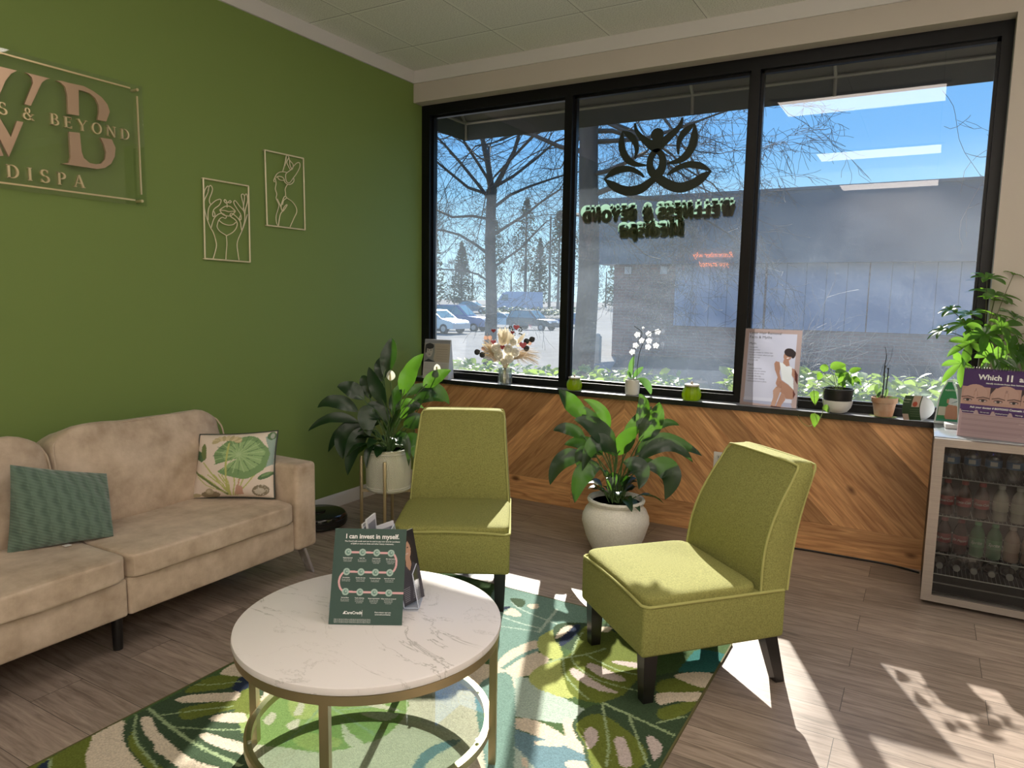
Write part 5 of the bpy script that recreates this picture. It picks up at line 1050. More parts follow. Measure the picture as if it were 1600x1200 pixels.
def urn_lily():
    c = (1.925, -.72, 0); t = thing('potted_peace_lily', 'peace lily with sunlit leaves in a round white speckled urn between the chairs', 'plant', c, RZ)
    m = pm('white speckled stoneware', (.76, .74, .70), .75, noise=(120, (.62, .60, .57), (1, 1, 1), 3.0), bump=(150, .25, (1, 1, 1)))
    pr = [(0, .0), (.118, 0), (.125, .006), (.165, .09), (.19, .175), (.188, .21), (.172, .248), (.152, .268), (.146, .278), (.158, .288), (.163, .302), (.158, .312), (.146, .311), (.138, .296), (.136, .27), (0, .27)]
    MB().lathe([(r, z) for r, z in pr], 64).build('pot', m, t); MB().lathe([(0, .285), (.1375, .285)], 40).build('soil', m_soil, t)
    sp = [(160, 170, 105, 115, 62, 64, 66, .0), (240, 215, 215, 140, 152, 105, 42, .06), (262, 280, 195, 195, 115, 165, 72, -.03), (160, 240, 100, 205, 48, 215, 46, .04), (340, 210, 366, 130, 348, 84, 46, .08), (345, 245, 395, 175, 412, 106, 72, .02),
          (268, 290, 296, 230, 330, 184, 62, -.05), (385, 215, 440, 180, 492, 192, 30, .06), (330, 295, 430, 235, 565, 290, 62, .0), (335, 315, 430, 240, 525, 305, 52, -.05), (362, 330, 455, 340, 436, 440, 80, -.04), (285, 310, 345, 325, 336, 392, 66, -.10),
          (215, 335, 150, 350, 124, 455, 70, -.05), (170, 300, 80, 310, 40, 402, 62, .0), (268, 295, 195, 235, 146, 340, 64, -.06), (245, 365, 250, 370, 243, 425, 42, -.05), (230, 240, 190, 180, 150, 128, 50, .05), (300, 260, 340, 190, 400, 130, 50, .1), (310, 360, 365, 330, 420, 330, 55, .05), (225, 300, 160, 260, 90, 270, 55, .08), (200, 300, 150, 280, 130, 330, 50, -.02)]
    lily(t, (272, 460), sp, .285, 3.6e-3 / 2.2217, 22, .30, .4, 23, bright=(0, 1, 4, 5, 6, 15, 17))
urn_lily()

# ================================================================== things on the sill
ZS = .813
def tent_card():
    t = thing('tent_card', 'white standing leaflet card with a man portrait at the left end of the sill', 'card', (.213, -.075, ZS), R(8))
    w_, h = .215, .292; S = [('r', (.30, .31, .36), 0, .265, w_, h), ('r', (.48, .43, .38), 0, .125, w_, .263), ('r', (.56, .55, .56), 0, 0, w_, .125), ('p', (.30, .31, .33), [(.004, .128), (.09, .128), (.08, .15), (.09, .2), (.085, .262), (.004, .262)]),
        ('e', (.52, .50, .49), .042, .205, .030, .045), ('e', (.05, .05, .055), .044, .243, .036, .022), ('e', (.10, .10, .11), .056, .213, .007, .003), ('e', (.10, .10, .11), .032, .212, .006, .003), ('e', (.2, .17, .17), .045, .182, .010, .003), ('p', (.06, .065, .08), [(.0, .126), (.04, .148), (.10, .126)]), ('e', (.07, .07, .08), .014, .22, .008, .03)]
    for i in range(6): S.append(('l', (.32, .27, .22), [(.105, .24 - i * .018), (.195, .24 - i * .018)], .0022))
    for x in (.01, .115):
        for i in range(9): S.append(('l', (.36, .36, .38), [(x, .11 - i * .011), (x + .085, .11 - i * .011)], .0022))
    C = paint(130, 170, w_, h, (.56, .55, .56), S); Mr = Matrix.Rotation(R(-8), 4, 'X')
    painted('front_page', m_ppr, t, C * 1.25, lambda u, v: Mr @ V(((u - .5) * w_, -.005, v * h)) + V((0, -.042, 0)))
    b = MB(); pt = Mr @ V((0, 0, h))
    yt = pt.y - .042
    for x in (-w_ / 2, w_ / 2): b.add([(x, -.042, 0), (x, .052, 0), (x, .045, .03), (x, yt + .01, h), (x, yt, h)], [(0, 4, 3, 2, 1)])
    b.add([(-w_ / 2, .052, 0), (w_ / 2, .052, 0), (w_ / 2, yt + .01, h), (-w_ / 2, yt + .01, h)], [(0, 1, 2, 3)])
    b.add([(-w_ / 2, -.042, 0), (w_ / 2, -.042, 0), (w_ / 2, yt, h), (-w_ / 2, yt, h)], [(0, 1, 2, 3)])
    b.build('stand_board', pm('white card', (.60, .59, .60), .7), t)
tent_card()
def bouquet():
    c = V((.79, -.055, ZS)); g = clear('vase glass', (.82, .86, .88), .32, .3, .65)
    t = thing('glass_vase', 'small clear cut-glass vase holding the dried bouquet on the sill', 'vase', c)
    MB().lathe([(.050, .0), (.052, .004), (.050, .05), (.046, .085), (.048, .108), (.053, .118), (.050, .118), (.044, .106), (.043, .085), (.046, .05), (.047, .008), (0, .007), (0, 0)], 28, 0, None, lambda a: .03 * cos(14 * a)).build('body', g, t)
    t = thing('dried_bouquet', 'dried bouquet of white sola roses, pampas and red hearts in the glass vase', 'bouquet', c, RZ)
    rng = random.Random(4); k = 4.59e-3 / 10.0
    def P(u, v, y=0): return V(((u - 615) * k, y, (1090 - v) * k))
    b = MB()
    for i in range(55):
        a = rng.uniform(0, 6.28); b.tube(smooth([(.03 * cos(a), .03 * sin(a), .012), (.012 * cos(a + 2), .012 * sin(a + 2), .12), (.07 * cos(a + 2.5), .05 * sin(a + 2.5), .20)], 3), .0017, 4)
    b.build('stems', pm('dry straw', (.68, .58, .43), .8), t)
    mr = pm('ivory sola rose', (.93, .91, .86), .8, translucent=((1, .97, .9), .62), bump=(70, .6, (1, 1, 1)))
    for u, v, r in ((515, 635, 82), (665, 685, 84), (760, 590, 74), (470, 535, 86), (655, 550, 80), (735, 430, 62), (590, 735, 60)):
        p = P(u, v, rng.uniform(-.035, -.01)); rr = r * k; b = MB()
        for ring in range(4):
            n = 4 + ring * 2
            for j in range(n):
                a = 2 * pi * j / n + ring; e_ = .15 + ring * .38; d = V((cos(a) * sin(e_), -cos(e_) * .8, sin(a) * sin(e_))).normalized()
                q = p + d * rr * .35; tip = p + d * rr * (1.0 if ring else .8) + V((0, -.006, 0)); b.leaf(q, (q + tip) / 2 + d.cross(V((0, 1, 0))) * .002 + V((0, -rr * .25, 0)), tip, rr * 1.05, (d.x, -1, d.z), 0, 6, .35, 0, .55)
        b.build('rose', mr, t)
    b = MB()
    for u0, v0, u1, v1 in ((600, 480, 560, 230), (580, 490, 520, 220), (640, 470, 640, 230), (560, 500, 490, 300), (690, 470, 700, 250), (610, 480, 600, 210), (760, 480, 880, 320), (800, 460, 910, 300), (660, 470, 670, 280), (540, 500, 590, 250), (570, 500, 640, 240), (720, 500, 800, 400), (500, 560, 300, 470), (490, 580, 240, 480), (640, 480, 660, 330), (700, 500, 740, 380), (780, 500, 960, 470), (520, 480, 505, 240), (680, 460, 740, 330)):
        a_, b_ = P(u0, v0, .01), P(u1, v1, rng.uniform(-.02, .04)); b.tube(smooth([a_, (a_ + b_) / 2 + V((.004, 0, 0)), b_], 4), [.004, .007, .010, .011, .011, .010, .008, .006, .003], 7)
    b.build('pampas', pm('pale pampas', (.90, .84, .72), .9, translucent=((1, .95, .84), .6), bump=(260, .8, (1, 1, 1))), t)
    b = MB()
    for i in range(150):
        u1, v1 = rng.uniform(820, 1160), rng.uniform(520, 940); 
        if (u1 - 760) * .55 + 420 < v1 - 150: v1 -= 140
        a_, b_ = P(720, 720, 0), P(u1, v1, rng.uniform(-.05, .05)); b.tube(smooth([a_, (a_ + b_) / 2 + V((.0, 0, .03)), b_], 3), .0008, 3)
    for i in range(150):
        u1, v1 = rng.gauss(330, 60), rng.gauss(560, 90); a_, b_ = P(rng.uniform(430, 560), rng.uniform(600, 760), 0), P(u1, v1, rng.uniform(-.05, .05)); b.tube([a_, (a_ + b_) / 2 + V((0, 0, .008)), b_], .0011, 3)
    b.build('grasses', pm('tan grass', (.74, .64, .49), .9, translucent=((.9, .78, .6), .4)), t)
    b = MB()
    for u, v in ((1020, 390), (935, 420), (255, 640), (935, 530), (175, 600)): 
        p = P(u, v, -.02); b.leaf(p + V((-.018, 0, -.012)), p + V((0, -.008, 0)), p + V((.02, 0, .012)), .042, (0, -1, .2), 0, 8, .2, 0, .5, None, True)
    b.build('dark_leaves', pm('dried dark leaf', (.012, .014, .016), .5), t)
    b = MB()
    for u, v in ((270, 545), (370, 375), (305, 378), (985, 450)): p = P(u, v, -.01); b.leaf(p + V((-.014, 0, -.008)), p + V((0, -.006, 0)), p + V((.015, 0, .008)), .03, (0, -1, .2), 0, 8, .1, 0, .5, None, True)
    b.build('pink_leaves', pm('dried pink leaf', (.46, .26, .20), .6, translucent=((.6, .35, .25), .4)), t)
    def heart(u, v, s, col, nm):
        p = P(u, v, -.045); pts = []
        for i in range(28):
            a = 2 * pi * i / 28; pts.append((s * k * .062 * 16 * sin(a) ** 3, s * k * .062 * (13 * cos(a) - 5 * cos(2 * a) - 2 * cos(3 * a) - cos(4 * a))))
        M = Matrix(((1, 0, 0, p.x), (0, 0, 1, p.y), (0, 1, 0, p.z), (0, 0, 0, 1))); MB().prism(pts, .008, 0, M).build('heart', pm(nm, col, .35), t)
    RD, PK = (.30, .008, .015), (.55, .09, .13)
    heart(775, 205, 48, PK, 'pink heart'); heart(425, 435, 40, PK, 'pink heart'); heart(565, 515, 42, RD, 'red heart'); heart(880, 475, 58, PK, 'pink heart'); heart(425, 262, 36, RD, 'red heart'); heart(718, 285, 32, RD, 'red heart')
    b = MB()
    for i in range(26): 
        p = P(rng.uniform(660, 900), rng.uniform(190, 350), rng.uniform(-.02, .02)); b.leaf(p, p + V((.004, -.003, .005)), p + V((rng.uniform(-.014, .014), 0, rng.uniform(.004, .016))), .009, (0, -1, .3), 0, 5, .1)
    b.build('green_sprigs', pm('dark sprig', (.05, .07, .03), .6), t)
bouquet()
def candle(label, x, r):
    t = thing('candle_jar', label, 'candle', (x, -.058, ZS), 0, 'green candle jars on the sill'); k = r / .055
    g = pm('ribbed green glass', (.26, .33, .012), .12, spec=.6, translucent=((.55, .72, .03), .55))
    MB().lathe([(r_ * k, z * k) for r_, z in [(0, 0), (.042, 0), (.050, .006), (.055, .03), (.053, .05), (.046, .068), (.040, .077), (.0405, .083), (.037, .083), (.037, .07), (0, .066)]], 72, 0, None, lambda a: .022 * cos(18 * a)).build('jar', g, t)
    MB().lathe([(0, .067 * k), (.0365 * k, .068 * k), (.0365 * k, .075 * k), (0, .075 * k)], 28).build('wax', pm('candle wax', (.45, .42, .30), .5), t)
    MB().lathe([(0, .083 * k), (.042 * k, .083 * k), (.043 * k, .086 * k), (.043 * k, .092 * k), (.040 * k, .094 * k), (0, .094 * k)], 36).build('lid', pm('whitewashed wood lid', (.55, .50, .44), .6), t)
    MB().lathe([(0, .094 * k), (.007 * k, .094 * k), (.009 * k, .104 * k), (.004 * k, .111 * k), (0, .112 * k)], 16).build('lid_knob', MC['whitewashed wood lid'], t)
candle('ribbed green glass candle jar beside the left mullion, next to the dried bouquet', 1.337, .052)
candle('ribbed green glass candle jar between the orchid and the poster', 2.14, .058)
def orchid():
    t = thing('potted_orchid', 'white orchid in a small ribbed white pot on the sill', 'plant', (1.752, -.06, ZS), RZ); k = 4.2e-3 / 4.286
    MB().lathe([(0, 0), (.038, 0), (.044, .006), (.047, .05), (.046, .098), (.042, .1), (.040, .09), (0, .088)], 60, 0, None, lambda a: .012 * cos(30 * a)).build('pot', m_wpot, t)
    MB().lathe([(0, .09), (.04, .09)], 24).build('bark', m_soil, t)
    def P(u, v, y=0): return V(((u - 236) * k, y, (1010 - v) * k))
    ml = leafm('orchid leaf', (.05, .11, .05), (.18, .40, .08)); b = MB()
    for q in ((225, 900, 215, 820, 245, 752, 36, .02), (235, 900, 265, 850, 303, 822, 34, -.01), (262, 905, 330, 900, 352, 1003, 52, -.05), (230, 905, 205, 860, 212, 850, 26, .02)): b.leaf(P(q[0], q[1]), P(q[2], q[3], q[7]), P(q[4], q[5], q[7]), q[6] * k, (0, -.9, .4), 0, 10, .15, 0, .5)
    b.build('foliage', ml, t); b = MB()
    S1 = smooth([P(240, 905), P(238, 760), P(258, 660, -.01), P(285, 600, -.01), P(232, 555, -.01)], 5); S2 = smooth([P(262, 905), P(268, 780), P(285, 690, -.01), P(330, 605, -.02), P(405, 575, -.03)], 5)
    b.tube(S1, .0022, 5); b.tube(S2, .0022, 5); b.build('flower_stems', pm('dark orchid stem', (.03, .035, .02), .5), t)
    mf = pm('white orchid petal', (.72, .73, .74), .5, translucent=((.85, .87, .9), .4)); rng = random.Random(2)
    for u, v in ((255, 612), (240, 680), (328, 605), (385, 590), (330, 650), (325, 690), (375, 680), (225, 725), (285, 650), (288, 565)):
        c = P(u, v, rng.uniform(-.04, .0)); s = .021 if v > 580 else .009; b = MB(); a0 = rng.uniform(-.4, .4)
        for j in range(5):
            a = pi / 2 + 2 * pi * j / 5 + a0; d = V((cos(a), -.25, sin(a))); b.leaf(c + d * s * .08, c + d * s * .6 + V((0, -.002, 0)), c + d * s, s * (1.0 if j in (1, 4) else .65), (0, -1, .1), 0, 6, .1, 0, .5)
        b.leaf(c, c + V((0, -.012, -.002)), c + V((0, -.010, -.011)), .009, (0, -1, .4), 0, 4); b.build('flower', mf, t)
orchid()
def poster():
    w_, h = .318, .455; o = V((2.437, -.066, ZS + .001)); ux = V((1, .015, 0)).normalized(); uy = V((0, .125, 1)).normalized(); M = panel_M(o, ux, uy); S = []
    t = thing('poster', 'Laser Hair Removal Facts & Myths poster with a seated woman, leaning on the window', 'poster', o); L = V(t.location)
    BR, LV = (.36, .265, .245), (.47, .46, .54); SK, HR, WH = (.36, .19, .13), (.035, .025, .025), (.66, .66, .65)
    def X(u, v):   # photo crop -> sheet
        f = (v - 115) / 960.; l = 190 - 110 * f; r = 875 - 110 * f
        return (u - l) / (r - l) * w_, (1 - (v - 115 - 15 * (u - l) / 685.) / (915 + 45 * f)) * h if False else (1 - (v - (118 + .022 * (u - l))) / 918.) * h
    def PL(pts): return [X(*q) for q in pts]
    S += [('r', LV, .021, .03, w_ - .027, h - .024), ('p', (.33, .33, .42), PL([(130, 950), (700, 975), (720, 1045), (130, 1000)])), ('r', (.52, .51, .58), .021, .03, w_ - .03, .05)]
    S += [('p', SK, PL([(545, 500), (590, 510), (600, 560), (585, 640), (600, 700), (615, 790), (560, 830), (535, 760), (560, 690), (530, 600), (525, 530)])),
          ('p', SK, PL([(725, 575), (770, 590), (800, 650), (795, 770), (755, 700), (728, 660)])),
          ('p', WH, PL([(590, 515), (640, 520), (670, 560), (705, 555), (735, 570), (730, 660), (745, 720), (745, 830), (690, 770), (615, 720), (600, 600)])),
          ('p', SK, PL([(600, 720), (680, 770), (745, 830), (765, 890), (720, 945), (650, 940), (620, 880), (560, 850), (590, 780)])),
          ('p', (.42, .25, .18), PL([(540, 800), (600, 820), (560, 930), (500, 1075), (450, 1065), (500, 930), (500, 850)])),
          ('p', (.40, .22, .155), PL([(600, 870), (640, 890), (645, 950), (600, 1010), (570, 1080), (515, 1075), (545, 990)])),
          ('p', (.10, .035, .03), PL([(470, 1030), (585, 1040), (575, 1080), (450, 1070)])), ('p', (.09, .03, .025), PL([(765, 590), (800, 650), (793, 770), (765, 720)])), ('p', (.12, .04, .03), PL([(738, 830), (765, 880), (735, 940)])),
          ('p', SK, PL([(640, 480), (700, 480), (710, 550), (670, 558), (630, 520)]))]
    x, y = X(692, 432); S += [('e', SK, x, y, .023, .031, -.3)]
    x, y = X(715, 395); S += [('e', HR, x, y, .031, .024, -.3)]
    x, y = X(760, 420); S += [('e', HR, x, y, .011, .022, -.2)]
    x, y = X(690, 460); S += [('e', (.7, .62, .6), x, y, .008, .003, .3)]
    for u, v in ((680, 415), (712, 425)): x, y = X(u, v); S += [('e', HR, x, y, .005, .002)]
    for i in range(4): S.append(('l', (.26, .13, .09), PL([(560 + i * 16, 740), (548 + i * 16, 820)]), .002))
    painted('print', m_ppr, t, paint(200, 280, w_, h, BR, S) * 1.18, lambda u, v: M @ V((u * w_, v * h, 0)) - L)
    MB().box((-.003, -.001, -.003), (w_ + .006, h + .004, -.0006), 0, M).build('acrylic_back', clear('bright acrylic'), t, True)
    b = MB(); M2 = M.copy(); M2.translation += M.to_3x3() @ V((0, 0, .0008)); dk = pm('black print', (.03, .028, .03), .6)
    text(b, 'Laser Hair Removal', .026, h - .030, .0225, M2, align='LEFT'); text(b, 'Facts & Myths', .026, h - .055, .0225, M2, align='LEFT')
    text(b, 'Myth:', .028, h - .092, .0185, M2, align='LEFT'); text(b, 'Fact:', .028, h - .217, .0185, M2, align='LEFT')
    for i, s in enumerate(("\u2022 It's painful", "\u2022 It's expensive", "\u2022 It's not suitable for darker skin", "\u2022 It doesn't matter where you go", '   for treatment', "\u2022 It's not safe")): text(b, s, .028, h - .112 - .0152 * i, .0105, M2, align='LEFT')
    for i, s in enumerate(('\u2022 Virtually pain free', '\u2022 Better value for money', '\u2022 Safe for all skin tones', '\u2022 Energist fibre tips', '   ensures laser cleaning', '\u2022 Safely performed in place')): text(b, s, .028, h - .238 - .0152 * i, .0105, M2, align='LEFT')
    b.build('lettering', dk, t, True)
poster()
m_poth = leafm('pothos leaf', (.05, .14, .02), (.30, .58, .05), .35)
def pothos():
    t = thing('potted_pothos', 'trailing pothos in a black nursery pot set in a round white bowl', 'plant', (2.972, -.072, ZS), RZ); k = 3.62e-3 / 4.286
    MB().lathe([(0, 0), (.030, 0), (.052, .010), (.071, .035), (.078, .062), (.079, .074), (.076, .074), (.073, .06), (.05, .02), (0, .014)], 48).build('bowl', pm('white ceramic bowl', (.68, .68, .66), .3), t)
    MB().lathe([(0, .02), (.055, .02), (.072, .066), (.079, .128), (.082, .130), (.082, .140), (.077, .140), (.074, .126), (0, .124)], 40).build('nursery_pot', pm('black plastic', (.010, .010, .011), .4), t)
    MB().lathe([(0, .127), (.0745, .127)], 30).build('soil', m_soil, t)
    def P(u, v, y=0): return V(((u - 300) * k, y, (960 - v) * k))
    b = MB(); s = MB(); rng = random.Random(9)
    for bu, bv, tu, tv, w_, y in ((235, 660, 340, 640, 62, 0), (205, 690, 225, 640, 55, .03), (250, 700, 320, 685, 60, -.04), (300, 690, 260, 760, 55, -.05), (350, 690, 290, 750, 60, -.02), (375, 690, 460, 665, 40, .02), (370, 720, 430, 770, 46, -.03), (345, 700, 330, 625, 50, .04), (390, 740, 425, 725, 40, .0), (270, 740, 310, 780, 55, -.05), (330, 720, 360, 770, 45, -.05), (160, 735, 130, 690, 50, -.03), (110, 805, 118, 895, 58, -.05), (175, 905, 205, 945, 45, -.06), (110, 950, 105, 1040, 66, -.08)):
        B, T = P(bu, bv, y), P(tu, tv, y * 1.3); b.leaf(B, (B + T) / 2 + V((0, -.008, .012)), T, w_ * k, (rng.uniform(-.4, .4), -.8, .5), 0, 9, .15, .04, .3, None, True)
        if bv < 800: s.tube(smooth([P(rng.uniform(250, 350), 840), (P(300, 830) + B) / 2 + V((0, 0, .012)), B], 4), .0014, 4)
    s.tube(smooth([P(235, 830), P(200, 790, -.03), P(172, 830, -.055), P(170, 930, -.075), P(135, 1000, -.085), P(112, 945, -.085)], 5), .0017, 5)
    s.tube(smooth([P(222, 820), P(160, 860, -.03), P(120, 900, -.06), P(112, 800, -.05)], 5), .0015, 5); s.tube(smooth([P(240, 800), P(170, 800), P(150, 735, -.02)], 4), .0015, 5); s.tube(smooth([P(135, 1000, -.085), P(80, 1035, -.09), P(30, 1010, -.09), P(2, 965, -.09)], 4), .0013, 5)
    b.build('foliage', m_poth, t); s.build('vines', pm('pale vine', (.22, .30, .08), .5), t)
pothos()
def terracotta():
    t = thing('potted_orchid', 'leafless orchid spikes in a terracotta pot on the sill', 'plant', (3.205, -.062, ZS + .004), RZ); k = 3.5e-3 / 4.286
    MB().lathe([(0, 0), (.044, 0), (.046, .004), (.058, .074), (.062, .074), (.065, .078), (.066, .102), (.063, .105), (.060, .102), (.057, .09), (0, .088)], 44).build('pot', pm('terracotta', (.42, .20, .10), .8, noise=(14, (.50, .36, .26), (1, 1, 1), 4.0)), t)
    MB().lathe([(0, .09), (.0572, .09)], 30).build('bark', m_soil, t)
    def P(u, v, y=0): return V(((u - 622) * k, y, (975 - v) * k))
    b = MB(); b.tube(smooth([P(605, 860), P(608, 740), P(606, 640), P(612, 570), P(597, 510)], 4), [.0035] * 8 + [.0025] * 5 + [.0012] * 4, 6); b.tube(smooth([P(622, 860), P(630, 720), P(632, 650)], 4), .0032, 6); b.tube(smooth([P(590, 860), P(596, 700), P(640, 590), P(648, 520)], 4), .0009, 4); b.tube(smooth([P(600, 860), P(580, 720), P(600, 620)], 4), .0009, 4)
    for u, v in ((606, 700), (608, 640), (628, 655)): b.cyl(P(u, v) - V((0, 0, .004)), P(u, v) + V((0, 0, .004)), .0048, n=8)
    b.build('spikes', pm('black orchid spike', (.012, .012, .010), .5), t)
    b = MB()
    for q in ((640, 860, 700, 840, 732, 890, 34, -.04), (590, 850, 560, 800, 590, 760, 30, .03), (625, 850, 622, 810, 630, 785, 26, -.01), (570, 860, 562, 810, 575, 770, 26, -.03)): b.leaf(P(q[0], q[1]), P(q[2], q[3], q[7]), P(q[4], q[5], q[7]), q[6] * k, (0, -.8, .5), 0, 8, .15)
    b.build('foliage', leafm('grey green leaf', (.07, .12, .07), (.2, .35, .08)), t)
    rng = random.Random(3); b = MB(); pts = []
    n = 40
    for i in range(n):
        a = 2 * pi * i / n; r = .062 + .016 * rng.random(); pts.append((r * cos(a), r * sin(a) * .82))
    vs = [(0, 0, .0015)] + [(x, y, .001 + .004 * rng.random()) for x, y in pts]; b.add(vs, [(0, i + 1, (i + 1) % n + 1) for i in range(n)], 0, None, True)
    d = b.build('doily', pm('green felt mat', (.22, .28, .12), .9)); d.location = (3.205, -.058, ZS); tag(d, 'ragged green felt mat under the terracotta pot', 'mat')
terracotta()
def curled_card():
    t = thing('leaflet_card', 'dark green curled leaflet card lying on its side at the sill end', 'card', (3.355, -.085, ZS), R(8)); G = (.025, .055, .02)
    S = [('r', (.45, .33, .26), .045, .075, .085, .135), ('e', (.35, .06, .03), .062, .09, .012, .014), ('r', (.42, .32, .27), .0, .0, .03, .035), ('l', (.4, .42, .34), [(.004, .115), (.035, .113)], .003), ('l', (.3, .34, .24), [(.004, .1), (.03, .099)], .002)]
    for i in range(4): S.append(('l', (.13, .17, .09), [(.04, .06 - .012 * i), (.085, .06 - .012 * i)], .003))
    C = paint(60, 80, .09, .135, G, S)
    f = lambda u, v: V((-.055 + u * .085 + .012 * sin(pi * v) * -1, -.02 + .018 * (u - .5) - .010 * sin(pi * v), .0005 + v * .132))
    painted('front', MC['printed paper'], t, C, f)
    b = MB(); vs = []; n = 14
    for i in range(n + 1):
        v = i / n; q = f(1, v); bulge = .055 * sin(pi * v) ** .8
        vs += [tuple(q), (q.x + .018 + bulge, q.y + .03, q.z * .96 + .001), tuple(q + V((.001, .002, 0)))]
    b.add(vs, [(i * 3, i * 3 + 1, i * 3 + 4, i * 3 + 3) for i in range(n)], 0, None, True); b.build('flap', pm('white card gloss', (.68, .68, .70), .35), t)
    b = MB(); vs = []
    for i in range(n + 1):
        v = i / n
        for u in (0, 1): q = f(u, v); vs.append((q.x, q.y + .0015, q.z))
    b.add(vs, [(i * 2, i * 2 + 1, i * 2 + 3, i * 2 + 2) for i in range(n)], 0, None, True); b.build('back', MC['white card gloss'], t)
curled_card()

# ================================================================== beverage fridge and what stands on it
FX0, FX1, FY0, FY1, FZ = 3.445, 3.945, -.60, -.108, .812
m_steel = pm('brushed steel', (.46, .41, .375), .34, .85, noise=(6, (.38, .34, .31), (1, 1, 60), 3.0))
m_fblk = pm('fridge black', (.014, .014, .015), .4)
def fridge():
    t = thing('beverage_fridge', 'glass-door drinks fridge with a steel door frame at the end of the wood panelling', 'fridge', ((FX0 + FX1) / 2, (FY0 + FY1) / 2, 0))
    b = MB(); y = FY0 + .045
    b.box((FX0, y, .03), (FX0 + .03, FY1, FZ - .005)).box((FX1 - .03, y, .03), (FX1, FY1, FZ - .005)).box((FX0, FY1 - .03, .03), (FX1, FY1, FZ - .005)).box((FX0, y, .03), (FX1, FY1, .06)).box((FX0, y, FZ - .035), (FX1, FY1, FZ - .005))
    b.build('cabinet', m_fblk, t, True)
    MB().rbox((FX0 - .002, FY0 + .04, FZ - .006), (FX1 + .002, FY1, FZ), .002, 2).build('top_panel', pm('fridge top', (.30, .33, .36), .18, .3), t, True)
    d = thing('door', '', ''); 
    for k_ in ('label', 'category'): del d[k_]
    d.parent = t; d.location = V((0, 0, 0)); fw_ = .044
    def q(lo, hi, nm, m_): 
        o = MB().rbox(lo, hi, .004, 2).build(nm, m_, d); me = o.data
        for v in me.vertices: v.co -= t.location
        return o
    x0, x1, z0, z1 = FX0, FX1, .022, FZ - .004
    def mit(P, nm): 
        b = MB(); vs = [(x, FY0, z) for x, z in P] + [(x, FY0 + .04, z) for x, z in P]; b.add(vs, [(0, 1, 2, 3), (7, 6, 5, 4), (0, 4, 5, 1), (1, 5, 6, 2), (2, 6, 7, 3), (3, 7, 4, 0)]); o = b.build(nm, m_steel, d)
        for v in o.data.vertices: v.co -= t.location
    f = fw_
    mit([(x0, z0), (x0 + f, z0 + f * .75), (x0 + f, z1 - f * .8), (x0, z1)], 'frame_side'); mit([(x1, z0), (x1, z1), (x1 - f, z1 - f * .8), (x1 - f, z0 + f * .75)], 'frame_side')
    mit([(x0, z1), (x0 + f, z1 - f * .8), (x1 - f, z1 - f * .8), (x1, z1)], 'frame_top'); mit([(x0, z0), (x1, z0), (x1 - f, z0 + f * .75), (x0 + f, z0 + f * .75)], 'frame_bottom')
    o = MB().add([(x0 + f, FY0 + .02, z0 + .03), (x1 - f, FY0 + .02, z0 + .03), (x1 - f, FY0 + .02, z1 - .03), (x0 + f, FY0 + .02, z1 - .03)], [(0, 1, 2, 3)]).build('glass', clear('smoked door glass', (.42, .43, .42), .055, .02, .4), d)
    for v in o.data.vertices: v.co -= t.location
    m_w = pm('shelf wire', (.50, .50, .48), .3, .8)
    for z in (.617, .432, .247, .145):
        b = MB(); b.tube([(x0 + .032, FY0 + .05, z), (x1 - .032, FY0 + .05, z)], .003, 6); b.tube([(x0 + .032, FY1 - .04, z), (x1 - .032, FY1 - .04, z)], .003, 6)
        for i in range(25): x = x0 + .045 + i * .017; b.tube([(x, FY0 + .05, z), (x, FY1 - .04, z)], .0014, 4)
        b.build('shelf', m_w, t, True)
    MB().box((x0 + .031, FY0 + .052, .098), (x1 - .031, FY0 + .056, .104)).build('drawer_rail', m_w, t, True)
    MB().lathe([(0, 0), (.004, 0), (.003, .002), (0, .0025)], 12, 0, Matrix.Translation((3.668, FY0 + .046, .772)) @ Matrix.Rotation(R(90), 4, 'X')).build('indicator_light', pm('blue led', (.1, .1, 1), .3, emit=((.15, .18, 1.0), 9.0)), t, True)
    for x in (FX0 + .04, FX1 - .04):
        for y in (FY0 + .08, FY1 - .05): MB().cyl((x, y, 0), (x, y, .032), .016).build('foot', m_fblk, t, True)
fridge()
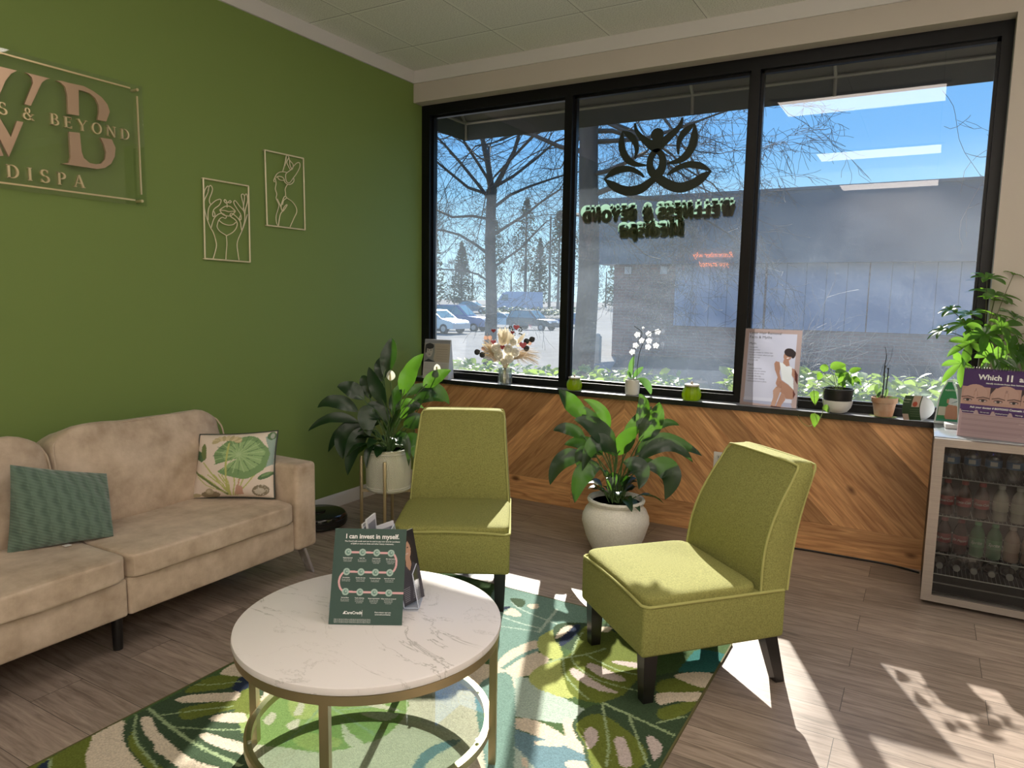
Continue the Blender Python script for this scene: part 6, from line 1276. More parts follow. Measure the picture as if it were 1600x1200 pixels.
# bottles: one of each kind is built with its parts, then copied
def bottle(label, loc, kind, group, word=None, wc=(.8, .8, .8)):
    t = thing('drink_bottle', label, 'bottle', loc, 0, group)
    body = {'water': (clear('bottle plastic', (.80, .84, .88), .22, .15, .6), [(0, 0), (.028, .0), (.032, .006), (.031, .035), (.033, .045), (.031, .055), (.033, .065), (.033, .105), (.029, .122), (.015, .14), (.0125, .15), (.0125, .156)]),
            'soda': (None, [(0, 0), (.026, 0), (.031, .006), (.030, .04), (.0285, .06), (.031, .082), (.031, .105), (.026, .125), (.015, .145), (.0125, .153), (.0125, .158)])}['water' if kind == 'water' else 'soda']
    cols = {'cola': (.05, .014, .010), 'pepper': (.06, .012, .015), 'lime': (.05, .20, .08), 'pink': (.38, .26, .20), 'tea': (.36, .34, .28), 'dark': (.05, .04, .035)}
    m = body[0] or pm('bottle ' + kind, cols[kind], .12, spec=.6)
    MB().lathe(body[1], 20).build('body', m, t)
    lab = {'water': (.10, .22, .42), 'cola': (.38, .015, .02), 'pepper': (.30, .02, .03), 'lime': (.06, .26, .10), 'pink': (.42, .30, .22), 'tea': (.44, .42, .34), 'dark': (.1, .1, .1)}[kind]
    z0, z1, r = (.066, .100, .0338) if kind == 'water' else (.050, .094, .0318)
    lb = MB().lathe([(r, z0), (r, z1)], 24, cap=False).build('label_band', pm('label ' + kind, lab, .45), t)
    cap = {'water': (.55, .58, .62), 'cola': (.35, .02, .02), 'pepper': (.3, .03, .04), 'lime': (.10, .38, .16), 'pink': (.6, .5, .45), 'tea': (.55, .55, .5), 'dark': (.45, .45, .43)}[kind]
    zt = body[1][-1][1]; MB().lathe([(.0145, zt - .006), (.0148, zt + .008), (.013, zt + .011), (0, zt + .011)], 20).build('cap', pm('cap ' + kind, cap, .45), t)
    if word or kind == 'water':
        b = MB()
        if kind == 'water': b.box((-.013, -.0005, .074), (.013, .0005, .094), 0)
        if word:
            b2 = MB(); text(b2, word, 0, 0, .020 if len(word) < 7 else .0155, Matrix.Identity(4), bold=.0004, shear=.3, res=2)
            vs = []
            for x, y, z in b2.v: a = x / (r + .0006); vs.append(((r + .0006) * sin(a), -(r + .0006) * cos(a), (z0 + z1) / 2 - .006 + y))
            b = MB(); b.add(vs, b2.f)
        else:
            vs = []; b = MB()
            for a in np.linspace(-.42, .42, 6): vs += [((r + .0006) * sin(a), -(r + .0006) * cos(a), z0 + .008), ((r + .0006) * sin(a), -(r + .0006) * cos(a), z1 - .006)]
            b.add(vs, [(2 * i, 2 * i + 2, 2 * i + 3, 2 * i + 1) for i in range(5)])
        b.build('lettering' if word else 'label_panel', pm('label print %s' % kind, wc, .5), lb)
    return t
def row(first, xs, y, z, labels, group):
    for i, x in enumerate(xs):
        o = first if i == 0 else copy_tree(first); o.location = (x, y, z); o['label'] = labels[i]; o['group'] = group
        o.rotation_euler = (o.rotation_euler[0], 0, (i * .37) % .3 - .15 if o.rotation_euler[0] == 0 else 0)
ORD = ['leftmost', 'second from left', 'third from left', 'fourth from left', 'fifth from left', 'rightmost']
YB = FY0 + .095; XB = [3.525, 3.607, 3.690, 3.772, 3.852, 3.903]
g = 'clear water bottles on the top fridge shelf'
row(bottle('w', (0, 0, 0), 'water', g, None, (.7, .72, .74)), XB[:5], YB, .620, ['clear water bottle with a blue label on the top fridge shelf, %s' % (ORD[i] if i < 4 else 'rightmost') for i in range(5)], g)
g = 'cola bottles on the second fridge shelf'
row(bottle('c', (0, 0, 0), 'cola', g, 'Coca-Cola', (.75, .7, .68)), [3.518, 3.588, 3.658], YB, .435, ['red-labelled cola bottle on the second fridge shelf, %s' % s for s in ('leftmost', 'middle of the three', 'next to the pale bottles')], g)
g = 'pale drink bottles on the second fridge shelf'
row(bottle('t', (0, 0, 0), 'tea', g), [3.732, 3.802, 3.872], YB, .435, ['pale drink bottle on the second fridge shelf, %s' % s for s in ('beside the colas', 'middle of the three pale ones', 'rightmost')], g)
g = 'red-labelled soda bottles on the third fridge shelf'
row(bottle('p', (0, 0, 0), 'pepper', g, 'Dr Pepper', (.6, .5, .48)), [3.520, 3.588], YB, .250, ['dark red soda bottle on the third fridge shelf, %s' % s for s in ('leftmost', 'beside the green bottles')], g)
g = 'green soda bottles on the third fridge shelf'
row(bottle('l', (0, 0, 0), 'lime', g, 'Sprite', (.6, .7, .6)), [3.655, 3.722], YB, .250, ['green lime soda bottle on the third fridge shelf, %s' % s for s in ('left one', 'right one')], g)
g = 'pinkish drink bottles on the third fridge shelf'
row(bottle('k', (0, 0, 0), 'pink', g), [3.790, 3.858], YB, .250, ['pinkish drink bottle on the third fridge shelf, %s' % s for s in ('left one', 'right one')], g)
g = 'dark bottles lying with caps forward at the fridge bottom'
b0 = bottle('d', (0, 0, 0), 'dark', g); b0.rotation_euler = (R(90), 0, 0)
L1 = ['dark bottle lying cap-forward in the lower fridge row, %s' % s for s in ORD]; L2 = ['dark bottle lying cap-forward in the upper fridge row, %s' % s for s in ('leftmost', 'second from left', 'third from left', 'rightmost')]
row(b0, [3.513, 3.583, 3.653, 3.723, 3.793, 3.863], FY0 + .235, .181, L1, g)
c0 = copy_tree(b0); row(c0, [3.618, 3.688, 3.758, 3.828], FY0 + .225, .245 - .038 + .036, L2, g) if False else None
if True:
    row(c0, [3.565, 3.648, 3.731, 3.814], FY0 + .30, .2135, L2, g)

def calendar():
    w_, h = .40, .325; o = V((3.535, -.478, FZ + .001)); ux = V((.985, -.17, 0)).normalized(); aw = V((.17, .985, 0)); uy = (V((0, 0, 1)) + aw * .20).normalized(); M = panel_M(o, ux, uy)
    t = thing('desk_calendar', 'purple Which 11 are you? flip chart with frowning foreheads on the fridge', 'flip chart', o); L = V(t.location)
    PU, LB, SK = (.075, .040, .13), (.40, .30, .32), (.44, .29, .25); k = w_ / 1360.   # crop units per metre
    S = [('r', PU, 0, h * .735, w_, h), ('r', SK, 0, h * .475, w_, h * .735), ('r', (.085, .045, .15), 0, h * .395, w_, h * .475)]
    for i in range(3):
        x = w_ * (.135 + .30 * i); y0 = h * .475
        S += [('e', (.47, .32, .28), x, h * .64, w_ * .12, h * .13)]
        if i: S += [('p', (.07, .05, .06), [(x - w_ * .155, h * .735), (x - w_ * .10, h * .735), (x - w_ * .148, h * .64), (x - w_ * .155, h * .5)])]
        S += [('l', (.33, .19, .16), [(x - .004, h * .60), (x - .002, h * .68)], .0016), ('l', (.33, .19, .16), [(x + .010, h * .60), (x + .009, h * .67)], .0016)]
        for s in (-1, 1):
            ex = x + .003 + s * w_ * .075; S += [('l', (.13, .085, .08), [(ex - s * .024, h * .572), (ex, h * .59), (ex + s * .024, h * .575)], .005), ('e', (.30, .19, .17), ex, h * .543, .019, .009), ('e', (.50, .45, .44), ex, h * .54, .014, .0055), ('e', (.05, .05, .055), ex, h * .54, .0065, .0065), ('l', (.08, .05, .05), [(ex - .015, h * .547), (ex, h * .556), (ex + .015, h * .545)], .003)]
    for i in range(6): S += [('p', PU, [(w_ * (.01 + .165 * i), h * .40), (w_ * (.155 + .165 * i), h * .40), (w_ * (.14 + .165 * i), h * .345), (w_ * (.03 + .165 * i), h * .345)])]
    rng = random.Random(8)
    for j in range(15):
        y = h * (.325 - .0195 * j); S.append(('l', (.23, .16, .18), [(w_ * .03, y), (w_ * rng.uniform(.55, .96), y)], .0018))
    C = paint(330, 270, w_, h, LB, S); painted('page', m_ppr, t, C * 1.3, lambda u, v: M @ V((u * w_, v * h, 0)) - L)
    wt = MC['white print']; b = MB(); M2 = M.copy(); M2.translation += M.to_3x3() @ V((0, 0, .0008))
    text(b, 'Which', w_ * .265, h * .845, .034, M2, bold=.0009); text(b, 'are you?', w_ * .69, h * .845, .034, M2, bold=.0009); text(b, '11', w_ * .455, h * .84, .042, M2, bold=.0012, spacing=.75)
    text(b, 'Identify moderate frown lines between the brows', w_ * .47, h * .785, .0095, M2, bold=.0002); text(b, 'Ask your doctor if BOTOX\u00ae Cosmetic is the one for your 11!', w_ * .50, h * .425, .0125, M2, bold=.0003)
    for i, s in enumerate(('Important safety', 'Do not use', 'Dosing & points', 'Warnings', 'Before & after', 'Reactions')): text(b, s, w_ * (.085 + .165 * i), h * .365, .0075, M2, bold=.0001)
    b.build('lettering', wt, t, True)
    b = MB()
    for i, s in enumerate(('I', 'II', 'III')): text(b, s, w_ * (.14 + .30 * i), h * .672, .018, M2)
    text(b, 'Botox', w_ * .80, h * .05, .03, M2, shear=.4); b.build('dark_lettering', pm('brown print', (.16, .09, .10), .6), t, True)
    top = [M @ V((x, h, 0)) for x in (0, w_)]; bk = [p + aw * .13 for p in (V(o), V(o) + ux * w_)]
    b = MB(); b.add([tuple(M @ V((0, 0, -.002))), tuple(M @ V((w_, 0, -.002))), tuple(top[1]), tuple(top[0]), tuple(bk[0]), tuple(bk[1])], [(0, 1, 2, 3), (3, 2, 5, 4), (0, 3, 4), (1, 5, 2)]); b.build('easel_board', pm('mauve card', LB, .7), t, True)
    b = MB(); Mr = M.copy()
    for i in range(38):
        x = .006 + i * (w_ - .012) / 37; P = [M @ V((x, h + .001 + .0065 * sin(a), -.002 + .008 * cos(a))) for a in np.linspace(0, 2 * pi, 9)[:-1]]; b.tube(P, .0011, 4, closed=True)
    b.build('wire_binding', pm('binding wire', (.5, .48, .45), .3, .9), t, True)
calendar()
def leaf_sign():
    t = thing('display_card', 'green rounded-top display card with a close-up skin photo beside the purple flip chart', 'card', (3.50, -.115, FZ + .001), R(8)); w_, h = .098, .205
    S = [('r', (.03, .20, .07), 0, 0, w_, h), ('p', (.42, .20, .13), [(.045, .0), (.09, .0), (.1, .03), (.098, .085), (.06, .09), (.04, .05)]), ('e', (.44, .22, .15), .062, .045, .028, .045), ('p', (.5, .52, .54), [(.05, .088), (.1, .082), (.1, .118), (.055, .122)]), ('p', (.05, .12, .13), [(.06, .092), (.1, .105), (.1, .11)]), ('e', (.42, .22, .15), .047, .105, .007, .012), ('r', (.50, .48, .40), .004, .03, .038, .075), ('r', (.05, .25, .15), 0, .0, w_, .012)]
    C = paint(50, 100, w_, h, (.03, .20, .07), S); Mr = Matrix.Rotation(R(-8), 4, 'X'); top = lambda v: 1 if v < .55 else math.sqrt(max(0, 1 - ((v - .55) / .45) ** 2)) * .55 + .45 * (1 - (v - .55) / .45) ** .6
    painted('card_front', MC['printed paper'], t, C, lambda u, v: Mr @ V(((u - .5) * w_ * (1.0 - .35 * v) * max(.35, top(v)) + .006 * v, -.002, .012 + v * h)))
    painted('acrylic_edge', pm('frosted edge', (.55, .60, .62), .3), t, np.ones((24, 14, 3)), lambda u, v: Mr @ V(((u - .5) * (w_ + .016) * (1.0 - .35 * v) * max(.38, top(v)) + .006 * v, .0005, .0 + v * (h + .022))))
    b = MB(); text(b, 'FLEXITOL', .012, h * .83, .012, Mr @ Matrix(((1, 0, 0, 0), (0, 0, 1, -.0035), (0, 1, 0, 0), (0, 0, 0, 1)))); b.build('lettering', MC['white print'], t)
    MB().box((-.055, -.012, 0), (.055, .03, .004)).build('foot', MC['frosted edge'], t)
leaf_sign()
o = MB().rbox((-.055, -.04, 0), (.055, .04, .022), .002, 1).build('paper_box', pm('white paper stack', (.66, .66, .66), .7)); o.location = (3.545, -.235, FZ); o.rotation_euler = (0, 0, R(4)); tag(o, 'small white paper stack on the fridge top beside the flip chart', 'paper')
def money_tree():
    t = thing('potted_money_tree', 'bushy money tree in a grey pot behind the flip chart', 'plant', (3.628, -.215, FZ), RZ); k = 3.42e-3 / 4.286
    MB().lathe([(0, 0), (.07, 0), (.074, .005), (.10, .205), (.107, .21), (.108, .225), (.103, .226), (.098, .21), (.096, .2), (0, .196)], 48).build('pot', pm('grey green pot', (.36, .38, .35), .5), t)
    MB().lathe([(0, .2), (.0965, .2)], 30).build('soil', m_soil, t)
    def P(u, v, y=0): return V(((u - 1262) * k, y, .2 + (790 - v) * k))
    b = MB(); s = MB(); rng = random.Random(21)
    for i in range(4):
        a = i * pi / 2; s.tube([(.012 * cos(a + z * 9), .012 * sin(a + z * 9), .19 + z) for z in np.linspace(0, .20, 12)], .009, 7)
    hubs = [(1300, 215, .0, 150), (1440, 78, .05, 70), (1238, 108, .0, 120), (1500, 425, -.05, 95), (1075, 300, .05, 80), (1180, 440, -.10, 120), (1130, 500, -.05, 120), (1270, 395, -.1, 120), (1090, 620, -.05, 110), (1210, 560, -.12, 120), (1330, 520, -.1, 120), (1400, 560, -.08, 120), (1440, 600, -.05, 110), (1200, 330, .05, 130), (1340, 330, .05, 130), (1400, 430, .0, 120), (1300, 620, -.12, 110), (1360, 240, .08, 120), (1250, 480, .05, 130), (1050, 430, .08, 90), (1560, 540, -.02, 110), (1530, 640, .03, 110), (1150, 390, .02, 110), (1330, 450, .1, 120), (1480, 330, .08, 110), (1600, 430, .05, 110), (1620, 560, .02, 110)]
    for u, v, y, L in hubs:
        c = P(u, v, y); out_ = (c - V((0, 0, .40))).normalized(); n_ = 6; ax = (out_ + V((0, -.5, .5))).normalized(); e1 = ax.cross(V((.3, .2, 1))).normalized(); e2 = ax.cross(e1); a0 = rng.uniform(0, 6)
        for j in range(n_):
            a = a0 + 2 * pi * j / n_; d = e1 * cos(a) + e2 * sin(a) + out_ * .35; LL = L * k * rng.uniform(.75, 1.1); T = c + d * LL + V((0, 0, -LL * .35)); b.leaf(c, c + d * LL * .55 + V((0, 0, .004)), T, LL * .42, ax, 0, 8, .2, .03, .55)
        s.tube(smooth([(0, 0, .36 + .03 * rng.random()), (V((0, 0, .40)) + c) / 2 + V((0, 0, .015)), c], 4), .0018, 4)
    W_ = Matrix.Rotation(RZ, 4, 'Z')
    for i, v in enumerate(b.v):
        q = W_ @ V(v); lim = .215 - .108
        if q.y > lim: q.y = lim - .02 * (1 - math.exp(-(q.y - lim) * 5)) ; b.v[i] = tuple(W_.inverted() @ q)
    b.build('foliage', leafm('money tree leaf', (.025, .072, .018), (.26, .55, .05), .2), t); s.build('stems', pm('brown stem', (.09, .09, .04), .6), t)
money_tree()
# ================================================================== outside
FWH = V((-.4997, .8662, 0)); RTH = V((.8662, .4997, 0)); C0 = V((3.37, -4.43, 0))
GP = [(-5, -.12), (5, -.12), (8, -.16), (14, -.26), (22, -.75), (33, -1.25), (49, -1.05), (66, -1.5), (74, -1.6), (85, -.8), (97, -.55), (200, .3)]
def gz(s):
    for (a, za), (b_, zb) in zip(GP[:-1], GP[1:]):
        if s <= b_: return za + (zb - za) * (s - a) / (b_ - a)
    return GP[-1][1]
def gpt(px, s):     # ground point: s metres ahead along the lot, px metres sideways
    p = C0 + FWH * s + RTH * px; return V((p.x, p.y, gz(s)))
def side(x, y): d = V((x, y, 0)) - C0; return d.dot(RTH), d.dot(FWH)
m_asph = pm('sunlit pale asphalt', (.20, .198, .195), 1.0, spec=0.05, noise=(.9, (.15, .15, .15), (1, 1, 1), 8.0))
b = MB(); xs = [-140, -90, -60, -45, -35, -28, -22, -17, -13, -10, -7, -4, -1, 2, 5, 9, 14, 22, 40, 80]; ys = [.16, 3, 5, 7, 9, 11, 13, 16, 19, 23, 27, 32, 38, 45, 55, 65, 75, 90, 120, 200]
b.add([(x, y, gz(max(-5, side(x, y)[1]))) for y in ys for x in xs], [(i * 20 + j, i * 20 + j + 1, (i + 1) * 20 + j + 1, (i + 1) * 20 + j) for i in range(19) for j in range(19)])
g_ = b.build('ground', m_asph); struct(g_, 'pale sunlit asphalt of the parking lot')
MB().box((-14, .152, -.5), (14, 3.0, -.06)).build('ground_bed', pm('mulch', (.06, .05, .03), 1.0, spec=0.0, noise=(9, (.05, .04, .03), (1, 1, 1), 5.0)))['kind'] = 'structure'
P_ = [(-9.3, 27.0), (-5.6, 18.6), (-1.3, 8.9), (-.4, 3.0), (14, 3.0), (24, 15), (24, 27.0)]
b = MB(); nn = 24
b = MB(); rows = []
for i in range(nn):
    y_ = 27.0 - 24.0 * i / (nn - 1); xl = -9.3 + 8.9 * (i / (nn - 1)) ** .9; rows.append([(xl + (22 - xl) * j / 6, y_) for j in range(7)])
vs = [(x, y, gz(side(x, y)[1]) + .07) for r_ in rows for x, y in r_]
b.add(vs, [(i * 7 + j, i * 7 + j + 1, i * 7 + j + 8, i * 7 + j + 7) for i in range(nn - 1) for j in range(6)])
b.build('ground_shade', pm('shaded asphalt', (.035, .042, .052), 1.0, spec=0.0, noise=(2.0, (.035, .04, .05), (1, 1, 1), 6.0)))['kind'] = 'structure'  # building's shade on the lot, laid down as a dark sheet
# wall outside above and beside the window
b = MB().box((-14, .0, -.3), (-.1, .15, 5)).box((0, .0, 3.15), (RX + .1, .15, 5)).box((RX + .1, .0, -.3), (14, .15, 5)); b.build('wall_outside', pm('tan stucco', (.45, .40, .33), .9))['kind'] = 'structure'

# awning
def awning():
    x0, x1, yf, zf, zb = -.285, 5.2, 1.0, 2.797, 3.72
    t = thing('awning', 'dark canvas awning on a pale tube frame over the shop window', 'awning', (2.4, .15, 3.2)); m = pm('dark canvas', (.065, .062, .06), .9)
    mv = pm('dark blue canvas', (.030, .036, .048), .9)
    MB().add([(x0, .155, zb), (x1, .155, zb), (x1, yf, zf + .15), (x0, yf, zf + .15), (x0, .155, zb + .006), (x1, .155, zb + .006), (x1, yf, zf + .156), (x0, yf, zf + .156)], [(0, 1, 2, 3), (4, 5, 6, 7), (0, 1, 5, 4), (2, 3, 7, 6), (1, 2, 6, 5), (3, 0, 4, 7)]).build('canopy', m, t, True)
    MB().box((x0, yf, zf), (x1, yf + .006, zf + .15)).box((x0 - .006, .155, zf), (x0, yf, zf + .15)).build('valance', mv, t, True)
    MB().add([(x0, .155, zf + .15), (x0, .155, zb), (x0, yf, zf + .15)], [(0, 1, 2)]).build('side_panel', m, t, True)
    mt = pm('galvanised tube', (.20, .19, .18), .5, .4); b = MB(); 
    b.cyl((x0 + .02, yf - .02, zf + .14), (x1, yf - .02, zf + .14), .013, n=8).cyl((x0 + .02, .17, zf + .14), (x0 + .02, yf, zf + .14), .013, n=8)
    b.build('frame_tube', mt, t, True)
    for x in (x0 + .02, .75, 1.75, 2.72, 3.7, 4.7):
        MB().tube([(x, .17, zb - .02), (x, yf - .02, zf + .14), (x, yf - .012, zf + .005)], .012, 8).build('rafter', mt, t, True)
awning()

# building across the lot
def building():
    y = 27.0; t = thing('brick_building', 'low brick building with a blue grey metal fascia across the parking lot', 'building', (3, y, -1.3))
    mb = bpy.data.materials.new('red brown brick'); mb.use_nodes = True; nt = mb.node_tree; bs = nt.nodes['Principled BSDF']; bs.inputs['Roughness'].default_value = .9
    tc = nd(nt, 'ShaderNodeTexCoord'); mp = nd(nt, 'ShaderNodeMapping'); mp.inputs['Rotation'].default_value = (R(90), 0, 0); nt.links.new(tc.outputs['Object'], mp.inputs[0])
    br = nd(nt, 'ShaderNodeTexBrick', i_Scale=1.0); br.inputs['Color1'].default_value = (.24, .11, .09, 1); br.inputs['Color2'].default_value = (.17, .08, .07, 1); br.inputs['Mortar'].default_value = (.22, .18, .17, 1)
    br.inputs['Brick Width'].default_value = .42; br.inputs['Row Height'].default_value = .14; br.inputs['Mortar Size'].default_value = .012; nt.links.new(mp.outputs[0], br.inputs['Vector']); nt.links.new(br.outputs[0], bs.inputs['Base Color'])
    mf = pm('blue grey metal fascia', (.060, .10, .145), .5, noise=(.25, (.045, .078, .12), (1, 1, 1), 2.0))
    MB().box((-9.37, y, -2.0), (24, y + 14, 3.0)).build('walls', mb, t, True)
    MB().box((-9.95, y - .7, 3.0), (24, y + 14, 5.86)).box((-9.97, y - .74, 5.84), (24, y + 14, 5.95)).build('fascia', mf, t, True)
    mp_ = pm('pale blue shutter', (.24, .29, .42), .45)
    for x0, x1 in ((-6.43, -2.6), (-2.5, 1.3), (1.35, 5.1), (5.15, 9.2)):
        o = MB().box((x0, y - .08, .30), (x1, y, 3.0)).build('shutter', mp_, t, True); b = MB()
        for i in range(1, 5): xx = x0 + (x1 - x0) * i / 5; b.box((xx - .015, y - .09, .30), (xx + .015, y - .078, 3.0))
        s = b.build('seams', pm('seam grey', (.10, .13, .20), .6), o)
        for v in s.data.vertices: v.co -= t.location
    for x in (-8.65, -6.95): MB().rbox((x - .16, y - .16, 2.58), (x + .16, y, 2.92), .02, 2).build('wall_light', pm('light box', (.50, .50, .52), .5), t, True)
    t2 = thing('rooftop_unit', 'grey rooftop air unit above the fascia at the right window edge', 'air unit', (6.2, 40, 5.95))
    g = pm('galvanised sheet', (.22, .24, .28), .5)
    MB().rbox((5.5, 38.8, 7.4), (8.1, 41, 10.2), .05, 2).build('housing', g, t2, True); MB().rbox((5.45, 39, 6.65), (8, 41, 7.4), .04, 2).build('duct', pm('pale sheet', (.5, .5, .52), .5), t2, True); MB().rbox((4.75, 38.9, 5.95), (8, 41, 6.65), .04, 2).build('curb', g, t2, True)
    for z in (7.9, 8.6, 9.3): MB().box((5.47, 38.78, z), (8.12, 38.8, z + .06)).build('louvre', pm('seam grey', (.10, .13, .20), .6), t2, True)
building()

# trees
def limb(b, p, d, L, r, depth, rng, fan, droop, nmax, leaves, rmin=.0032):
    n = 4 if depth > 1 else 3; pts = [p]; q = V(p); dd = V(d)
    for i in range(n):
        dd = (dd + V((rng.gauss(0, .22), rng.gauss(0, .22), rng.gauss(0, .2) - droop))).normalized(); q = q + dd * (L / n); pts.append(V(q))
    rs = [max(r * (1 - .5 * i / n), rmin) for i in range(n + 1)]
    b.tube(pts, rs, 6 if r > .05 else (4 if r > .02 else 3), cap=False)
    if depth == 0: return
    k = fan if depth > 1 else fan + 1
    for i in range(k):
        tt = rng.uniform(.35, 1.0); s = pts[min(n, int(tt * n) + (0 if tt < .99 else 0))]
        if i == 0: s = pts[-1]
        a = rng.uniform(0, 2 * pi); sp = rng.uniform(.45, .95) if i else rng.uniform(.1, .4); e1 = dd.cross(V((0, .3, 1))).normalized(); e2 = dd.cross(e1)
        nd_ = (dd * cos(sp) + (e1 * cos(a) + e2 * sin(a)) * sin(sp)).normalized()
        limb(b, s, nd_, L * rng.uniform(.58, .82), rs[-1] * (.8 if i == 0 else .5), depth - 1, rng, fan, droop, nmax, leaves, rmin)
m_bark = pm('grey bark', (.085, .075, .068), .9, noise=(5, (.05, .044, .04), (1, 1, .3), 5.0))
def bare_tree(label, base, hgt, r, forks, seed, depth, fan, droop=.0, lean=(0, 0)):
    rng = random.Random(seed); t = thing('bare_tree', label, 'tree', base, 0, 'bare winter trees'); b = MB()
    pts = [V((lean[0] * z / hgt + .04 * sin(z * 1.3 + seed), lean[1] * z / hgt, z)) for z in np.linspace(-.3, hgt, 9)]
    b.tube(pts, [r * 1.18] + [r * (1 - .035 * i) for i in range(8)], 12); b.build('trunk', m_bark, t); b = MB()
    for z, az_, up, L, rr in forks:
        p = V((lean[0] * z / hgt, lean[1] * z / hgt, z)); d = V((cos(R(az_)) * cos(R(up)), sin(R(az_)) * cos(R(up)), sin(R(up))))
        limb(b, p, d, L, rr, depth, rng, fan, droop, 0, None)
    b.build('branches', m_bark, t)
bare_tree('big bare tree whose thick trunk stands left in the middle pane', (-2.36, 8.32, -.24), 5.5, .22, [(3.6, 20, 8, 1.8, .06), (4.4, 200, 6, 2.5, .055), (3.2, 120, 20, 2.2, .05), (5.0, 320, 0, 1.7, .045), (5.2, 60, 0, 2.0, .05), (5.3, 150, 2, 2.3, .05), (5.2, 250, -4, 2.3, .045), (3.4, 35, -8, 1.6, .04), (5.4, 10, -4, 1.8, .05), (4.8, 40, 0, 1.7, .05), (4.0, 345, 5, 1.6, .05), (5.4, 30, 5, 1.8, .05), (5.2, 195, -5, 2.4, .045), (4.6, 25, 12, 2.0, .05)], 5, 5, 3, .05)
bare_tree('slender bare tree forking high in the left pane', (-8.18, 14.19, -.75), 5.5, .19, [(5.4, 100, 70, 2.8, .085), (5.3, 30, 64, 2.8, .075), (5.0, 210, 58, 2.9, .06), (5.2, 280, 50, 2.6, .06), (4.0, 20, 40, 2.6, .05), (3.4, 205, 38, 2.6, .05), (4.5, 190, 20, 2.4, .045), (3.0, 35, 30, 2.2, .04), (4.8, 40, 25, 2.8, .05), (2.6, 215, 30, 2.0, .035), (5.4, 240, 75, 3.0, .09), (5.4, 25, 30, 3.2, .05), (5.2, 210, 15, 3.0, .05)], 12, 5, 3, .02)
bare_tree('bare tree whose branches reach in from the right edge of the right pane', (6.4, 10.0, -.2), 6.5, .2, [(4.5, 190, 2, 1.9, .035), (4.0, 178, -8, 1.3, .022), (6.2, 90, 50, 2, .06), (6.3, 10, 50, 2, .06)], 33, 4, 2, -.01)
def shrub(label, base, n, h, seed):
    rng = random.Random(seed); t = thing('bare_shrub', label, 'shrub', base, 0, 'bare twiggy shrubs outside the right pane'); b = MB()
    for i in range(n):
        a = rng.uniform(0, 6.28); d = V((cos(a) * rng.uniform(.15, .5), sin(a) * .3, 1)).normalized(); limb(b, V((.12 * cos(a), .12 * sin(a), 0)), d, h * rng.uniform(.28, .42), .008, 3, rng, 3, -.01, 0, None, .0013)
    b.build('twigs', pm('pale sunlit twig', (.34, .30, .26), .5, spec=.6), t)
shrub('pale bare shrub behind the poster in the right pane', (1.98, 4.2, -.1), 7, 2.1, 3)
shrub('pale bare shrub at the right end of the right pane', (4.05, 5.0, -.1), 7, 2.2, 8)

# evergreen trees in the distance
m_pine = pm('dull pine needles', (.075, .095, .065), .9, translucent=((.10, .13, .06), .2))
def evergreen(label, px, s, h, rad, kind, seed):
    rng = random.Random(seed); p = gpt(px, s); t = thing('evergreen_tree', label, 'tree', p, 0, 'evergreens beyond the parking lot')
    MB().cyl((0, 0, -.3), (0, 0, h * .93), h * .018, h * .005, n=8).build('trunk', m_bark, t); b = MB()
    lo = .34 if kind == 'pine' else .06
    for i in range(900 if kind == 'pine' else 900):
        f = lo + (1 - lo) * rng.random() ** (.8 if kind == 'pine' else 1.1); z = h * f
        env = (sin(pi * min(1, max(.03, (f - lo) / (1 - lo))) ** .7) * .8 + .15) if kind == 'pine' else (1 - f) ** .8 + .04
        a = rng.uniform(0, 6.28); r = rad * env * rng.random() ** .45; c = V((r * cos(a), r * sin(a), z + rng.gauss(0, .15)))
        sz = rad * (.10 if kind == 'pine' else .12) * rng.uniform(.6, 1.3); d = V((cos(a), sin(a), rng.uniform(-.3, .6))); 
        for j in range(3):
            e_ = V((rng.gauss(0, 1), rng.gauss(0, 1), rng.gauss(0, .7))).normalized(); f2 = e_.cross(d + V((.1, .2, .3))).normalized()
            b.add([c - e_ * sz, c + f2 * sz * .35, c + e_ * sz, c - f2 * sz * .35], [(0, 1, 2, 3)])
    b.build('foliage', m_pine, t)
for a in (('tall thin pine at the centre of the left pane, above the white van', 1.9, 118, 17.5, 2.3, 'pine', 1), ('pine left of the van, behind the slender bare tree', -3.4, 121, 14.5, 2.3, 'pine', 2), ('pine beside the left mullion', 7.2, 116, 15.5, 2.5, 'pine', 3), ('pine showing between the mullion and the thick trunk', 12.2, 122, 17, 2.5, 'pine', 4), ('broad evergreen at the far left of the left pane', -14.2, 124, 15, 3.2, 'cone', 5), ('pointed dark evergreen left of the slender bare tree', -8.6, 119, 10.5, 2.5, 'cone', 6), ('bushy evergreen right of the thick trunk', 17.4, 120, 14, 2.6, 'cone', 8), ('bushy evergreen at the back between the two tallest pines', 4.6, 128, 12, 2.4, 'cone', 10)): evergreen(*a)
m_grey = pm('grey brown twig haze', (.15, .135, .12), .9, translucent=((.18, .16, .13), .2))
def fuzzy(label, px, s, h, rad, seed):
    rng = random.Random(seed); p = gpt(px, s); t = thing('leafless_tree', label, 'tree', p, 0, 'leafless trees in the far tree line'); b = MB()
    b.cyl((0, 0, -.3), (0, 0, h * .5), h * .014, h * .008, n=7); b.build('trunk', m_bark, t); b = MB()
    for i in range(420):
        f = rng.random(); a = rng.uniform(0, 6.28); r = rad * sin(pi * min(.98, .12 + f * .86)) ** .6 * rng.random() ** .5; c = V((r * cos(a), r * sin(a), h * (.08 + .9 * f)))
        d = V((cos(a) * .8 + rng.gauss(0, .4), sin(a) * .8 + rng.gauss(0, .4), rng.uniform(.2, 1.4))).normalized() * rad * rng.uniform(.2, .5); b.tube([c, c + d * .5 + V((rng.gauss(0, .08), rng.gauss(0, .08), 0)), c + d], [.05, .035, .015], 3, cap=False)
    b.build('branches', m_grey, t)
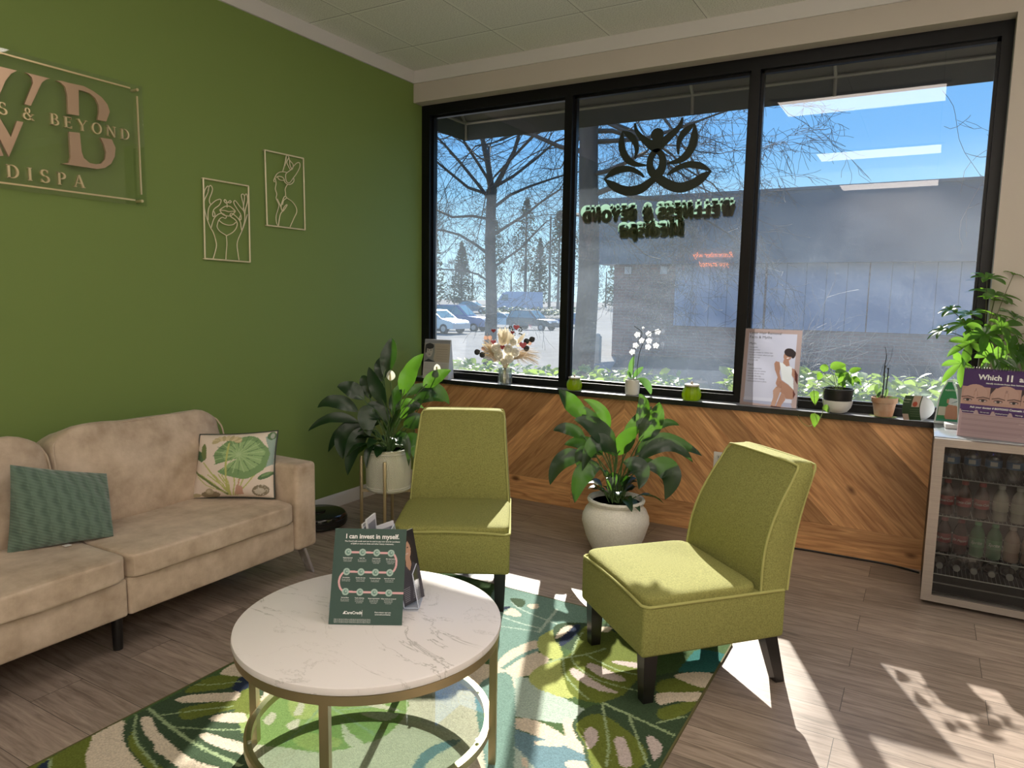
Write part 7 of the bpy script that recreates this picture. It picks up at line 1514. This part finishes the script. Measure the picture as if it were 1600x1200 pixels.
ORDT = ['leftmost', 'second', 'third', 'fourth', 'fifth', 'sixth', 'seventh', 'eighth', 'ninth', 'tenth', 'eleventh', 'twelfth']
for i_, (x_, s_, h_, r_) in enumerate(((-17.5, 134, 13, 3.0), (-12.0, 137, 9, 3.0), (-8.0, 139, 12, 3.0), (-4.5, 140, 10, 3.2), (-.5, 138, 13, 3.2), (3.0, 141, 9, 3.0), (7.0, 138, 12, 3.2), (10.5, 139, 14, 3.2), (14.5, 137, 13, 3.2), (18.5, 136, 14, 3.2), (22.0, 135, 13, 3.2), (25.5, 134, 15, 3.2))): fuzzy('grey leafless tree in the far tree line, %s' % ('leftmost of the row' if i_ == 0 else ORDT[i_] + ' from the left'), x_, s_ + (8 if i_ % 2 else 0), h_, r_ * .8, 40 + i_)
def hedge(name, label, x0, x1, s0, s1, h, n, sz, mat_, seed, cat='hedge', world=None):
    rng = random.Random(seed); b = MB()
    c = gpt((x0 + x1) / 2, (s0 + s1) / 2) if world is None else V(((x0 + x1) / 2, (s0 + s1) / 2, -.06))
    for i in range(n):
        x, s = rng.uniform(x0, x1), rng.uniform(s0, s1); zz = h * (rng.uniform(.15, 1) * (1 - .35 * rng.random()) if world is None else (rng.uniform(.62, 1.0) if i % 16 else rng.uniform(.01, .5)))
        p = (gpt(x, s) if world is None else V((x, s, -.06))) + V((0, 0, zz)) - c; L = sz * rng.uniform(.6, 1.3); a = rng.uniform(0, 6.28); d = V((cos(a), sin(a), rng.uniform(-.3, .7))) * L
        b.leaf(p, p + d * .5 + V((0, 0, L * .12)), p + d, L * .62, (rng.gauss(0, .5), rng.gauss(0, .5), 1), 0, 3, .15, 0, .5)
    o = b.build(name, mat_); o.location = c; o['kind'] = 'stuff'; tag(o, label, cat); return o
m_ivy = pm('bright ivy leaf', (.16, .24, .05), .35, spec=.5, translucent=((.34, .50, .08), .4))
m_hd = pm('far hedge leaf', (.14, .20, .06), .7)
hedge('hedge', 'clipped green hedge strip in front of the white van', -3.5, 9.0, 84, 86, 1.1, 900, .35, m_hd, 3)
hedge('ivy_bed', 'sunlit ivy bed right outside the middle and left panes', -1.9, 1.55, 1.0, 2.1, .80, 3000, .085, m_ivy, 5, 'ivy', True)
hedge('shrub_bed', 'bright low shrubs outside the right pane above the sill', 2.1, 4.4, .7, 1.7, .94, 3600, .095, m_ivy, 6, 'shrubs', True)
# blade-leaved plant and bollard
def bollard():
    p = V((-6.51, 18.64, -.82)); t = thing('bollard', 'concrete post standing in the lot beside the brick building', 'bollard', p); m = pm('concrete post', (.34, .31, .27), .9)
    MB().rbox((-.11, -.11, 0), (.11, .11, .95), .02, 2).build('post', m, t); MB().lathe([(.11, .95), (.08, 1.02), (0, 1.05)], 16).build('cap', m, t)
bollard()

# vehicles
def car(name, label, cat, px, s, rz, L, Wd, Hh, col, kind):
    p = gpt(px, s); t = thing(name, label, cat, p, rz, None); pc = pm('car paint %s' % col[0], col[1], .25, .3, coat=.6); g = pm('car glass', (.10, .22, .26), .08, spec=.8); tr = pm('tyre', (.012, .012, .013), .8)
    k = L / 2; w2 = Wd / 2
    if kind == 'van': low = [(-k, .35), (-k, .95), (-k + .03, Hh), (k * .42, Hh), (k * .62, Hh * .93), (k * .80, Hh * .56), (k * .97, Hh * .44), (k, .36)]; gh = None
    elif kind == 'suv': low = [(-k, .4), (-k, .95), (-k * .98, Hh * .58), (k * .38, Hh * .58), (k * .9, Hh * .53), (k, Hh * .42), (k, .4)]; gh = [(-k * .97, Hh * .58), (-k * .86, Hh * .97), (-k * .6, Hh), (k * .05, Hh), (k * .42, Hh * .58)]
    else: low = [(-k, .35), (-k, .75), (-k * .95, Hh * .62), (k * .45, Hh * .62), (k * .92, Hh * .53), (k, Hh * .42), (k, .33)]; gh = [(-k * .80, Hh * .62), (-k * .45, Hh * .97), (-k * .1, Hh), (k * .15, Hh * .97), (k * .52, Hh * .62)]
    def loft(poly, w0, w1, z0, z1):
        b = MB(); n = len(poly); vs = []
        for sg in (-1, 1):
            for x, z in poly: f = max(0, min(1, (z - z0) / (z1 - z0))); vs.append((x, sg * (w0 + (w1 - w0) * f), z))
        b.add(vs, [list(range(n - 1, -1, -1)), list(range(n, 2 * n))] + [(i, (i + 1) % n, n + (i + 1) % n, n + i) for i in range(n)]); return b
    body = loft(low, w2, w2 * .93, .3, Hh); body.build('body', pc, t)
    if gh:
        loft(gh, w2 * .93, w2 * .76, Hh * .58, Hh).build('cabin', pc, t); z0 = gh[0][1]
        b = MB(); (ax, az_), (bx, bz) = gh[-1], gh[-2]
        f = lambda z: w2 * (.93 - .17 * (z - Hh * .58) / (Hh * .42))
        b.add([(ax - (ax - bx) * q + .012, sg * f(az_ + (bz - az_) * q) * .88, az_ + (bz - az_) * q + .012) for q, sg in ((.1, -1), (.1, 1), (.92, 1), (.92, -1))], [(0, 1, 2, 3)]); b.build('windscreen', g, t)
        for sg in (-1, 1):
            b = MB(); c = V((sum(q[0] for q in gh) / len(gh), 0, sum(q[1] for q in gh) / len(gh)))
            P = [(c.x + (x - c.x) * .86, sg * (f(c.z + (z - c.z) * .78) + .012), c.z + (z - c.z) * .78) for x, z in gh]; b.add(P, [list(range(len(P)))]); b.build('side_window', g, t)
        b = MB(); (ax, az_), (bx, bz) = gh[0], gh[1]; b.add([(ax + (bx - ax) * q - .012, sg * f(az_ + (bz - az_) * q) * .86, az_ + (bz - az_) * q + .01) for q, sg in ((.15, -1), (.15, 1), (.9, 1), (.9, -1))], [(0, 1, 2, 3)]); b.build('rear_window', g, t)
    else:
        b = MB(); b.add([(k * .63, -w2 * .8, Hh * .90), (k * .63, w2 * .8, Hh * .90), (k * .80 + .01, w2 * .85, Hh * .58), (k * .80 + .01, -w2 * .85, Hh * .58)], [(0, 1, 2, 3)]); b.build('windscreen', g, t)
        for sg in (-1, 1): MB().add([(k * .40, sg * (w2 * .97 + .01), Hh * .88), (k * .58, sg * (w2 * .97 + .01), Hh * .86), (k * .72, sg * (w2 * .98 + .01), Hh * .58), (k * .40, sg * (w2 * .98 + .01), Hh * .58)], [(0, 1, 2, 3)]).build('side_window', g, t)
    for x in (-k * .62, k * .64):
        for sg in (-1, 1): MB().cyl((x, sg * (w2 - .2), .32), (x, sg * (w2 + .012), .32), .33, n=20).cyl((x, sg * (w2 + .012), .32), (x, sg * (w2 + .02), .32), .19, n=16, mi=1).build('wheel', [tr, pm('alloy wheel', (.4, .4, .42), .3, .8)], t)
    for sg in (-1, 1): MB().rbox((k - .08, sg * w2 * .72 - .18, Hh * .38), (k + .01, sg * w2 * .72 + .18, Hh * .46), .02, 2).build('headlight', pm('headlight', (.7, .72, .75), .15), t)
A0 = R(30)
WHT, DRK, BLU, GRY, VAN = ('white', (.55, .58, .62)), ('charcoal', (.05, .055, .065)), ('blue', (.06, .11, .26)), ('grey', (.16, .18, .22)), ('pale van', (.30, .38, .55))
car('parked_car', 'pale car with a teal windscreen at the left frame, nearest of the parked vehicles', 'car', -5.3, 49, A0 + R(-35), 4.6, 1.85, 1.6, WHT, 'sedan')
car('parked_suv', 'blue suv right behind the pale car at the left frame', 'car', -4.1, 55.5, A0 + R(-20), 4.8, 1.95, 2.0, BLU, 'suv')
car('parked_car', 'white car parked just right of the slender bare tree', 'car', -1.0, 70, A0 + R(-25), 4.5, 1.8, 1.5, WHT, 'sedan')
car('parked_suv', 'charcoal suv parked right of the white car', 'car', 1.75, 63.5, A0 + R(-35), 4.5, 1.85, 1.75, DRK, 'suv')
car('parked_car', 'blue hatchback parked behind the left mullion', 'car', 6.0, 73, A0 + R(150), 4.0, 1.8, 1.55, BLU, 'suv')
car('delivery_van', 'long pale blue delivery van parked beyond the hedge', 'van', .6, 96, A0 + R(180), 6.6, 2.1, 2.75, VAN, 'van')
car('parked_car', 'grey car in the far upper lot left of the slender bare tree', 'car', -5.3, 92, A0 + R(-15), 4.6, 1.8, 1.5, GRY, 'sedan')
# utility pole among the pines and the pale wall behind the far lot
o = MB().cyl((0, 0, -.3), (0, 0, 13), .16, .11, n=10).build('utility_pole', m_bark); o.location = gpt(4.9, 99); tag(o, 'thin dark utility pole in front of the van and pines', 'pole')
